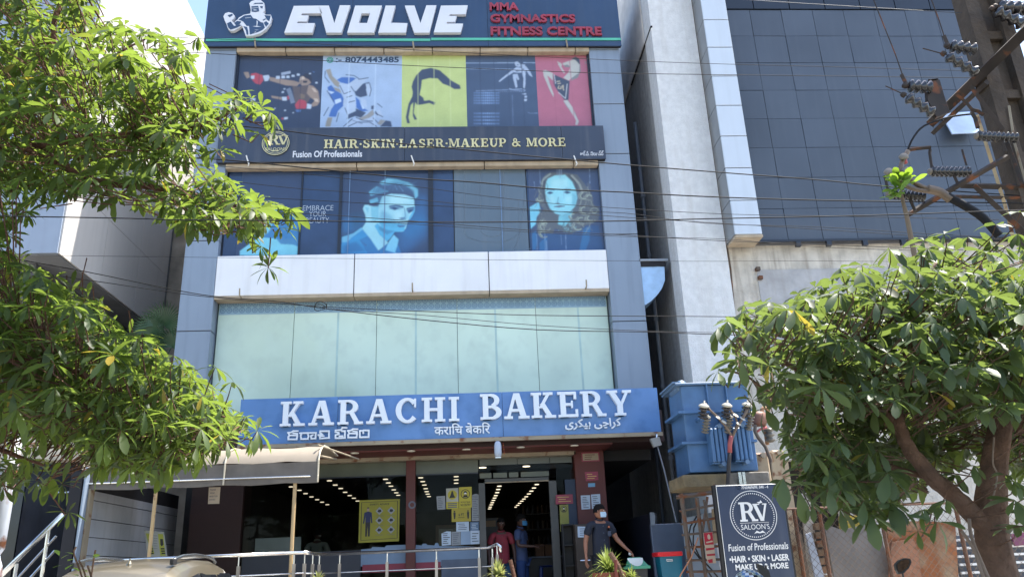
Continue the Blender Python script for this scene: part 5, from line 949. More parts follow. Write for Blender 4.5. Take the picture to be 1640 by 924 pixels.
# ================================================================ transformer
YX = 12.4
t = TR = thing('transformer', 'blue painted pole mounted transformer on a stone slab beside the tower', 'transformer', (W(1155, 755, YX).x, YX+.4, W(1155, 757, YX).z))
mat('trafo_blue', (70, 106, 148), .42, var=.15, vs=4, streak=.4, dirt=(.08, .14, .22, 1), coat=.1); mat('trafo_light', (100, 126, 156), .4, var=.1)
tzs = lambda y: W(1155, y, YX).z
ax0, ax1 = W(1098, 690, YX).x, W(1206, 690, YX).x; ZB, ZT = tzs(755), tzs(616)
MB().box(ax0, ax1, YX, YX+.8, ZB, ZT, b=.01).build('tank', M['trafo_blue'], t)
MB().box(ax0-.1, ax1+.02, YX-.06, YX+.9, ZT+.002, ZT+.035, b=.005).build('tank_lid', M['trafo_light'], t)
for y in (659, 708): MB().box(ax0-.1, ax1+.02, YX-.07, YX+.85, tzs(y)-.02, tzs(y)+.02).build('stiffener', M['trafo_blue'], t)
for px in (1132, 1163): x = W(px, 635, YX).x; MB().box(x-.012, x+.012, YX-.06, YX-.001, tzs(657), ZT).build('rib', M['trafo_blue'], t)
MB().box(ax0-.14, ax0-.02, YX-.05, YX+.85, ZT+.036, ZT+.06).build('lid_edge', M['trafo_light'], t)
q = W(1087, 620, YX+.3); MB().lathe((q.x, YX+.1, q.z-.02), [(.09, 0), (.1, .04), (.1, .5), (.09, .54)], 14, M['trafo_light'], axis=(0, 1, 0)).build('conservator', None, t, smooth=True)
for a, b, y0, y1 in ((1137.5, 1165, 686, 740), (1174.5, 1202.5, 686, 738)):
    x0, x1 = W(a, 713, YX-.2).x, W(b, 713, YX-.2).x; z0, z1 = W(1155, y1, YX-.2).z, W(1155, y0, YX-.2).z
    for k in range(4):
        w = (x1-x0)/4; MB().box(x0+k*w+.006, x0+(k+1)*w-.006, YX-.25, YX-.01, z0, z1, b=.012).build('radiator_fin', M['trafo_blue'], t)
    MB().box(x0, x1, YX-.22, YX-.06, z0-.02, z0-.002).box(x0, x1, YX-.22, YX-.06, z1+.002, z1+.02).build('radiator_header', M['trafo_blue'], t)
    for zz in (z0-.03, z1+.03): MB().lathe(((x0+x1)/2+.03, YX-.26, zz), [(.035, 0), (.035, .2)], 10, M['trafo_light'], axis=(0, 1, 0)).build('radiator_pipe', None, t)
mat('porcelain', (44, 36, 32), .25, var=.2, coat=.4); mat('porcelain_cap', (178, 172, 158), .4, var=.1)
def insul(mb, c, ax, L, r, n, m_=None, core=.5):
    pr = []; m_ = m_ or M['porcelain']
    for k in range(n):
        h = L*k/n; pr += [(r*core, h), (r, h+L/n*.35), (r*.96, h+L/n*.5), (r*core, h+L/n*.8)]
    mb.lathe(c, pr, 12, m_, axis=ax); return mb
tq = lambda x, y, Y: W(1070+x/5.133, 600+y/5.133, Y)
for x, y in ((295, 255), (485, 250), (650, 245)):
    c = tq(x, y, YX-.38); ax = Vector((.12, -.35, .93)).normalized(); b = MB(); base = c-ax*.2
    insul(b, base, ax, .18, .085, 3); b.lathe(c-ax*.03, [(.05, 0), (.085, .015), (.08, .035), (.04, .06), (.014, .07), (.01, .11)], 12, M['porcelain_cap'], axis=ax)
    b.tube([base, base+Vector((0, .3, .02))], .03, 6, M['trafo_blue']).build('high_bushing', None, t, smooth=True)
for x, y in ((320, 355), (505, 355), (680, 330)):
    c = tq(x, y, YX-.3); ax = Vector((.18, -.3, .93)).normalized(); b = MB(); insul(b, c-ax*.24, ax, .24, .066, 5, mat('porcelain_grey', (110, 104, 94), .35)); b.lathe(c, [(.055, 0), (.055, .03), (.018, .04), (.012, .06)], 10, M['porcelain_cap'], axis=ax); b.build('low_bushing', None, t, smooth=True)
mat('cable_brown', (104, 88, 74), .5, var=.2); mat('tape_pink', (168, 84, 84), .6)
def cab(nm, lab, pts, r, m_, par=None):
    b = MB().tube(pts, r, 7, m_); o = b.build(nm, None, par, smooth=True)
    return o
tc = lambda l, Y: [tq(x, y, Y+d) for x, y, d in l]
cab('lead', 0, tc([(305, 235, -.38), (345, 290, -.4), (410, 350, -.42), (470, 420, -.4), (515, 490, -.35), (515, 560, -.3)], YX), .018, M['cable_brown'], TR)
cab('lead', 0, tc([(495, 250, -.38), (520, 300, -.4), (555, 350, -.4), (570, 400, -.4), (540, 480, -.33)], YX), .018, M['cable_brown'], TR)
cab('lead', 0, tc([(660, 240, -.38), (640, 310, -.42), (600, 380, -.42), (560, 440, -.4), (530, 510, -.33), (510, 600, -.3)], YX), .022, M['cable_brown'], TR)
cab('lead_joint', 0, tc([(520, 500, -.34), (508, 570, -.31), (508, 640, -.3)], YX), .035, M['tape_pink'], TR)
cab('down_lead', 0, tc([(508, 630, -.3), (500, 740, -.3), (492, 900, -.3), (492, 1000, -.3)], YX), .032, mat('cable_dark', (52, 46, 44), .6), TR)
for x, y in ((410, 355), (455, 390), (555, 338), (575, 405), (610, 365)):
    q = tq(x, y, YX-.41); MB().lathe(q, [(.02, 0), (.05, .012), (.02, .024)], 8, M['porcelain_cap'], axis=(.4, -.6, .6)).build('lead_clamp', None, TR)
# slab and rusty lattice stand
t = thing('transformer_stand', 'rusty iron lattice stand with a mossy stone slab holding the blue transformer', 'stand', (W(1125, 900, YX).x, YX, .13))
sx0, sx1 = W(1092, 768, YX-.1).x, W(1233, 765, YX-.1).x; sz0, sz1 = W(1150, 779, YX-.1).z, W(1155, 758, YX-.1).z
mat('mossy_stone', (128, 112, 84), .9, var=.3, vs=4, bump=.8, bs=20, dirt=(.12, .1, .07, 1), dirtamt=.6); mat('grey_stone', (118, 112, 104), .9, var=.3, vs=5, bump=.8, bs=20)
xm = W(1166, 768, YX-.1).x
MB().box(sx0+.02, xm-.005, YX-.1, YX+.8, sz0, sz1, b=.015).build('stone_slab', M['mossy_stone'], t); MB().box(xm+.005, sx1, YX-.1, YX+.8, sz0+.02, sz1+.01, b=.015).build('stone_slab', M['grey_stone'], t)
for a, b in ((1183, 1188), (1189.5, 1194)): MB().box(W(a, 765, YX-.12).x, W(b, 765, YX-.12).x, YX-.125, YX-.11, sz0, sz1+.01).build('strap', M['steel'], t)
RS = M['rusty_steel']; yy = YX-.2
def bar(x0, y0, x1, y1, w, Y=yy, nm='bar', par=None, m_=None): MB().tube([W(x0, y0, Y), W(x1, y1, Y)], w, 4, m_ or RS).build(nm, None, par or t)
bar(1091, 790, 1108, 924, .035, nm='upright'); bar(1146, 775, 1166, 930, .035, nm='upright'); bar(1116, 797, 1131, 930, .03, nm='upright')
for k, (a, b, c, d) in enumerate(((1083, 796, 1146, 788), (1088, 818, 1146, 808), (1090, 839, 1147, 829), (1092, 856, 1150, 851), (1096, 876, 1154, 874), (1098, 897, 1158, 895), (1099, 915, 1163, 914))): bar(a, b, c, d, .018 if k else .03, nm='rung')
bar(1133, 795, 1124, 860, .02, nm='brace'); bar(1127, 800, 1137, 850, .018, nm='brace')
for l in ([(1116, 826), (1106, 842), (1103, 856), (1110, 880), (1125, 900), (1140, 924)], [(1122, 822), (1111, 845), (1110, 870), (1120, 890), (1138, 910), (1150, 924)]): cab('cable', 0, [W(a, b, yy+.1) for a, b in l], .012, M['black'], t)
t = thing('backing_sheets', 'pale and tan sheets standing behind the rusty lattice stand', 'sheets', (W(1125, 880, 13.2).x, 13.2, .13))
MB().trace([(1092, 830), (1140, 820), (1152, 905), (1160, 930), (1104, 935)], 13.2, .02, mat('sheet_pale', (134, 146, 158), .6, var=.15)).build('sheet', None, t)
MB().trace([(1140, 815), (1150, 812), (1160, 868), (1143, 870)], 13.1, .02, mat('sheet_tan', (150, 134, 110), .8, var=.15)).build('sheet', None, t)
# red and cream warning board hung on the lattice
b = MB(); wq = zc(1000, 820, 8.8875); YZ = yy-.06; cr = mat('warn_cream', (190, 172, 150), .6); wr = mat('warn_red', (168, 36, 56), .5)
b.trace(wq([(1125, 290), (1252, 276), (1306, 722), (1200, 726), (1165, 640)]), YZ, .015, cr)
for q_ in ([(1128, 295), (1250, 282), (1272, 455), (1150, 462)], [(1160, 510), (1282, 500), (1286, 525), (1164, 545)], [(1172, 595), (1290, 585), (1294, 612), (1176, 620)], [(1185, 675), (1255, 660), (1258, 715), (1205, 720)]): b.trace(wq(q_), YZ-.004, 0, wr)
b.trace(wq([(1180, 330), (1200, 305), (1220, 330), (1225, 370), (1205, 390), (1185, 370)]), YZ-.006, 0, cr); b.trace(wq([(1160, 420), (1250, 400), (1262, 420), (1170, 440)]), YZ-.006, 0, cr)
tag(b.build('danger_plate'), 'red and cream danger plate with a skull hung on the rusty lattice', 'plate')
MB().tube([W(1118, 860, YZ), W(1108, 890, YZ), W(1090, 920, YZ), W(1086, 930, YZ)], .01, 5, mat('striped_cord', (160, 110, 80), .6)).build('cord', None); tag(bpy.data.objects['cord'], 'pinkish cord hanging slanted through the rusty lattice', 'cord')
# ---- salon board on a frame
YV = 11.6
t = thing('salon_board', 'tall dark salon board with a round RV emblem in front of the transformer stand', 'sign', (W(1205, 900, YV).x, YV, .14))
bx0, bx1 = W(1155.5, 850, YV).x, W(1262, 850, YV).x; bz1 = W(1195, 776, YV).z; bz0 = .9
MB().box(bx0, bx1, YV, YV+.06, bz0, bz1, b=.004).build('board_panel', mat('board_navy', (46, 58, 82), .4, var=.1, streak=.12, dirt=(.2, .22, .26, 1)), t)
for a in ((bx0-.05, bx0-.004), (bx1+.002, bx1+.03)): MB().box(a[0], a[1], YV+.01, YV+.08, .14, bz1+.01).build('frame_post', M['black'], t)
MB().box(bx0-.004, bx0+.004, YV-.006, YV-.0, bz0, bz1).build('edge_line', M['white_paint'], t)
MB().box(bx0-.004, bx1, YV-.006, YV-.0, bz1+.002, bz1+.009).build('edge_line', M['white_paint'], t)
bb = lambda x, y: (1140+x/5.814, 765+y/5.814); wpt = mat('board_white_ink', (.72, .73, .74, 1), .5, var=.03)
def btext(s, x0, y0, x1, y1, **k):
    (a, b_), (c, d) = bb(x0, y0), bb(x1, y1); mb = MB(); pxtext(mb, s, a, b_, c, d, YV-.006, wpt, **k); mb.build('lettering', None, t)
btext('7760469699, 040 - 4', 275, 72, 525, 104, bold=.02)
btext('Fusion of Professionals', 152, 605, 712, 672, bold=.012, shear=.12)
btext('•HAIR • SKIN • LASER', 163, 716, 722, 778, bold=.03); btext('MAKE UP & MORE', 220, 794, 714, 850, bold=.03)
mb = MB(); q = W(*bb(388, 345), YV-.006); r = W(*bb(605, 345), YV).x-q.x
mb.ring(q, r, .01, 48, wpt)
for k in range(64):
    a = 2*math.pi*k/64; x, z = q.x+(r-.042)*math.cos(a), q.z+(r-.042)*math.sin(a); mb.add([(x-.007, q.y, z-.007), (x+.007, q.y, z-.007), (x+.007, q.y, z+.007), (x-.007, q.y, z+.007)], [(0, 1, 2, 3)], wpt)
(a, b_), (c, d) = bb(255, 222), bb(518, 402); rv_letters(mb, rect(a, b_, c, d, YV-.008), YV-.01, wpt)
(a, b_), (c, d) = bb(272, 428), bb(538, 478); pxtext(mb, "SALOON'S", a, b_, c, d, YV-.006, wpt, bold=.0)
z = W(*bb(400, 416), YV).z; mb.add([(q.x-r*.62, YV-.006, z-.002), (q.x+r*.62, YV-.006, z-.002), (q.x+r*.62, YV-.006, z+.003), (q.x-r*.62, YV-.006, z+.003)], [(0, 1, 2, 3)], wpt)
z = W(*bb(418, 510), YV).z; mb.prism([(q.x+.06+a*.85, z+b_) for a, b_ in [(-.1, -.01), (-.05, .03), (0, .008), (.05, .03), (.1, -.01), (.05, .0), (0, -.008), (-.05, .0)]], YV-.006, 0, wpt)
z = W(*bb(247, 90), YV); mb.ring(z, .028, .007, 14, wpt); mb.build('round_emblem', None, t)
# ---- rusty tanks, hook pipe behind the board
for i, (x0, y0, x1, y1, Y, lb) in enumerate(((1212, 724, 1236, 800, 12.9, 'rust streaked cream tank right beside the blue transformer'), (1240, 720, 1262, 800, 13.1, 'rust streaked cream tank farther right behind the leaves'))):
    X0, X1, Z0, Z1 = rect(x0, y0, x1, y1, Y); tt = thing('rusty_tank', lb, 'tank', ((X0+X1)/2, Y+.2, Z0), 'rusty tanks beside the transformer')
    MB().box(X0, X1, Y, Y+.4, Z0-1.2, Z1, b=.03).build('tank_body', mat('tank_cream', (176, 156, 128), .6, rust=.5, streak=.35, dirt=(.2, .09, .04, 1)), tt)
    MB().lathe(((X0+X1)/2+.02, Y-.05, Z1-.05), [(.045, 0), (.045, .1)], 10, M['tan_tile'], axis=(0, 1, 0)).build('cap', None, tt)
tt = thing('breather_drum', 'small rusty brown drum beside the right side of the transformer', 'drum', W(1210, 680, 12.9)); q = W(1210, 672, 12.9)
MB().lathe((q.x, 12.8, q.z-.12), [(.1, 0), (.15, .05), (.15, .17), (.12, .22)], 14, mat('drum_brown', (120, 84, 70), .6, var=.2)).build('drum_body', None, tt, smooth=True)
tt = thing('hook_pipe', 'rusty hooked pipe with an insulator stack right of the transformer', 'pipe', W(1228, 712, 12.9))
MB().tube([W(a, b, 12.9) for a, b in ((1229, 712), (1226, 690), (1222, 670), (1220, 656), (1224, 652), (1229, 655), (1231, 660))], .035, 8, mat('hook_rust', (160, 120, 88), .7, rust=.3)).build('pipe', None, tt, smooth=True)
b = MB(); insul(b, W(1234, 708, 12.85), (0, 0, 1), .25, .09, 3, M['porcelain_grey']); b.build('insulator', None, tt, smooth=True)
cab('lead', 0, [W(a, b, 12.7) for a, b in ((1210, 680), (1209, 690), (1214, 700), (1226, 715), (1234, 735), (1238, 760))], .03, M['cable_brown'], tt); cab('lead', 0, [W(a, b, 12.7) for a, b in ((1211, 692), (1218, 687), (1228, 684))], .02, M['tape_pink'], tt)
# ================================================================ fence, sheets behind it
YH = 12.0
t = thing('wire_fence', 'rusty chain link fence on pipe posts right of the tall dark salon board', 'fence', (W(1380, 900, YH).x, YH, .13))
fx0, fx1 = W(1236, 860, YH).x, W(1640, 860, YH).x; fz1 = W(1300, 813, YH).z; fz0 = .4
mb = MB(); st = .11; n = int((fx1-fx0+fz1-fz0)/st)
wm = mat('fence_wire', (110, 96, 84), .6, metal=.4)
for k in range(n):
    for s in (1, -1):
        x = fx0+k*st if s < 0 else fx0-(fz1-fz0)+k*st
        pa, pb_ = (x, fz0), (x+(fz1-fz0), fz1)
        if s < 0: pa, pb_ = (x-(fz1-fz0)+0, fz1), (x, fz0)
        (xa_, za_), (xb_, zb_) = pa, pb_; sl_ = (zb_-za_)/(xb_-xa_)
        if xa_ < fx0: za_ += sl_*(fx0-xa_); xa_ = fx0
        if xb_ > fx1: zb_ += sl_*(fx1-xb_); xb_ = fx1
        if xb_-xa_ > .02: mb.tube([(xa_, YH+.004*s, za_), (xb_, YH+.004*s, zb_)], .0035, 3, wm, cap=False)
tag(mb.build('wire_mesh', None, t), kind='stuff')
for px in (1281, 1322, 1421, 1545): x = W(px, 870, YH).x; MB().tube([(x, YH+.03, .13), (x, YH+.03, fz1)], .03, 6, mat('fence_rust', (96, 66, 50), .7, rust=.6)).build('post', None, t)
MB().tube([(fx0, YH+.03, fz1), (fx1, YH+.03, fz1)], .02, 6, M['fence_rust']).build('top_rail', None, t)
def slab(nm, lab, cat, q_, Y, m_, th=.05, group=None): return tag(MB().trace(q_, Y, th, m_).build(nm), lab, cat, group)
G_ = 'scrap boards leaning behind the fence'
slab('scrap_board', 'rust stained cream board right against the salon board', 'board', [(1236, 740), (1262, 738), (1292, 935), (1255, 935)], 12.35, mat('sb1', (176, 156, 128), .7, rust=.3, streak=.3), group=G_)
slab('scrap_board', 'grey weathered plank among the scrap behind the fence', 'board', [(1275, 852), (1283, 852), (1300, 935), (1290, 935)], 12.2, mat('sb2', (104, 92, 80), .8, var=.3), group=G_)
slab('scrap_board', 'tall narrow pale board with a white top end', 'board', [(1283, 790), (1297, 788), (1316, 935), (1296, 935)], 12.42, mat('sb3', (190, 182, 170), .7, var=.2, streak=.3), group=G_)
slab('scrap_board', 'bluish white board left of the rusty lattice post', 'board', [(1291, 855), (1299, 852), (1324, 935), (1308, 935)], 12.24, mat('sb4', (164, 172, 186), .6, var=.1), group=G_)
SBK = thing('scrap_stack', 'narrow stack of rusty scrap blocks between the pale boards and the grey sheet', 'scrap stack', (W(1315, 900, 12.3).x, 12.3, .13))
for k in range(7): y0 = 838+k*14; sb_ = (MB().trace([(1305+k*1.6, y0), (1317+k*1.8, y0-2), (1319+k*1.8, y0+9), (1307+k*1.6, y0+10)], 12.3, .1, mat('rub', (120, 96, 74), .9, var=.4, rust=.3)).build('scrap_block', None, SBK))
slab('grey_sheet', 'wide grey sheet standing behind the wire fence under the right tree', 'sheet', [(1320, 838), (1348, 848), (1395, 838), (1412, 860), (1432, 935), (1338, 935)], 12.6, mat('gsheet', (112, 108, 106), .6, var=.12, streak=.2))
slab('yellow_sheet', 'yellow sheet peeking out above the grey sheet', 'sheet', [(1345, 826), (1382, 824), (1386, 838), (1375, 850), (1346, 847)], 12.7, mat('ysheet', (176, 152, 50), .6, var=.1))
slab('rusty_sheet', 'large rusty orange brown iron sheet left of the right tree trunk', 'sheet', [(1420, 835), (1466, 834), (1494, 834), (1530, 840), (1536, 935), (1432, 935), (1424, 880)], 12.5, M['rust_sheet'])
slab('rusty_sheet', 'smaller rusty sheet overlapping the large rusty sheet on its left', 'sheet', [(1428, 868), (1462, 862), (1470, 880), (1478, 935), (1424, 935)], 12.44, mat('rsheet2', (140, 98, 76), .8, var=.3, rust=.4))
t = thing('louvre_panel', 'grey louvre grille with white slats behind the right tree trunk', 'grille', (W(1600, 900, 12.8).x, 12.8, .13))
X0, X1 = W(1535, 890, 12.8).x, W(1680, 890, 12.8).x
MB().box(X0, X1, 12.85, 12.9, .13, W(1590, 855, 12.8).z).build('back_panel', mat('lp_dark', (54, 62, 76), .5), t)
for k in range(6): z = W(1590, 862+k*13.2, 12.8).z; MB().box(X0, X1, 12.8, 12.84, z-.018, z+.018).build('slat', mat('slat_white', (.68, .68, .68, 1), .5, var=.05), t)
MB().trace([(1620, 855), (1680, 845), (1680, 868), (1626, 874)], 12.7, .03, mat('mag', (110, 50, 84), .5)).build('purple_panel', None, t)
# ================================================================ overhead cables
mat('cable_black', (.01, .01, .012, 1), .75, var=0, spec=.25); mat('cable_pale', (70, 74, 84), .6, var=0)
def cable(name, label, px, Y, r=.009, m_='cable_black', ext=True):
    pts = [W(a, b, Y+(c[0] if c else 0)) for a, b, *c in px]
    out = []
    for i in range(len(pts)-1):           # smooth run through the points
        p0, p1, p2, p3 = pts[max(i-1, 0)], pts[i], pts[i+1], pts[min(i+2, len(pts)-1)]
        for k in range(4): t_ = k/4; out.append(.5*((2*p1)+(p2-p0)*t_+(2*p0-5*p1+4*p2-p3)*t_*t_+(3*p1-p0-3*p2+p3)*t_**3))
    out.append(pts[-1]); return tag(MB().tube(out, r*.6, 5, M[m_]).build(name, smooth=True), label, 'cable', 'cables strung across the street front')
cable('overhead_cable', 'cable crossing the row of top floor posters through the phone number', [(-200, 58), (320, 85), (517, 97.6), (643, 104.8), (857, 114), (997, 118), (1318, 122), (1522, 124.6), (1700, 126)], 8.6, .007)
cable('overhead_cable', 'thin cable just above the top floor posters dropping to the right', [(-200, 40), (320, 62), (460, 68), (640, 79), (783, 87), (945, 95), (1124, 102), (1318, 107), (1522, 113), (1700, 116)], 8.7, .006)
cable('overhead_cable', 'highest cable crossing the head of the dark blue glass wall', [(1080, -9), (1194, 0), (1318, 8), (1546, 21.6), (1720, 32)], 8.4, .008, 'cable_pale')
cable('overhead_cable', 'thick cable cutting across the salon sign lettering', [(-200, 150), (200, 186), (413, 205), (497, 215), (589, 225), (680, 234), (847, 250), (1000, 264), (1149, 276), (1318, 289), (1423, 299), (1700, 318)], 8.3, .012)
cable('overhead_cable', 'thick cable starting under the salon sign and crossing above the man portrait', [(-200, 205), (200, 246), (355, 256), (489, 269), (663, 286), (760, 292), (884, 303), (1000, 308), (1129, 315), (1318, 321), (1583, 325), (1750, 328)], 8.2, .013)
cable('overhead_cable', 'thin cable over the dark hair of the man portrait', [(300, 262), (452, 275), (551, 286), (680, 301), (760, 312), (884, 326), (1000, 334), (1159, 343), (1318, 346), (1600, 352)], 8.5, .006)
cable('overhead_cable', 'thin cable over the forehead of the man portrait', [(300, 282), (464, 301), (589, 310), (680, 321), (760, 329), (884, 338), (1000, 348), (1318, 368), (1500, 380)], 8.6, .006)
cable('overhead_cable', 'thin cable over the eyes of the man portrait', [(300, 312), (484, 320), (589, 326), (680, 329), (884, 339), (1000, 341.5), (1129, 357.6), (1318, 364), (1475, 374), (1700, 386)], 8.4, .006)
cable('overhead_cable', 'black cable running nearly level in front of the left tree leaves', [(-150, 342), (0, 346), (208, 350), (294, 352.5), (402, 353), (680, 356), (847, 355.5), (1000, 354), (1159, 350), (1318, 347), (1431, 344), (1600, 338), (1750, 333)], 4.4, .0065)
cable('overhead_cable', 'thin cable below the lips of the man portrait', [(300, 336), (484, 342), (589, 349), (722, 359), (834, 368), (1000, 376.6), (1159, 386), (1318, 392), (1640, 404)], 8.8, .007)
cable('overhead_cable', 'second thin cable just under the one below the man portrait lips', [(400, 350), (600, 356), (722, 363), (834, 371), (1000, 379), (1159, 383), (1318, 396), (1500, 402)], 8.3, .005)
cable('overhead_cable', 'hair thin cable crossing the white band of panels', [(60, 409), (346, 412.5), (520, 414), (720, 415.6), (1100, 418.5), (1318, 418), (1600, 421)], 8.9, .004)
cable('overhead_cable', 'lower cable rising left across the frosted glazing', [(-60, 400), (131, 434), (266, 461.6), (346, 475), (446, 483), (519, 494), (680, 512.5), (860, 528), (1037, 531.6), (1164, 536), (1400, 540)], 7.6, .008)
cable('overhead_cable', 'upper cable meeting the wire coil on the frosted glazing', [(-60, 420), (150, 450), (320, 474), (514, 491), (680, 498.7), (857, 505), (1100, 506.6), (1250, 508), (1450, 510)], 7.7, .007)
cable('overhead_cable', 'middle cable fanning out from the coil above the bakery sign', [(519, 494), (600, 500), (680, 505), (860, 521), (1037, 530), (1164, 533)], 7.65, .005)
q = W(513, 495, 7.6); tag(MB().tube([(q.x+.062*math.cos(a*.45), 7.6+.02*math.sin(a), q.z+.04*math.sin(a*.45)+.002*a) for a in range(29)], .004, 4, M['cable_black']).build('wire_coil'), 'small coil of wire hanging where the lower cables meet', 'cable coil')
# ================================================================ electric pole at the upper right
YO = 8.4
PO = thing('electric_pole', 'tall weathered concrete pole with slanting iron cross arms and insulators at the right edge', 'pole', (W(1580, 60, YO).x, YO, .13))
mat('pole_concrete', (76, 66, 57), .9, var=.3, vs=3, bump=.8, bs=20, streak=.4, dirt=(.03, .025, .02, 1)); mat('arm_iron', (58, 50, 46), .7, metal=.2, var=.3, rust=.25); mat('insulator_dark', (46, 44, 46), .22, var=.2, coat=.5)
pxm = W(1583, 60, YO).x
px0, px1 = W(1551, 60, YO).x, W(1616, 60, YO).x; w3 = (px1-px0)/3
MB().box(px0, px0+w3, YO-.12, YO+.12, .13, 13).build('flange', M['pole_concrete'], PO); MB().box(px0+w3+.001, px1-w3*.9, YO-.02, YO+.1, .13, 13).build('web', M['pole_concrete'], PO); MB().box(px1-w3*.9+.001, px1, YO-.14, YO+.12, .13, 13).build('flange', M['pole_concrete'], PO)
for z in (4.4, 5.2, 6.0, 6.9, 7.8, 8.7): MB().box(px0+w3, px1-w3*.9, YO-.10, YO-.021, z, z+.12).build('pole_step', M['pole_concrete'], PO)
def iron(l, r, nm='cross_arm', m_='arm_iron', n=4, par=None): return MB().tube(l, r, n, M[m_]).build(nm, None, par or PO)
XA = px0-.03
a, b = WX(1492, 196, XA-.0), WX(1660, 34, XA)
iron([a, b], .085); iron([a+Vector((0, .02, -.16)), a.lerp(b, .55)+Vector((0, 0, -.16))], .04)
def stack(c, ax, L, r, n, par, nm='insulator', m_='insulator_dark'):
    b = MB(); insul(b, c, ax, L, r, n, M[m_], .55); e = Vector(c)+Vector(ax).normalized()*L
    b.lathe(e, [(r*.4, 0), (r*.45, .03), (r*.3, .06)], 8, M['arm_iron'], axis=ax); return b.build(nm, None, par, smooth=True)
A_ = lambda x, y, d=0: W(x, y, YO+d)
for (x0, y0, x1, y1, r) in ((1492, 141, 1453, 138, .085), (1496, 182, 1450, 154, .08), (1563, 80, 1520, 74, .085), (1566, 118, 1514, 88, .08), (1645, 14, 1596, 12, .1), (1640, 40, 1592, 16, .09)):
    c, e = A_(x0, y0, -.3), A_(x1, y1, -.3); stack(c, (e-c), (e-c).length, r, 4, PO)
iron([A_(1488, 130, -.25), A_(1500, 128, -.25), A_(1518, 180, -.25), A_(1494, 186, -.25)], .03, 'end_plate'); MB().trace([(1484, 132), (1505, 128), (1520, 180), (1500, 188), (1486, 160)], YO-.28, .06, M['arm_iron']).build('end_plate', None, PO)
for l in ([(1444, 120), (1450, 132), (1452, 140)], [(1512, 58), (1517, 70), (1519, 78)]): iron([A_(x, y, -.3) for x, y in l], .03, 'clamp')
for l in ([(1395, -10), (1415, 40), (1435, 90), (1446, 122)], [(1488, -10), (1503, 30), (1512, 58)], [(1418, 138), (1440, 148), (1452, 154)], [(1478, 78), (1500, 84), (1516, 88)]): iron([A_(x, y, -.3) for x, y in l], .009, 'line_wire')
# lower arms
XB = WX(1520, 310, XA).x
iron([A_(1452, 345, -.1), A_(1614, 251, -.6)], .035); iron([A_(1538, 297, -.1), A_(1690, 302, -.1)], .04); iron([A_(1525, 315, -.1), A_(1690, 318, -.1)], .025); iron([A_(1560, 297, -.2), A_(1640, 372, -.2)], .04, 'brace'); iron([A_(1555, 139, -.15), A_(1606, 208, -.15)], .035, 'brace')
iron([A_(1565, 185, -.1), A_(1610, 330, -.1), A_(1625, 390, -.1)], .025, 'rod', 'pole_tan'); iron([A_(1612, 225, -.2), A_(1638, 296, -.2)], .03, 'rod'); iron([A_(1616, 170, -.15), A_(1625, 230, -.15), A_(1648, 310, -.15)], .018, 'conduit', 'beige_trim')
for (x0, y0, x1, y1) in ((1424, 311, 1482, 315), (1491, 275, 1555, 276), (1565, 218, 1630, 221)):
    c, e = A_(x0, y0, -.35), A_(x1, y1, -.35); b = MB(); L_ = (e-c).length; pr_ = []
    for k in range(9): pr_ += [(.03, L_*(k+.05)/9), (.066, L_*(k+.35)/9), (.066, L_*(k+.5)/9), (.03, L_*(k+.85)/9)]
    b.lathe(c, pr_, 12, M['insulator_dark'], axis=(e-c)); b.lathe(c-(e-c).normalized()*.03, [(.03, 0), (.04, .01), (.04, .03)], 12, mat('end_cap', (120, 112, 102), .5), axis=(e-c)); b.build('fuse_insulator', None, PO, smooth=True)
    m2 = c.lerp(e, .55); iron([m2-Vector((0, 0, .03)), m2-Vector((-.03, 0, .2))], .022, 'insulator_post')
for l, r in (([(1423, 308), (1418, 285), (1415, 282)], .02), ([(1493, 272), (1489, 245), (1490, 240)], .02), ([(1490, 236), (1470, 238), (1455, 240)], .025), ([(1548, 265), (1543, 248), (1541, 240)], .015), ([(1566, 205), (1562, 190), (1556, 180)], .03), ([(1530, 150), (1548, 165), (1560, 180)], .025), ([(1575, 185), (1566, 178), (1556, 176)], .03)): iron([A_(x, y, -.35) for x, y in l], r, 'link')
def sm(l, Y, d=0):
    P_ = [W(x, y, Y+d) for x, y in l]; out = []
    for i in range(len(P_)-1):
        p0, p1, p2, p3 = P_[max(i-1, 0)], P_[i], P_[i+1], P_[min(i+2, len(P_)-1)]
        for k in range(4): t_ = k/4; out.append(.5*((2*p1)+(p2-p0)*t_+(2*p0-5*p1+4*p2-p3)*t_*t_+(3*p1-p0-3*p2+p3)*t_**3))
    return out+[P_[-1]]
for l, r, m_ in (([(1555, 183), (1520, 188), (1480, 202), (1462, 222), (1454, 240)], .012, 'cable_black'), ([(1454, 242), (1444, 262), (1447, 278), (1470, 296), (1500, 308)], .03, 'cable_brown'), ([(1425, 276), (1435, 285), (1455, 300), (1480, 306), (1500, 306)], .026, 'cable_brown'), ([(1485, 303), (1505, 308), (1522, 320)], .052, 'cable_brown'), ([(1515, 314), (1545, 330), (1575, 350), (1600, 378)], .05, 'cable_black'), ([(1448, 250), (1450, 262)], .024, 'tape_pink')): MB().tube(sm(l, YO, -.5), r, 7, M[m_]).build('cable', None, PO, smooth=True)
for x, y in ((1447, 254), (1451, 276), (1423, 278)): q = A_(x, y, -.52); MB().lathe(q, [(.03, 0), (.055, .02), (.04, .05)], 10, mat('end_cap', (120, 112, 102), .5), axis=(-.3, -.8, .4)).build('cable_end', None, PO, smooth=True)
tag(MB().tube([W(1465, 410, 8.0), W(1452, 345, 8.0), W(1445, 318, 8.0), W(1441, 290, 8.0)], [.03, .026, .02, .012], 7, mat('dry_branch', (120, 104, 86), .8, var=.2)).build('dry_stick'), 'bare upright stick with a tuft of leaves touching the iron arm', 'branch')
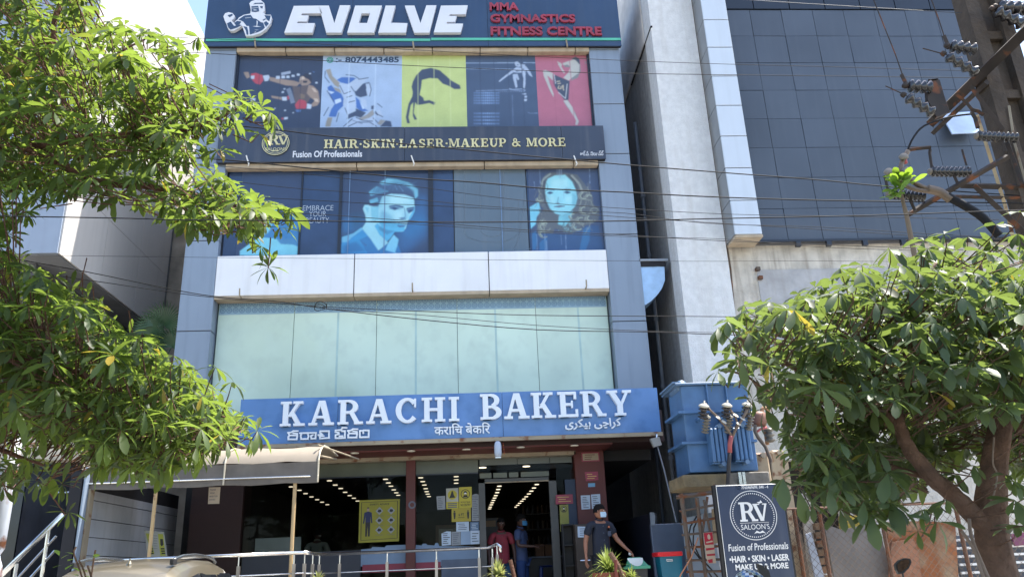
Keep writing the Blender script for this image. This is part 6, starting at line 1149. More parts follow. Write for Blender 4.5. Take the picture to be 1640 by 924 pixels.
# ================================================================ leaves
leafmat('leaf_left', (.046, .072, .026), (.3, .42, .06), .5, .44); leafmat('leaf_right', (.068, .1, .05), (.25, .34, .07), .48, .4); mat('bark', (104, 80, 66), .95, var=.3, vs=8, bump=1., bs=40); mat('bark_left', (96, 66, 52), .95, var=.3, vs=8, bump=1., bs=40)
def leaf_verts(L, wd, droop, fold=.18, nseg=3):
    # base at origin, along +X, up +Z; midrib with two halves folded
    vs, fs = [(0, 0, 0)], []
    prof = [(.14, .16), (.5, .82), (.76, 1.), (.92, .55)] if nseg == 4 else [(.2, .3), (.55, .9), (.82, .85)]
    for u, w in prof:
        z = -droop*u*u*L
        vs += [(u*L, -w*wd/2, z+fold*w*wd/2), (u*L, 0, z), (u*L, w*wd/2, z+fold*w*wd/2)]
    vs.append((L, 0, -droop*L)); n = len(prof)
    fs += [(0, 1, 2), (0, 2, 3)]
    for k in range(n-1): a = 1+3*k; fs += [(a, a+3, a+4, a+1), (a+1, a+4, a+5, a+2)]
    a = 1+3*(n-1); e = len(vs)-1; fs += [(a, e, a+1), (a+1, e, a+2)]
    return vs, fs
def inpoly(x, y, P_):
    c = False; j = len(P_)-1
    for i in range(len(P_)):
        if (P_[i][1] > y) != (P_[j][1] > y) and x < (P_[j][0]-P_[i][0])*(y-P_[i][1])/(P_[j][1]-P_[i][1])+P_[i][0]: c = not c
        j = i
    return c
def basis(ax, roll):
    ax = ax.normalized(); s = ax.cross(Vector((0, 0, 1)))
    if s.length < .05: s = Vector((1, 0, 0))
    s.normalize(); u = s.cross(ax); return Matrix((ax, s*math.cos(roll)+u*math.sin(roll), u*math.cos(roll)-s*math.sin(roll))).transposed()
def make_tree(root, crown_polys, branches, leafm, barkm, L0, wd0, seed, extra=(), nl=(6, 8), droopy=.5, twig_mat=None):
    rr = random.Random(seed); whorls = []
    for poly, n, y0, y1, mind in crown_polys:
        xs_ = [p_[0] for p_ in poly]; ys_ = [p_[1] for p_ in poly]; got = []; tries = 0
        while len(got) < n and tries < n*60:
            tries += 1; x, y = rr.uniform(min(xs_), max(xs_)), rr.uniform(min(ys_), max(ys_))
            if not inpoly(x, y, poly): continue
            Y = rr.uniform(y0, y1); p_ = W(x, y, Y)
            if any((p_-g).length < mind for g in got[-140:]): continue
            got.append(p_)
        whorls += got
    whorls += [W(x, y, Y) for x, y, Y in extra]
    pts = [q for br, _ in branches for q in br]
    tw = MB(); leaves = []
    for c in whorls:
        q = min(pts, key=lambda v: (v-c).length); d = c-q; dl_ = d.length or 1
        ax = (d.normalized()*.7+Vector((rr.uniform(-.4, .4), rr.uniform(-.4, .4), .75))).normalized()
        st = c-ax*.1-(d.normalized())*min(dl_*.6, .35)-Vector((0, 0, .04)); tw.tube([st, c-ax*.09, c], [.006, .0045, .003], 3, cap=False)
        k = rr.randint(*nl); a0 = rr.random()*6.28; B3 = basis(ax, a0); sc = rr.uniform(.6, 1.05); dr = rr.uniform(.15, droopy+.35)
        for i in range(k):
            a = 2*math.pi*i/k+rr.uniform(-.25, .25); el = rr.uniform(-.1, .55)-dr*.45
            dv = (B3 @ Vector((math.sin(el), math.cos(el)*math.cos(a), math.cos(el)*math.sin(a)))).normalized()
            dv = (dv+Vector((0, 0, -dr*.35))).normalized(); leaves.append((c, dv, rr.uniform(-.5, .5), L0*sc*rr.uniform(.7, 1.12), rr.uniform(.12, .6), rr.random()))
    # the leaves that show largest are leaves of their own
    def key(l):
        p_ = l[0]; d = p_-Vector((0, 0, CH)); z = d.dot(_fw)
        if z <= 0: return 99
        x, y = 820+FPX*d.dot(_rt)/z, 462-FPX*d.dot(_up)/z
        return z/l[3]+(60 if not (0 < x < 1640 and 0 < y < 924) else 0)
    leaves.sort(key=key); big, rest = leaves[:298], leaves[298:]
    vars_ = []
    for k in range(6):
        vs, fs = leaf_verts(1, wd0*(.85+.06*k), .1+.09*k, .2, 4); me = bpy.data.meshes.new('leaf'); me.from_pydata([tuple(v) for v in vs], [], fs); me.materials.append(leafm); me.polygons.foreach_set("use_smooth", [True]*len(fs)); vars_.append(me)
    ro = ORG[root.name]
    for c, dv, roll, L_, dp, rn in big:
        o = bpy.data.objects.new('leaf', vars_[int(rn*5.99)]); COL.objects.link(o); o.parent = root
        m4 = (basis(dv, roll)).to_4x4() @ Matrix.Scale(L_, 4); m4.translation = c-ro; o.matrix_local = m4
    V, F = [], []
    tv = [leaf_verts(1, wd0*.95, .1+.15*k, .2, 3) for k in range(4)]
    for c, dv, roll, L_, dp, rn in rest:
        vs, fs = tv[int(rn*3.99)]; B3 = basis(dv, roll); n = len(V)
        for v in vs: q = B3 @ Vector(v)*L_+c-ro; V.append((q.x, q.y, q.z))
        F += [tuple(i+n for i in f) for f in fs]
    me = bpy.data.meshes.new('foliage'); me.from_pydata(V, [], F); me.materials.append(leafm); me.polygons.foreach_set("use_smooth", [True]*len(F)); o = link('foliage', me, root); tag(o, kind='stuff')
    o = tw.build('twigs', barkm, root); tag(o, kind='stuff')
    for br, rad in branches:
        MB().tube(br, rad, 9).build('branch' if rad[0] < .1 else 'trunk', barkm, root, smooth=True)
def wob(l, Y):    # branch polyline through pixels with per point depth, subdivided and slightly crooked
    P_ = [W(x, y, Y+d) for x, y, d in l]; out = []; rr = random.Random(int(l[0][0]))
    for i in range(len(P_)-1):
        p0, p1, p2, p3 = P_[max(i-1, 0)], P_[i], P_[i+1], P_[min(i+2, len(P_)-1)]
        for k in range(5): t_ = k/5; out.append(.5*((2*p1)+(p2-p0)*t_+(2*p0-5*p1+4*p2-p3)*t_*t_+(3*p1-p0-3*p2+p3)*t_**3)+Vector((rr.uniform(-.008, .008),)*3))
    return out+[P_[-1]]
def br(l, Y, r0, r1): p_ = wob(l, Y); n = len(p_); return (p_, [r0+(r1-r0)*i/(n-1) for i in range(n)])
# left tree: stands outside the left edge, three tiers reach into view
YL = 5.9
TL = thing('left_tree', 'large leafy tree reaching in from the left edge in front of the bakery building', 'tree', (W(-330, 900, YL).x, YL, .13))
q = Vector((W(-330, 900, YL).x, YL, .13))
trunk = [q, q+Vector((.05, 0, 1.4)), q+Vector((0, .1, 2.6)), W(-300, 250, YL), W(-250, 60, YL), W(-200, -120, YL)]
brs = [(trunk, [.2, .17, .15, .11, .08, .05]), br([(-310, 560, 0), (-120, 520, -.1), (20, 500, -.3), (60, 520, -.3), (95, 575, -.4), (135, 600, -.4), (180, 622, -.4), (280, 645, -.3), (360, 668, -.2)], YL, .05, .008), br([(-300, 330, 0), (-80, 250, .1), (60, 235, 0), (130, 221, -.1), (230, 215, -.2), (300, 207, -.3), (350, 190, -.3), (395, 165, -.3)], YL, .05, .007),
       br([(-290, 260, 0), (0, 200, .3), (70, 170, .3), (98, 165, .3), (95, 110, .3), (85, 40, .2), (110, -20, .2)], YL, .045, .018), br([(95, 140, .3), (150, 115, .2), (200, 80, .2), (240, 60, .2)], YL, .02, .006), br([(60, 240, 0), (150, 290, .1), (250, 300, 0), (340, 320, -.1), (400, 335, -.2), (445, 330, -.2)], YL, .04, .008), br([(60, 510, -.3), (75, 580, -.2), (110, 640, -.1), (170, 680, 0)], YL, .03, .008), br([(-250, 60, 0), (-60, -40, 0), (120, -60, 0)], YL, .06, .02), br([(-320, 640, 0), (-100, 700, .2), (0, 720, .2), (70, 745, .3)], YL, .04, .008)]
upper = [(-420, -260), (120, -200), (160, -20), (178, 30), (240, 48), (285, 66), (300, 92), (290, 128), (350, 150), (400, 156), (422, 172), (395, 195), (350, 215), (330, 245), (365, 290), (415, 315), (445, 332), (440, 352), (400, 372), (330, 368), (260, 345), (200, 318), (110, 300), (70, 325), (40, 375), (-30, 400), (-420, 400)]
lower = [(-420, 380), (-20, 370), (20, 405), (60, 432), (110, 450), (165, 492), (225, 530), (285, 565), (325, 600), (350, 640), (395, 670), (380, 700), (320, 715), (255, 735), (210, 740), (150, 745), (120, 705), (60, 680), (0, 700), (-420, 760)]
low2 = [(-420, 740), (0, 715), (50, 725), (95, 740), (60, 775), (10, 790), (-420, 850)]
rtip = [(235, 310), (330, 300), (400, 322), (440, 335), (400, 365), (330, 372)]
make_tree(TL, [(upper, 1500, 4.9, 7.2, .1), ([(-300, -200), (120, -150), (150, 20), (240, 110), (300, 160), (250, 270), (60, 290), (-300, 390)], 420, 7., 8.4, .1), ([(-300, 430), (40, 450), (180, 530), (280, 610), (300, 680), (150, 720), (-300, 700)], 320, 7., 8.2, .1), (lower, 1150, 4.8, 7.6, .09), ([(140, 700), (330, 690), (395, 690), (350, 715), (300, 735), (255, 755), (160, 760)], 60, 5., 6., .07), (low2, 90, 5.6, 7.2, .08), ([(0, 60), (160, 50), (350, 150), (330, 220), (250, 300), (0, 300)], 230, 5.0, 6.8, .08), (rtip, 40, 5.2, 6., .07), ([(0, 480), (160, 520), (300, 590), (370, 660), (350, 710), (150, 740), (100, 690), (0, 680)], 230, 5.0, 6.9, .08)], brs, M['leaf_left'], M['bark_left'], .18, .29, 21,
          extra=[(420, 178, 5.5), (405, 165, 5.5), (380, 150, 5.6), (446, 332, 5.6), (428, 322, 5.6), (455, 340, 5.5), (465, 335, 5.45), (462, 350, 5.5), (448, 365, 5.5), (432, 180, 5.4), (436, 195, 5.5), (415, 215, 5.5), (412, 690, 5.4), (395, 668, 5.5), (372, 612, 5.5), (400, 700, 5.5), (345, 588, 5.6), (300, 80, 5.7), (318, 60, 5.8), (330, 235, 5.6), (352, 240, 5.5), (430, 428, 5.5), (418, 395, 5.5), (100, 775, 5.4), (60, 770, 5.3), (80, 762, 5.5), (110, 820, 6.4)], nl=(6, 9))
# right tree
YR_ = 5.6
q = W(1602, 905, YR_)
TRR = thing('right_tree', 'broad leafy tree with a forked brown trunk at the right edge', 'tree', (q.x, YR_, .13))
base = Vector((q.x, YR_, .13))
tr = [base, Vector((q.x-.01, YR_, .8)), W(1597, 905, YR_), W(1588, 860, YR_), W(1586, 800, YR_), W(1592, 740, YR_), W(1602, 680, YR_), W(1625, 590, YR_), W(1660, 480, YR_)]
b2 = [(tr, [.16, .135, .118, .112, .108, .09, .08, .06, .05]), br([(1578, 845, 0), (1540, 806, -.05), (1500, 770, -.1), (1462, 728, -.1), (1442, 690, -.1), (1438, 665, -.1), (1420, 600, 0), (1380, 540, 0)], YR_, .072, .025), br([(1440, 680, -.1), (1380, 640, -.1), (1300, 600, -.2), (1230, 570, -.2), (1180, 540, -.2)], YR_, .035, .008), br([(1430, 640, 0), (1460, 560, .1), (1470, 480, .1), (1500, 420, .1)], YR_, .04, .01), br([(1500, 768, 0), (1400, 740, .1), (1320, 720, .1), (1270, 735, 0)], YR_, .025, .008), br([(1640, 690, 0), (1600, 600, .2), (1580, 500, .2), (1570, 420, .2)], YR_, .05, .012), br([(1345, 640, 0), (1260, 640, 0), (1190, 600, -.1), (1160, 595, -.1)], YR_, .015, .005)]
crown = [(1160, 505), (1190, 488), (1240, 482), (1290, 462), (1345, 448), (1380, 430), (1440, 425), (1480, 400), (1520, 392), (1580, 392), (1640, 400), (1950, 370), (2000, 700), (1800, 700), (1640, 680), (1450, 650), (1262, 660), (1240, 625), (1200, 600), (1170, 560)]
crown_low = [(1262, 650), (1450, 640), (1640, 670), (1700, 720), (1650, 760), (1560, 725), (1500, 760), (1450, 790), (1400, 805), (1330, 775), (1290, 750), (1262, 725)]
under = [(1290, 700), (1400, 700), (1425, 760), (1430, 810), (1400, 815), (1330, 795), (1290, 770)]
make_tree(TRR, [(crown, 1050, 4.6, 7.0, .1), (crown_low, 330, 5.8, 7.2, .09), (under, 60, 4.8, 5.6, .08), ([(1240, 500), (1640, 440), (1640, 640), (1280, 640)], 220, 4.8, 6.6, .09)], b2, M['leaf_right'], M['bark'], .19, .4, 33,
          extra=[(1150, 525, 5.4), (1165, 515, 5.3), (1150, 595, 5.4), (1180, 590, 5.4), (1205, 640, 5.2), (1225, 655, 5.2), (1255, 765, 4.9), (1278, 780, 5.0), (1380, 425, 5.4), (1345, 430, 5.4), (1425, 400, 5.2), (1480, 385, 5.2), (1512, 375, 5.2), (1550, 380, 5.4), (1585, 385, 5.3), (1300, 805, 5.), (1345, 815, 5.), (1395, 825, 4.9), (1425, 830, 5.), (1500, 835, 4.8), (1480, 815, 4.9), (1625, 800, 5.), (1635, 340, 4.4), (1595, 360, 4.8), (1630, 375, 4.8), (1625, 770, 5.2), (1640, 820, 5.1), (1628, 840, 5.3), (1610, 760, 5.2), (1655, 780, 5.2), (1560, 745, 5.2), (1530, 760, 5.4), (1470, 850, 5.), (1515, 800, 4.9)], nl=(5, 8), droopy=.6)
for k, l in enumerate(([(1592, 700), (1590, 740), (1597, 760), (1592, 790), (1586, 800)], [(1540, 850), (1560, 880), (1570, 910), (1580, 935)], [(1552, 830), (1556, 860), (1572, 900), (1590, 940)])): MB().tube(sm(l, YR_, -.2), .012 if k else .006, 5, mat('root_pale', (128, 112, 100), .8, var=.2)).build('hanging_root', None, TRR)
# tuft on the stick
def tuft(name, label, cat, c, n, L, wd, m_, spread=1., seed=1, par=None, up=.4):
    rr = random.Random(seed); b = MB(); c = Vector(c)
    for k in range(n):
        a = rr.random()*6.28; dv = Vector((math.cos(a)*spread, math.sin(a)*spread, up+rr.random()*.8)).normalized(); vs, fs = leaf_verts(1, wd, rr.uniform(.1, .5), .15, 4); B3 = basis(dv, rr.uniform(-.4, .4)); l = L*rr.uniform(.6, 1.1); o = c+Vector((rr.uniform(-1, 1), rr.uniform(-1, 1), rr.uniform(-1, 1)))*.12*L*2
        b.add([B3 @ Vector(v)*l+o for v in vs], fs)
    o = b.build(name, m_, par, smooth=True); return tag(o, label, cat) if not par else o
lb = leafmat('leaf_bright', (.07, .16, .03), (.4, .6, .05), .4, .4)
for k, (x, y) in enumerate(((1441, 290), (1434, 312), (1456, 296), (1444, 303))): tuft('leaf_tuft', 0, 0, W(x, y, 7.75), 10, .2, .4, lb, 1, k, bpy.data.objects['dry_stick'])
# fan palm on the left ledge
q = W(262, 545, 16.2)
PT = thing('fan_palm', 'dark green fan palm in the gap left of the blue grey pillar', 'palm', (q.x, 16.2, q.z-.6)); rr = random.Random(4)
mat('palm_green', (.05, .11, .05, 1), .4, var=.3)
for px, py, sc in ((262, 500, 1.0), (240, 515, .9), (275, 535, .8), (245, 545, .8)):
    c = W(px, py+20, 16.2); b = MB(); a0 = rr.uniform(1.2, 1.9)
    for k in range(26):
        a = a0+(k-13)*.16; L_ = sc*.62*(1-.2*abs(k-13)/13); d = Vector((math.cos(a), -.35, math.sin(a))).normalized(); s_v = Vector((-math.sin(a), 0, math.cos(a)))*.018
        b.add([c-s_v*.4, c+d*L_*.6-s_v, c+d*L_+Vector((0, -.05, -.09)), c+d*L_*.6+s_v, c+s_v*.4], [(0, 1, 2, 3, 4)])
    b.build('frond', M['palm_green'], PT); MB().tube([(q.x, 16.2, q.z-.6), c], .012, 5, M['palm_green']).build('stalk', None, PT)
MB().lathe((q.x, 16.2, q.z-.95), [(.12, 0), (.17, .3), (.19, .36)], 14, mat('terracotta', (120, 66, 46), .8)).build('pot', None, PT)
tag(MB().box(XLB-.02, -5.62, 15.9, 16.9, q.z-1.05, q.z-.955).build('ledge_slab', M['kerb']), 'dark ledge slab between the pale building and the pillar carrying the palm', 'ledge')
# spiky plants at the bottom edge
def spiky(name, label, c, n, L, seed, wdt=.06, m_=None):
    c = Vector(c); t = thing(name, label, 'plant', (c.x, c.y, c.z-.5)); rr = random.Random(seed); b = MB()
    for k in range(n):
        a = rr.random()*6.28; el = rr.uniform(.1, 1.45); l = L*rr.uniform(.6, 1.1); h = Vector((math.cos(a), math.sin(a), 0)); pts = []
        for i in range(5):
            u = i/4; pts.append(c+h*math.cos(el)*l*u+Vector((0, 0, math.sin(el)*l*u-.55*l*u*u*math.cos(el)*1.2)))
        s_v = Vector((-h.y, h.x, 0)); w_ = [.5, 1, .9, .6, 0]; vs = []
        for i, p_ in enumerate(pts): vs += [p_-s_v*w_[i]*L*wdt/2, p_+s_v*w_[i]*L*wdt/2]
        b.add(vs, [(2*i, 2*i+2, 2*i+3, 2*i+1) for i in range(4)])
    o = b.build('leaf_blades', m_, t, smooth=True); tag(o, kind='stuff')
    MB().lathe((c.x, c.y, c.z-.5), [(.16, 0), (.2, .42), (.23, .44), (.23, .5), (.19, .5)], 16, M['terracotta']).build('pot', None, t); return t
pl1 = leafmat('spider_leaf', (.2, .28, .06), (.55, .62, .15), .45, .3); pl2 = leafmat('variegated', (.3, .34, .12), (.6, .62, .2), .45, .3)
spiky('spider_plant', 'bright green spiky plant in front of the man in navy', W(975, 916, 11.4), 240, .42, 5, .05, pl1)
spiky('variegated_plant', 'yellow green leafy plant at the end of the railing by the door', W(798, 925, 12.0), 150, .3, 6, .12, pl2)
spiky('low_plant', 'small pale leafed plant at the bend of the steel railing', W(509, 930, 12.0), 40, .24, 8, .12, pl2)
spiky('low_green_plant', 'low olive green plant at the bottom edge right of the spider plant', W(1012, 926, 11.3), 110, .22, 9, .08, pl1)
tag(MB().tube([W(977, 885, 11.2), W(990, 905, 11.2), W(1000, 930, 11.2)], .035, 7, M['bark']).build('plant_stake'), 'thick brown stake slanting through the spiky plant', 'stake')
tag(MB().tube([W(986, 896, 11.15), W(987, 935, 11.15)], .022, 7, mat('red_stake', (110, 50, 40), .7)).build('thin_stake'), 'thin reddish upright stake beside the thick slanting one', 'stake')
tag(MB().tube([W(817, 896, 12.0), W(821, 912, 12.0), W(826, 935, 12.0)], .03, 7, M['bark_left']).build('short_stake'), 'short brown stake right of the plant by the door', 'stake')
q = W(135, 935, 7.4); TS_ = thing('roadside_shrub', 'sparse small shrub with round pale leaves left of the parked car', 'shrub', (q.x, 7.4, .13)); rr = random.Random(12)
for l in ([(135, 935), (125, 905), (118, 885), (122, 875)], [(140, 935), (133, 910), (126, 897)], [(150, 935), (140, 905)], [(145, 930), (150, 895), (153, 880)]):
    P_ = sm(l, 7.4); MB().tube([Vector((q.x, 7.4, .13))]+P_, .008, 5, M['bark']).build('stem', None, TS_)
for x, y in ((95, 890), (100, 904), (108, 898), (113, 887), (118, 903), (128, 915), (124, 895), (133, 920), (160, 893), (155, 886), (127, 922), (140, 915), (104, 884)):
    vs, fs = leaf_verts(1, .75, .2, .1, 4); B3 = basis(Vector((rr.uniform(-1, 1), rr.uniform(-1, .2), rr.uniform(-.4, .6))), 0); c = W(x, y, 7.35+rr.uniform(-.1, .1)); MB().add([B3 @ Vector(v)*.075+c for v in vs], fs).build('leaf', lb, TS_, smooth=True)
for x, y in ((65, 898), (100, 780)): pass
# ================================================================ parked car
CY = 8.25
hw = .86; xc = W(199, 910, 8.9).x
mat('car_paint', (128, 120, 104), .3, metal=.55, spec=.5, var=.03, coat=.8); mat('car_glass', (.012, .014, .018, 1), .06, spec=.8, var=0); mat('tyre', (.015, .015, .016, 1), .85); mat('car_black', (.02, .02, .022, 1), .5); mat('tail_red', (.16, .008, .012, 1), .2)
CR = thing('parked_car', 'beige metallic car with silver roof rails parked nose in below the awning', 'car', (xc, CY, .0))
zr_ = W(240, 898, CY+1.2).z-.0
def sec(y, wl, zl_, wr_, zr2, z0=.28):       # half outline: sill, waist, shoulder, roof edge, roof centre
    P_ = [(.0, z0), (hw*.9, z0), (hw, z0+.15), (hw, zl_-.12), (wl, zl_), (wl+(wr_-wl)*.75, zl_+(zr2-zl_)*.72), (wr_, zr2-.06), (wr_*.86, zr2-.012), (wr_*.4, zr2+.02), (0, zr2+.028)]
    return [(x, y, z) for x, z in P_]
def loft(secs, m_, nm, par):
    b = MB(); n = len(secs[0]); vs = []
    for s in secs: vs += [(xc+x, y, z) for x, y, z in s]+[(xc-x, y, z) for x, y, z in s[::-1][1:-1]]
    k = 2*n-2; fs = [(i*k+j, i*k+(j+1) % k, (i+1)*k+(j+1) % k, (i+1)*k+j) for i in range(len(secs)-1) for j in range(k)]
    fs += [tuple(range(k-1, -1, -1)), tuple(range((len(secs)-1)*k, len(secs)*k))]; b.add(vs, fs, m_); return b.build(nm, None, par, smooth=False)
ZR = zr_; wst = 1.08
wst = 1.14
secs = [sec(CY, hw*.9, .8, hw*.8, .92, .4), sec(CY+.04, hw*.98, 1.02, hw*.86, 1.1), sec(CY+.12, hw*.98, wst, hw*.84, wst+.12), sec(CY+.24, hw*.97, wst, hw*.76, ZR-.4), sec(CY+.33, hw*.97, wst, hw*.72, ZR-.2), sec(CY+.42, hw*.97, wst, hw*.7, ZR-.13), sec(CY+.6, hw*.97, wst, hw*.7, ZR-.075), sec(CY+.85, hw*.97, wst, hw*.71, ZR-.03), sec(CY+1.2, hw*.97, wst, hw*.72, ZR), sec(CY+1.7, hw*.97, wst, hw*.72, ZR+.0), sec(CY+2.1, hw*.97, wst, hw*.7, ZR-.05), sec(CY+2.65, hw*.97, wst, hw*.68, wst+.1), sec(CY+2.8, hw*.95, wst-.02, hw*.8, wst+.02), sec(CY+3.45, hw*.9, .95, hw*.7, .98), sec(CY+3.6, hw*.8, .75, hw*.6, .8, .35)]
loft(secs, M['car_paint'], 'body', CR)
o = bpy.data.objects['body']; md = o.modifiers.new('round', 'BEVEL'); md.width = .03; md.segments = 3; md.limit_method = 'ANGLE'; md.angle_limit = R(22)
for p_ in o.data.polygons: p_.use_smooth = True
def cp(y, u, side, off=.006):       # point on the side glass, u from waist to roof edge
    a, b_ = (hw*.97, wst+.04), (hw*.735, ZR-.15-(.06 if y < CY+.7 else 0)); x = a[0]+(b_[0]-a[0])*u+off+(.055 if .2 < u < .9 else .02); return (xc+side*x, y, a[1]+(b_[1]-a[1])*u)
for side in (1, -1):
    for y0, y1, n_ in ((CY+.6, CY+.98, 'quarter_window'), (CY+1.02, CY+1.55, 'side_window'), (CY+1.6, CY+2.15, 'side_window')):
        ks = 4; vs = [cp(y0+(.12 if y0 < CY+.6 else 0)*(1-k/ks) if False else y0, k/ks, side) for k in range(ks+1)]+[cp(y1-.0, k/ks, side) for k in range(ks+1)]
        MB().add(vs, [(k, k+1, ks+2+k, ks+1+k) for k in range(ks)], M['car_glass']).build(n_, None, CR, smooth=True)
    x = xc+side*.5
    rail = MB().tube([(x, CY+.62, ZR-.03), (x, CY+.68, ZR-.0), (x, CY+.9, ZR+.03), (x, CY+1.3, ZR+.05), (x, CY+1.8, ZR+.035), (x, CY+2.0, ZR+.01), (x, CY+2.08, ZR-.03)], .018, 8, mat('rail_silver', (150, 156, 164), .25, metal=.9)).build('roof_rail', None, CR, smooth=True)
    MB().box(x-.022, x+.022, CY+.58, CY+.68, ZR-.06, ZR-.0, b=.006).build('rail_foot', M['car_black'], CR)
MB().add([(xc-hw*.7, CY+.11, wst+.13), (xc+hw*.7, CY+.11, wst+.13), (xc+hw*.62, CY+.27, ZR-.24), (xc-hw*.62, CY+.27, ZR-.24)], [(0, 1, 2, 3)], M['car_glass']).build('rear_window', None, CR)
MB().box(xc-.17, xc+.17, CY+.27, CY+.3, ZR-.235, ZR-.21).build('brake_light', M['tail_red'], CR)
MB().lathe((xc+.06, CY+.62, ZR-.055), [(.035, 0), (.03, .02), (.012, .05), (.008, .075)], 10, M['car_paint']).build('antenna', None, CR)
for side in (1, -1): MB().box(xc+side*hw*.96-.06, xc+side*hw*.96+.01, CY+.02, CY+.2, .8, 1.02, b=.01).build('tail_light', M['tail_red'], CR)
MB().box(xc-.26, xc+.26, CY-.012, CY-.002, .66, .78).build('number_plate', M['white_paint'], CR)
for y in (CY+.7, CY+2.95):
    for side in (1, -1):
        w = MB().lathe((xc+side*(hw-.2), y, .33), [(.2, 0), (.32, .02), (.33, .06), (.33, .16), (.31, .2), (.2, .2)], 24, M['tyre'], axis=(side, 0, 0)).build('wheel', None, CR)
        r_ = MB().lathe((xc+side*(hw-.02), y, .33), [(.2, 0), (.19, .025), (.05, .035)], 16, M['rail_silver'], axis=(side, 0, 0)).build('rim', None, None); r_.parent = w; r_.location = ORG[r_.name]-ORG[w.name]
# ================================================================ people
def skin_mesh(nm, joints, edges, m_, par, sub=2, root=0):
    me = bpy.data.meshes.new(nm); me.from_pydata([j[0] for j in joints], edges, []); o = link(nm, me, par); me.materials.append(m_)
    sk_ = o.modifiers.new('Skin', 'SKIN'); sk_.use_smooth_shade = True; sk_.branch_smoothing = .6
    if not me.skin_vertices: raise RuntimeError('no skin layer')
    for i, j in enumerate(joints): d = me.skin_vertices[0].data[i]; d.radius = j[1] if isinstance(j[1], tuple) else (j[1], j[1]); d.use_root = (i == root)
    ss = o.modifiers.new('Sub', 'SUBSURF'); ss.levels = sub; ss.render_levels = sub; return o
def person(name, label, loc, rz, pose, skin, shirt, trouser, hair, mask=None, long_shirt=0, headturn=0., H=1.7):
    t = thing(name, label, 'person', loc); t.rotation_euler = (0, 0, rz); ORG[t.name] = Vector((0, 0, 0)); k = H/1.7
    hipL, hipR = Vector((.095, 0, .88)), Vector((-.095, 0, .88)); shL, shR = Vector((.185, .01, 1.40)), Vector((-.185, .01, 1.40))
    g = lambda key, d: Vector(pose.get(key, d))
    eL, wL, eR, wR = g('eL', (.25, .03, 1.13)), g('wL', (.25, -.06, .88)), g('eR', (-.25, .03, 1.13)), g('wR', (-.25, -.06, .88))
    kL, aL, kR, aR = g('kL', (.1, -.03, .48)), g('aL', (.11, .02, .08)), g('kR', (-.1, -.03, .48)), g('aR', (-.11, .02, .08))
    S_ = lambda v: tuple(Vector(v)*k)
    J = [((0, 0, .93), (.13, .1)), ((0, .0, 1.12), (.125, .09)), ((0, .01, 1.3), (.14, .1)), ((0, .015, 1.42), (.07, .06)), ((0, 0, 1.50), .052), (shL, .055), (eL, .042), (wL, .027), (shR, .055), (eR, .042), (wR, .027), (hipL, .085), (kL, .058), (aL, .04), (hipR, .085), (kR, .058), (aR, .04), (aL+Vector((0, -.14, -.04)), .035), (aR+Vector((0, -.14, -.04)), .035)]
    E_ = [(0, 1), (1, 2), (2, 3), (3, 4), (3, 5), (5, 6), (6, 7), (3, 8), (8, 9), (9, 10), (0, 11), (11, 12), (12, 13), (0, 14), (14, 15), (15, 16), (13, 17), (16, 18)]
    # palms and fingers grow from the wrists
    for w, e, sd_ in ((wL, eL, 1), (wR, eR, -1)):
        wi = 7 if sd_ == 1 else 10; d = (w-e).normalized(); side = Vector((0, -1, 0)) if abs(d.y) < .8 else Vector((1, 0, 0)); side = (side-d*side.dot(d)).normalized(); nrm = d.cross(side)
        p_ = w+d*.06; pi = len(J); J.append((p_, (.034, .02))); E_.append((wi, pi))
        curl = nrm*(.02*sd_)
        for f, (off, L_) in enumerate(((-.03, .072), (-.01, .082), (.01, .078), (.03, .062))):
            b0 = len(J); J.append((p_+d*.03+side*off, .0095)); J.append((p_+d*(.03+L_*.55)+side*off*1.1+curl*.6, .0085)); J.append((p_+d*(.03+L_)+side*off*1.05+curl*1.8, .007)); E_ += [(pi, b0), (b0, b0+1), (b0+1, b0+2)]
        b0 = len(J); J.append((w+d*.035+side*.035, .011)); J.append((w+d*.075+side*.055, .0095)); E_ += [(wi, b0), (b0, b0+1)]
    skin_mesh('body', [(S_(a), tuple(x*k for x in r) if isinstance(r, tuple) else r*k) for a, r in J], E_, skin, t, 2)
    # shirt and trousers follow the body
    mL, mR = shL.lerp(eL, .72), shR.lerp(eR, .72); hem = .80-long_shirt
    SJ = [((0, 0, 1.1), (.165, .115)), ((0, 0, .96), (.17, .12)), ((0, 0, hem), (.185, .13)), ((0, .01, 1.27), (.17, .12)), ((0, .015, 1.40), (.11, .08)), ((0, .012, 1.465), (.066, .06)), (shL+Vector((-.01, 0, -.005)), .072), (mL, .07), (shR+Vector((.01, 0, -.005)), .072), (mR, .07)]
    skin_mesh('shirt', [(S_(a), tuple(x*k for x in r) if isinstance(r, tuple) else r*k) for a, r in SJ], [(0, 1), (1, 2), (0, 3), (3, 4), (4, 5), (4, 6), (6, 7), (4, 8), (8, 9)], shirt, t, 2)
    TJ = [((0, 0, .95), (.145, .11)), (hipL+Vector((0, 0, -.06)), .105), (kL, .076), (aL+Vector((0, 0, .03)), .068), (hipR+Vector((0, 0, -.06)), .105), (kR, .076), (aR+Vector((0, 0, .03)), .068)]
    skin_mesh('trousers', [(S_(a), tuple(x*k for x in r) if isinstance(r, tuple) else r*k) for a, r in TJ], [(0, 1), (1, 2), (2, 3), (0, 4), (4, 5), (5, 6)], trouser, t, 2)
    for a in (aL, aR): b = MB(); b.ell(S_(a+Vector((0, -.07, -.045))), .05, .14, .045, 12, 8, M['car_black']); b.build('shoe', None, t, smooth=True)
    MB().tube([(.062*k*math.cos(a), -.0*k+.058*k*math.sin(a)+.005, (1.475+.02*math.sin(a))*k) for a in [x_*.35 for x_ in range(19)]], .014*k, 6, shirt).build('collar', None, t, smooth=True)
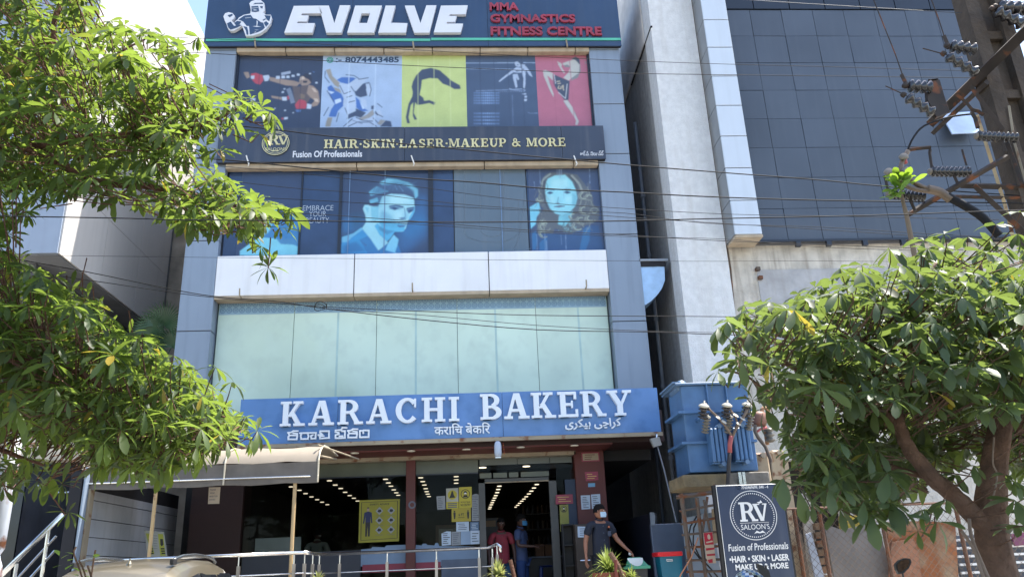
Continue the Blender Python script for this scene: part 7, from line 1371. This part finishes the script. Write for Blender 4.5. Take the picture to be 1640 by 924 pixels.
    for z_ in range(5): MB().lathe((0, -.128*k, (1.36-z_*.11)*k), [(.007, 0), (.007, .006)], 6, M['ink_grey'], axis=(0, -1, 0)).build('button', None, t)
    # head: rounded skull narrowing to the jaw, nose, ears, eyes, hair
    hc = Vector((0, -.015, 1.60)); RT = Matrix.Rotation(headturn, 3, 'Z')
    def H_(v): q_ = RT @ Vector(v)+hc; return tuple(q_*k)
    vs, fs = [], []; n, kk = 16, 12
    for i in range(kk+1):
        a = math.pi*i/kk; z = -math.cos(a)
        for j in range(n):
            b_ = 2*math.pi*j/n; sx = .074*math.sin(a)*(1-.22*max(0, -z)); sy = .093*math.sin(a)*(1-.12*max(0, -z)); x, y = sx*math.cos(b_), sy*math.sin(b_)
            if y < 0 and z < .1: y -= .006*math.exp(-(x/.02)**2)*1
            if y < 0: y -= .022*math.exp(-(x/.013)**2-((z+.12)/.16)**2)
            vs.append(H_((x, y, z*.115)))
    for i in range(kk):
        for j in range(n): q_ = (j+1) % n; fs.append((i*n+j, i*n+q_, (i+1)*n+q_, (i+1)*n+j))
    b = MB(); b.add(vs, fs, skin)
    for s in (1, -1): b.ell(H_((s*.076, .005, -.005)), .01*k, .02*k, .03*k, 8, 6, skin)
    hd = b.build('head', None, t, smooth=True)
    for s in (1, -1): e = MB(); e.ell(H_((s*.028, -.088, .014)), .012*k, .007*k, .007*k, 8, 6, M['white_paint']); e.ell(H_((s*.028, -.094, .014)), .006*k, .004*k, .006*k, 6, 4, M['black']); e.build('eye', None, t, smooth=True); MB().tube([H_((s*.012, -.095, .034)), H_((s*.045, -.086, .034))], .004*k, 5, hair).build('eyebrow', None, t)
    MB().tube([H_((-.022, -.089, -.052)), H_((0, -.097, -.05)), H_((.022, -.089, -.052))], .005*k, 5, mat('lips', (120, 60, 54), .5)).build('mouth', None, t)
    vs, fs = [], []
    for i in range(7):
        a = math.pi*.5*i/6
        for j in range(n):
            b_ = 2*math.pi*j/n; fr_ = -math.sin(b_); low = .0 if fr_ > .35 else -.055; z = .035+(.09)*math.sin(a)+(low*(1-i/6)); r_ = math.cos(a)**.55 if i < 6 else 0.02; vs.append(H_((.083*r_*math.cos(b_), .104*r_*math.sin(b_)+.004, z+.004*math.sin(5*b_))))
    for i in range(6):
        for j in range(n): q_ = (j+1) % n; fs.append((i*n+j, i*n+q_, (i+1)*n+q_, (i+1)*n+j))
    fs.append(tuple(range(6*n, 7*n))); MB().add(vs, fs, hair).build('hair', None, t, smooth=True)
    if mask:
        vs, fs = [], []
        for i in range(6):
            for j in range(9): a = (j-4)/4*1.25; zz = -.095+.085*i/5; r_ = .084*(1-.1*max(0, -zz/.1)); vs.append(H_((r_*math.sin(a), -(.112-.0*abs(a))*math.cos(a)*.98-.012*math.exp(-a*a*4)*math.sin(i/5*3.14), zz)))
        fs = [(i*9+j, i*9+j+1, (i+1)*9+j+1, (i+1)*9+j) for i in range(5) for j in range(8)]
        MB().add(vs, fs, mask).build('face_mask', None, t, smooth=True)
    return t
sk1 = mat('skin_brown', (150, 104, 82), .5, var=.05); sk2 = mat('skin_dark', (84, 58, 48), .5, var=.05); hb = mat('hair_black', (.008, .007, .007, 1), .8, spec=.15)
mp = mat('mask_blue', (176, 204, 228), .8, var=.02)
q = W(965, 900, 13.7)
nv = person('person', 'man in a navy short sleeved shirt and pale mask looking right beside the pillar', (q.x, 13.7, FL), R(16), {'eR': (-.27, .03, 1.13), 'wR': (-.3, -.02, .88), 'eL': (.28, -.02, 1.15), 'wL': (.42, -.12, .97), 'kL': (.12, -.1, .48)}, sk1, mat('shirt_navy', (24, 31, 48), .75, var=.15, vs=6, bump=.5, bs=14), mat('trouser_navy', (20, 24, 36), .8), hb, mp, headturn=R(52))
b = MB(); b.ell((.02, -.12, 1.335), .001, .001, .001, 4, 3, M['gold']); 
MB().prism([(.07, 1.28), (.13, 1.28), (.13, 1.2), (.1, 1.19), (.07, 1.2)], -.142, .006, mat('pocket', (62, 70, 88), .8)).build('pocket', None, nv); MB().prism([(.08, 1.33), (.115, 1.33), (.11, 1.36), (.085, 1.36)], -.142, .006, mat('badge', (180, 104, 70), .6)).build('badge', None, nv)
MB().ell((.445, -.14, .9), .03, .03, .03, 8, 6, M['white_paint']).build('held_cloth', None); o = bpy.data.objects['held_cloth']; o.location = Vector((q.x, 13.7, FL))+Matrix.Rotation(R(16), 3, 'Z') @ Vector((.45, -.14, .88)); tag(o, 'crumpled white cloth in the hand of the man in navy', 'cloth')
q = W(804, 900, 16.0)
person('person', 'man in a loose red shirt and teal trousers standing inside the doorway', (q.x, 16.0, FL), R(4), {}, sk2, mat('shirt_red', (138, 48, 60), .8, var=.15, vs=5, bump=.5, bs=14), mat('trouser_teal', (30, 74, 104), .8), hb, None, long_shirt=.1, H=1.68)
q = W(836, 900, 16.1)
person('person', 'man in a blue grey shirt and blue mask facing right inside the doorway', (q.x, 16.1, FL), R(68), {'eR': (-.24, -.02, 1.14), 'wR': (-.16, -.24, 1.12), 'eL': (.24, -.02, 1.14), 'wL': (.16, -.24, 1.12)}, sk2, mat('shirt_bluegrey', (66, 80, 116), .8, var=.15, vs=5, bump=.5, bs=14), mat('jeans', (36, 62, 112), .8), hb, mat('mask_mid', (60, 128, 176), .8), long_shirt=.06, headturn=R(10), H=1.74)
q = W(507, 900, 16.8)
person('person', 'dim figure in an olive grey shirt seen from behind through the left shop glass', (q.x, 16.8, FL), R(175), {}, sk2, mat('shirt_olive', (140, 142, 126), .8, var=.15, vs=5), mat('trouser_dim', (30, 30, 34), .8), hb, None, H=1.66)
# ================================================================ scooters at the bottom edge
def scooter(lab, hx, hy, Y, dark=(0.02, .02, .025, 1), helmet=False):
    c = W(hx, hy, Y); t = thing('scooter', lab, 'scooter', (c.x+.15, Y+.4, 0)); X = c.x+.35; pt = mat('scooter_paint', (40, 48, 64), .3, coat=.6)
    for y in (Y-.1, Y+1.15):
        w = MB().lathe((X-.05, y, .25), [(.12, 0), (.24, .01), (.25, .05), (.24, .09), (.12, .1)], 20, M['tyre'], axis=(1, 0, 0)).build('wheel', None, t)
    MB().box(X-.16, X+.16, Y+.35, Y+1.2, .4, .72, b=.05).build('rear_body', pt, t); MB().box(X-.15, X+.15, Y+.4, Y+1.15, .721, .8, b=.03).build('seat', M['car_black'], t)
    MB().box(X-.2, X+.2, Y-.02, Y+.06, .35, .95, b=.04).build('leg_shield', pt, t); MB().box(X-.14, X+.14, Y+.05, Y+.4, .28, .33, b=.01).build('floorboard', M['car_black'], t)
    MB().tube([(X, Y, .3), (X, Y+.05, 1.0)], .03, 8, pt).build('steering_column', None, t); MB().tube([(X-.34, Y+.12, 1.04), (X-.1, Y+.03, 1.0), (X+.1, Y+.03, 1.0), (X+.34, Y+.12, 1.04)], .016, 8, M['car_black']).build('handlebar', None, t)
    a = MB().tube([(X-.26, Y+.08, 1.02), (X-.33, Y+.04, c.z-.15), (c.x+.01, Y+.02, c.z-.02)], .007, 6, M['car_black']).build('mirror_stalk', None, t); return t, X, c
t, X, c = scooter('parked scooter with an oval mirror at the bottom right edge before the rusty sheet', 1443, 903, 6.2)
MB().trace([(1436, 912), (1434, 904), (1440, 897), (1450, 893), (1458, 894), (1460, 900), (1456, 909), (1448, 917), (1440, 919)], 6.2, .03, M['car_black']).build('mirror_shell', None, t); MB().trace([(1438, 911), (1437, 904), (1442, 898), (1450, 895), (1456, 896), (1457, 901), (1453, 908), (1446, 914), (1440, 916)], 6.195, 0, mat('mirror_glass', (.7, .75, .78, 1), .05, metal=1, var=0)).build('mirror_glass', None, t)
t, X, c = scooter('parked scooter at the bottom edge before the dark salon board', 1225, 900, 6.0)
MB().trace([(1213, 902), (1222, 905), (1232, 914), (1236, 930), (1220, 932), (1216, 915)], 6.0, .03, M['car_black']).build('mirror_shell', None, t)
q = W(1200, 931, 5.9); b = MB(); st = [mat('hs%d' % i, c_, .3, coat=.5) for i, c_ in enumerate(((70, 110, 160), (200, 206, 214), (28, 36, 56), (150, 160, 150)))]
vs = []
n, kk = 20, 8
for i in range(kk+1):
    a = math.pi*.5*i/kk
    for j in range(n): b_ = 2*math.pi*j/n; vs.append((q.x+.125*math.cos(a)*math.cos(b_), 5.9+.14*math.cos(a)*math.sin(b_), q.z-.05+.135*math.sin(a)))
for i in range(kk):
    for j in range(n): b.add([vs[i*n+j], vs[i*n+(j+1) % n], vs[(i+1)*n+(j+1) % n], vs[(i+1)*n+j]], [(0, 1, 2, 3)], st[(j//1+i) % 4])
b.build('striped_helmet', None, smooth=True); o = bpy.data.objects['striped_helmet']; tag(o, 'blue and white striped helmet just showing at the bottom edge', 'helmet')
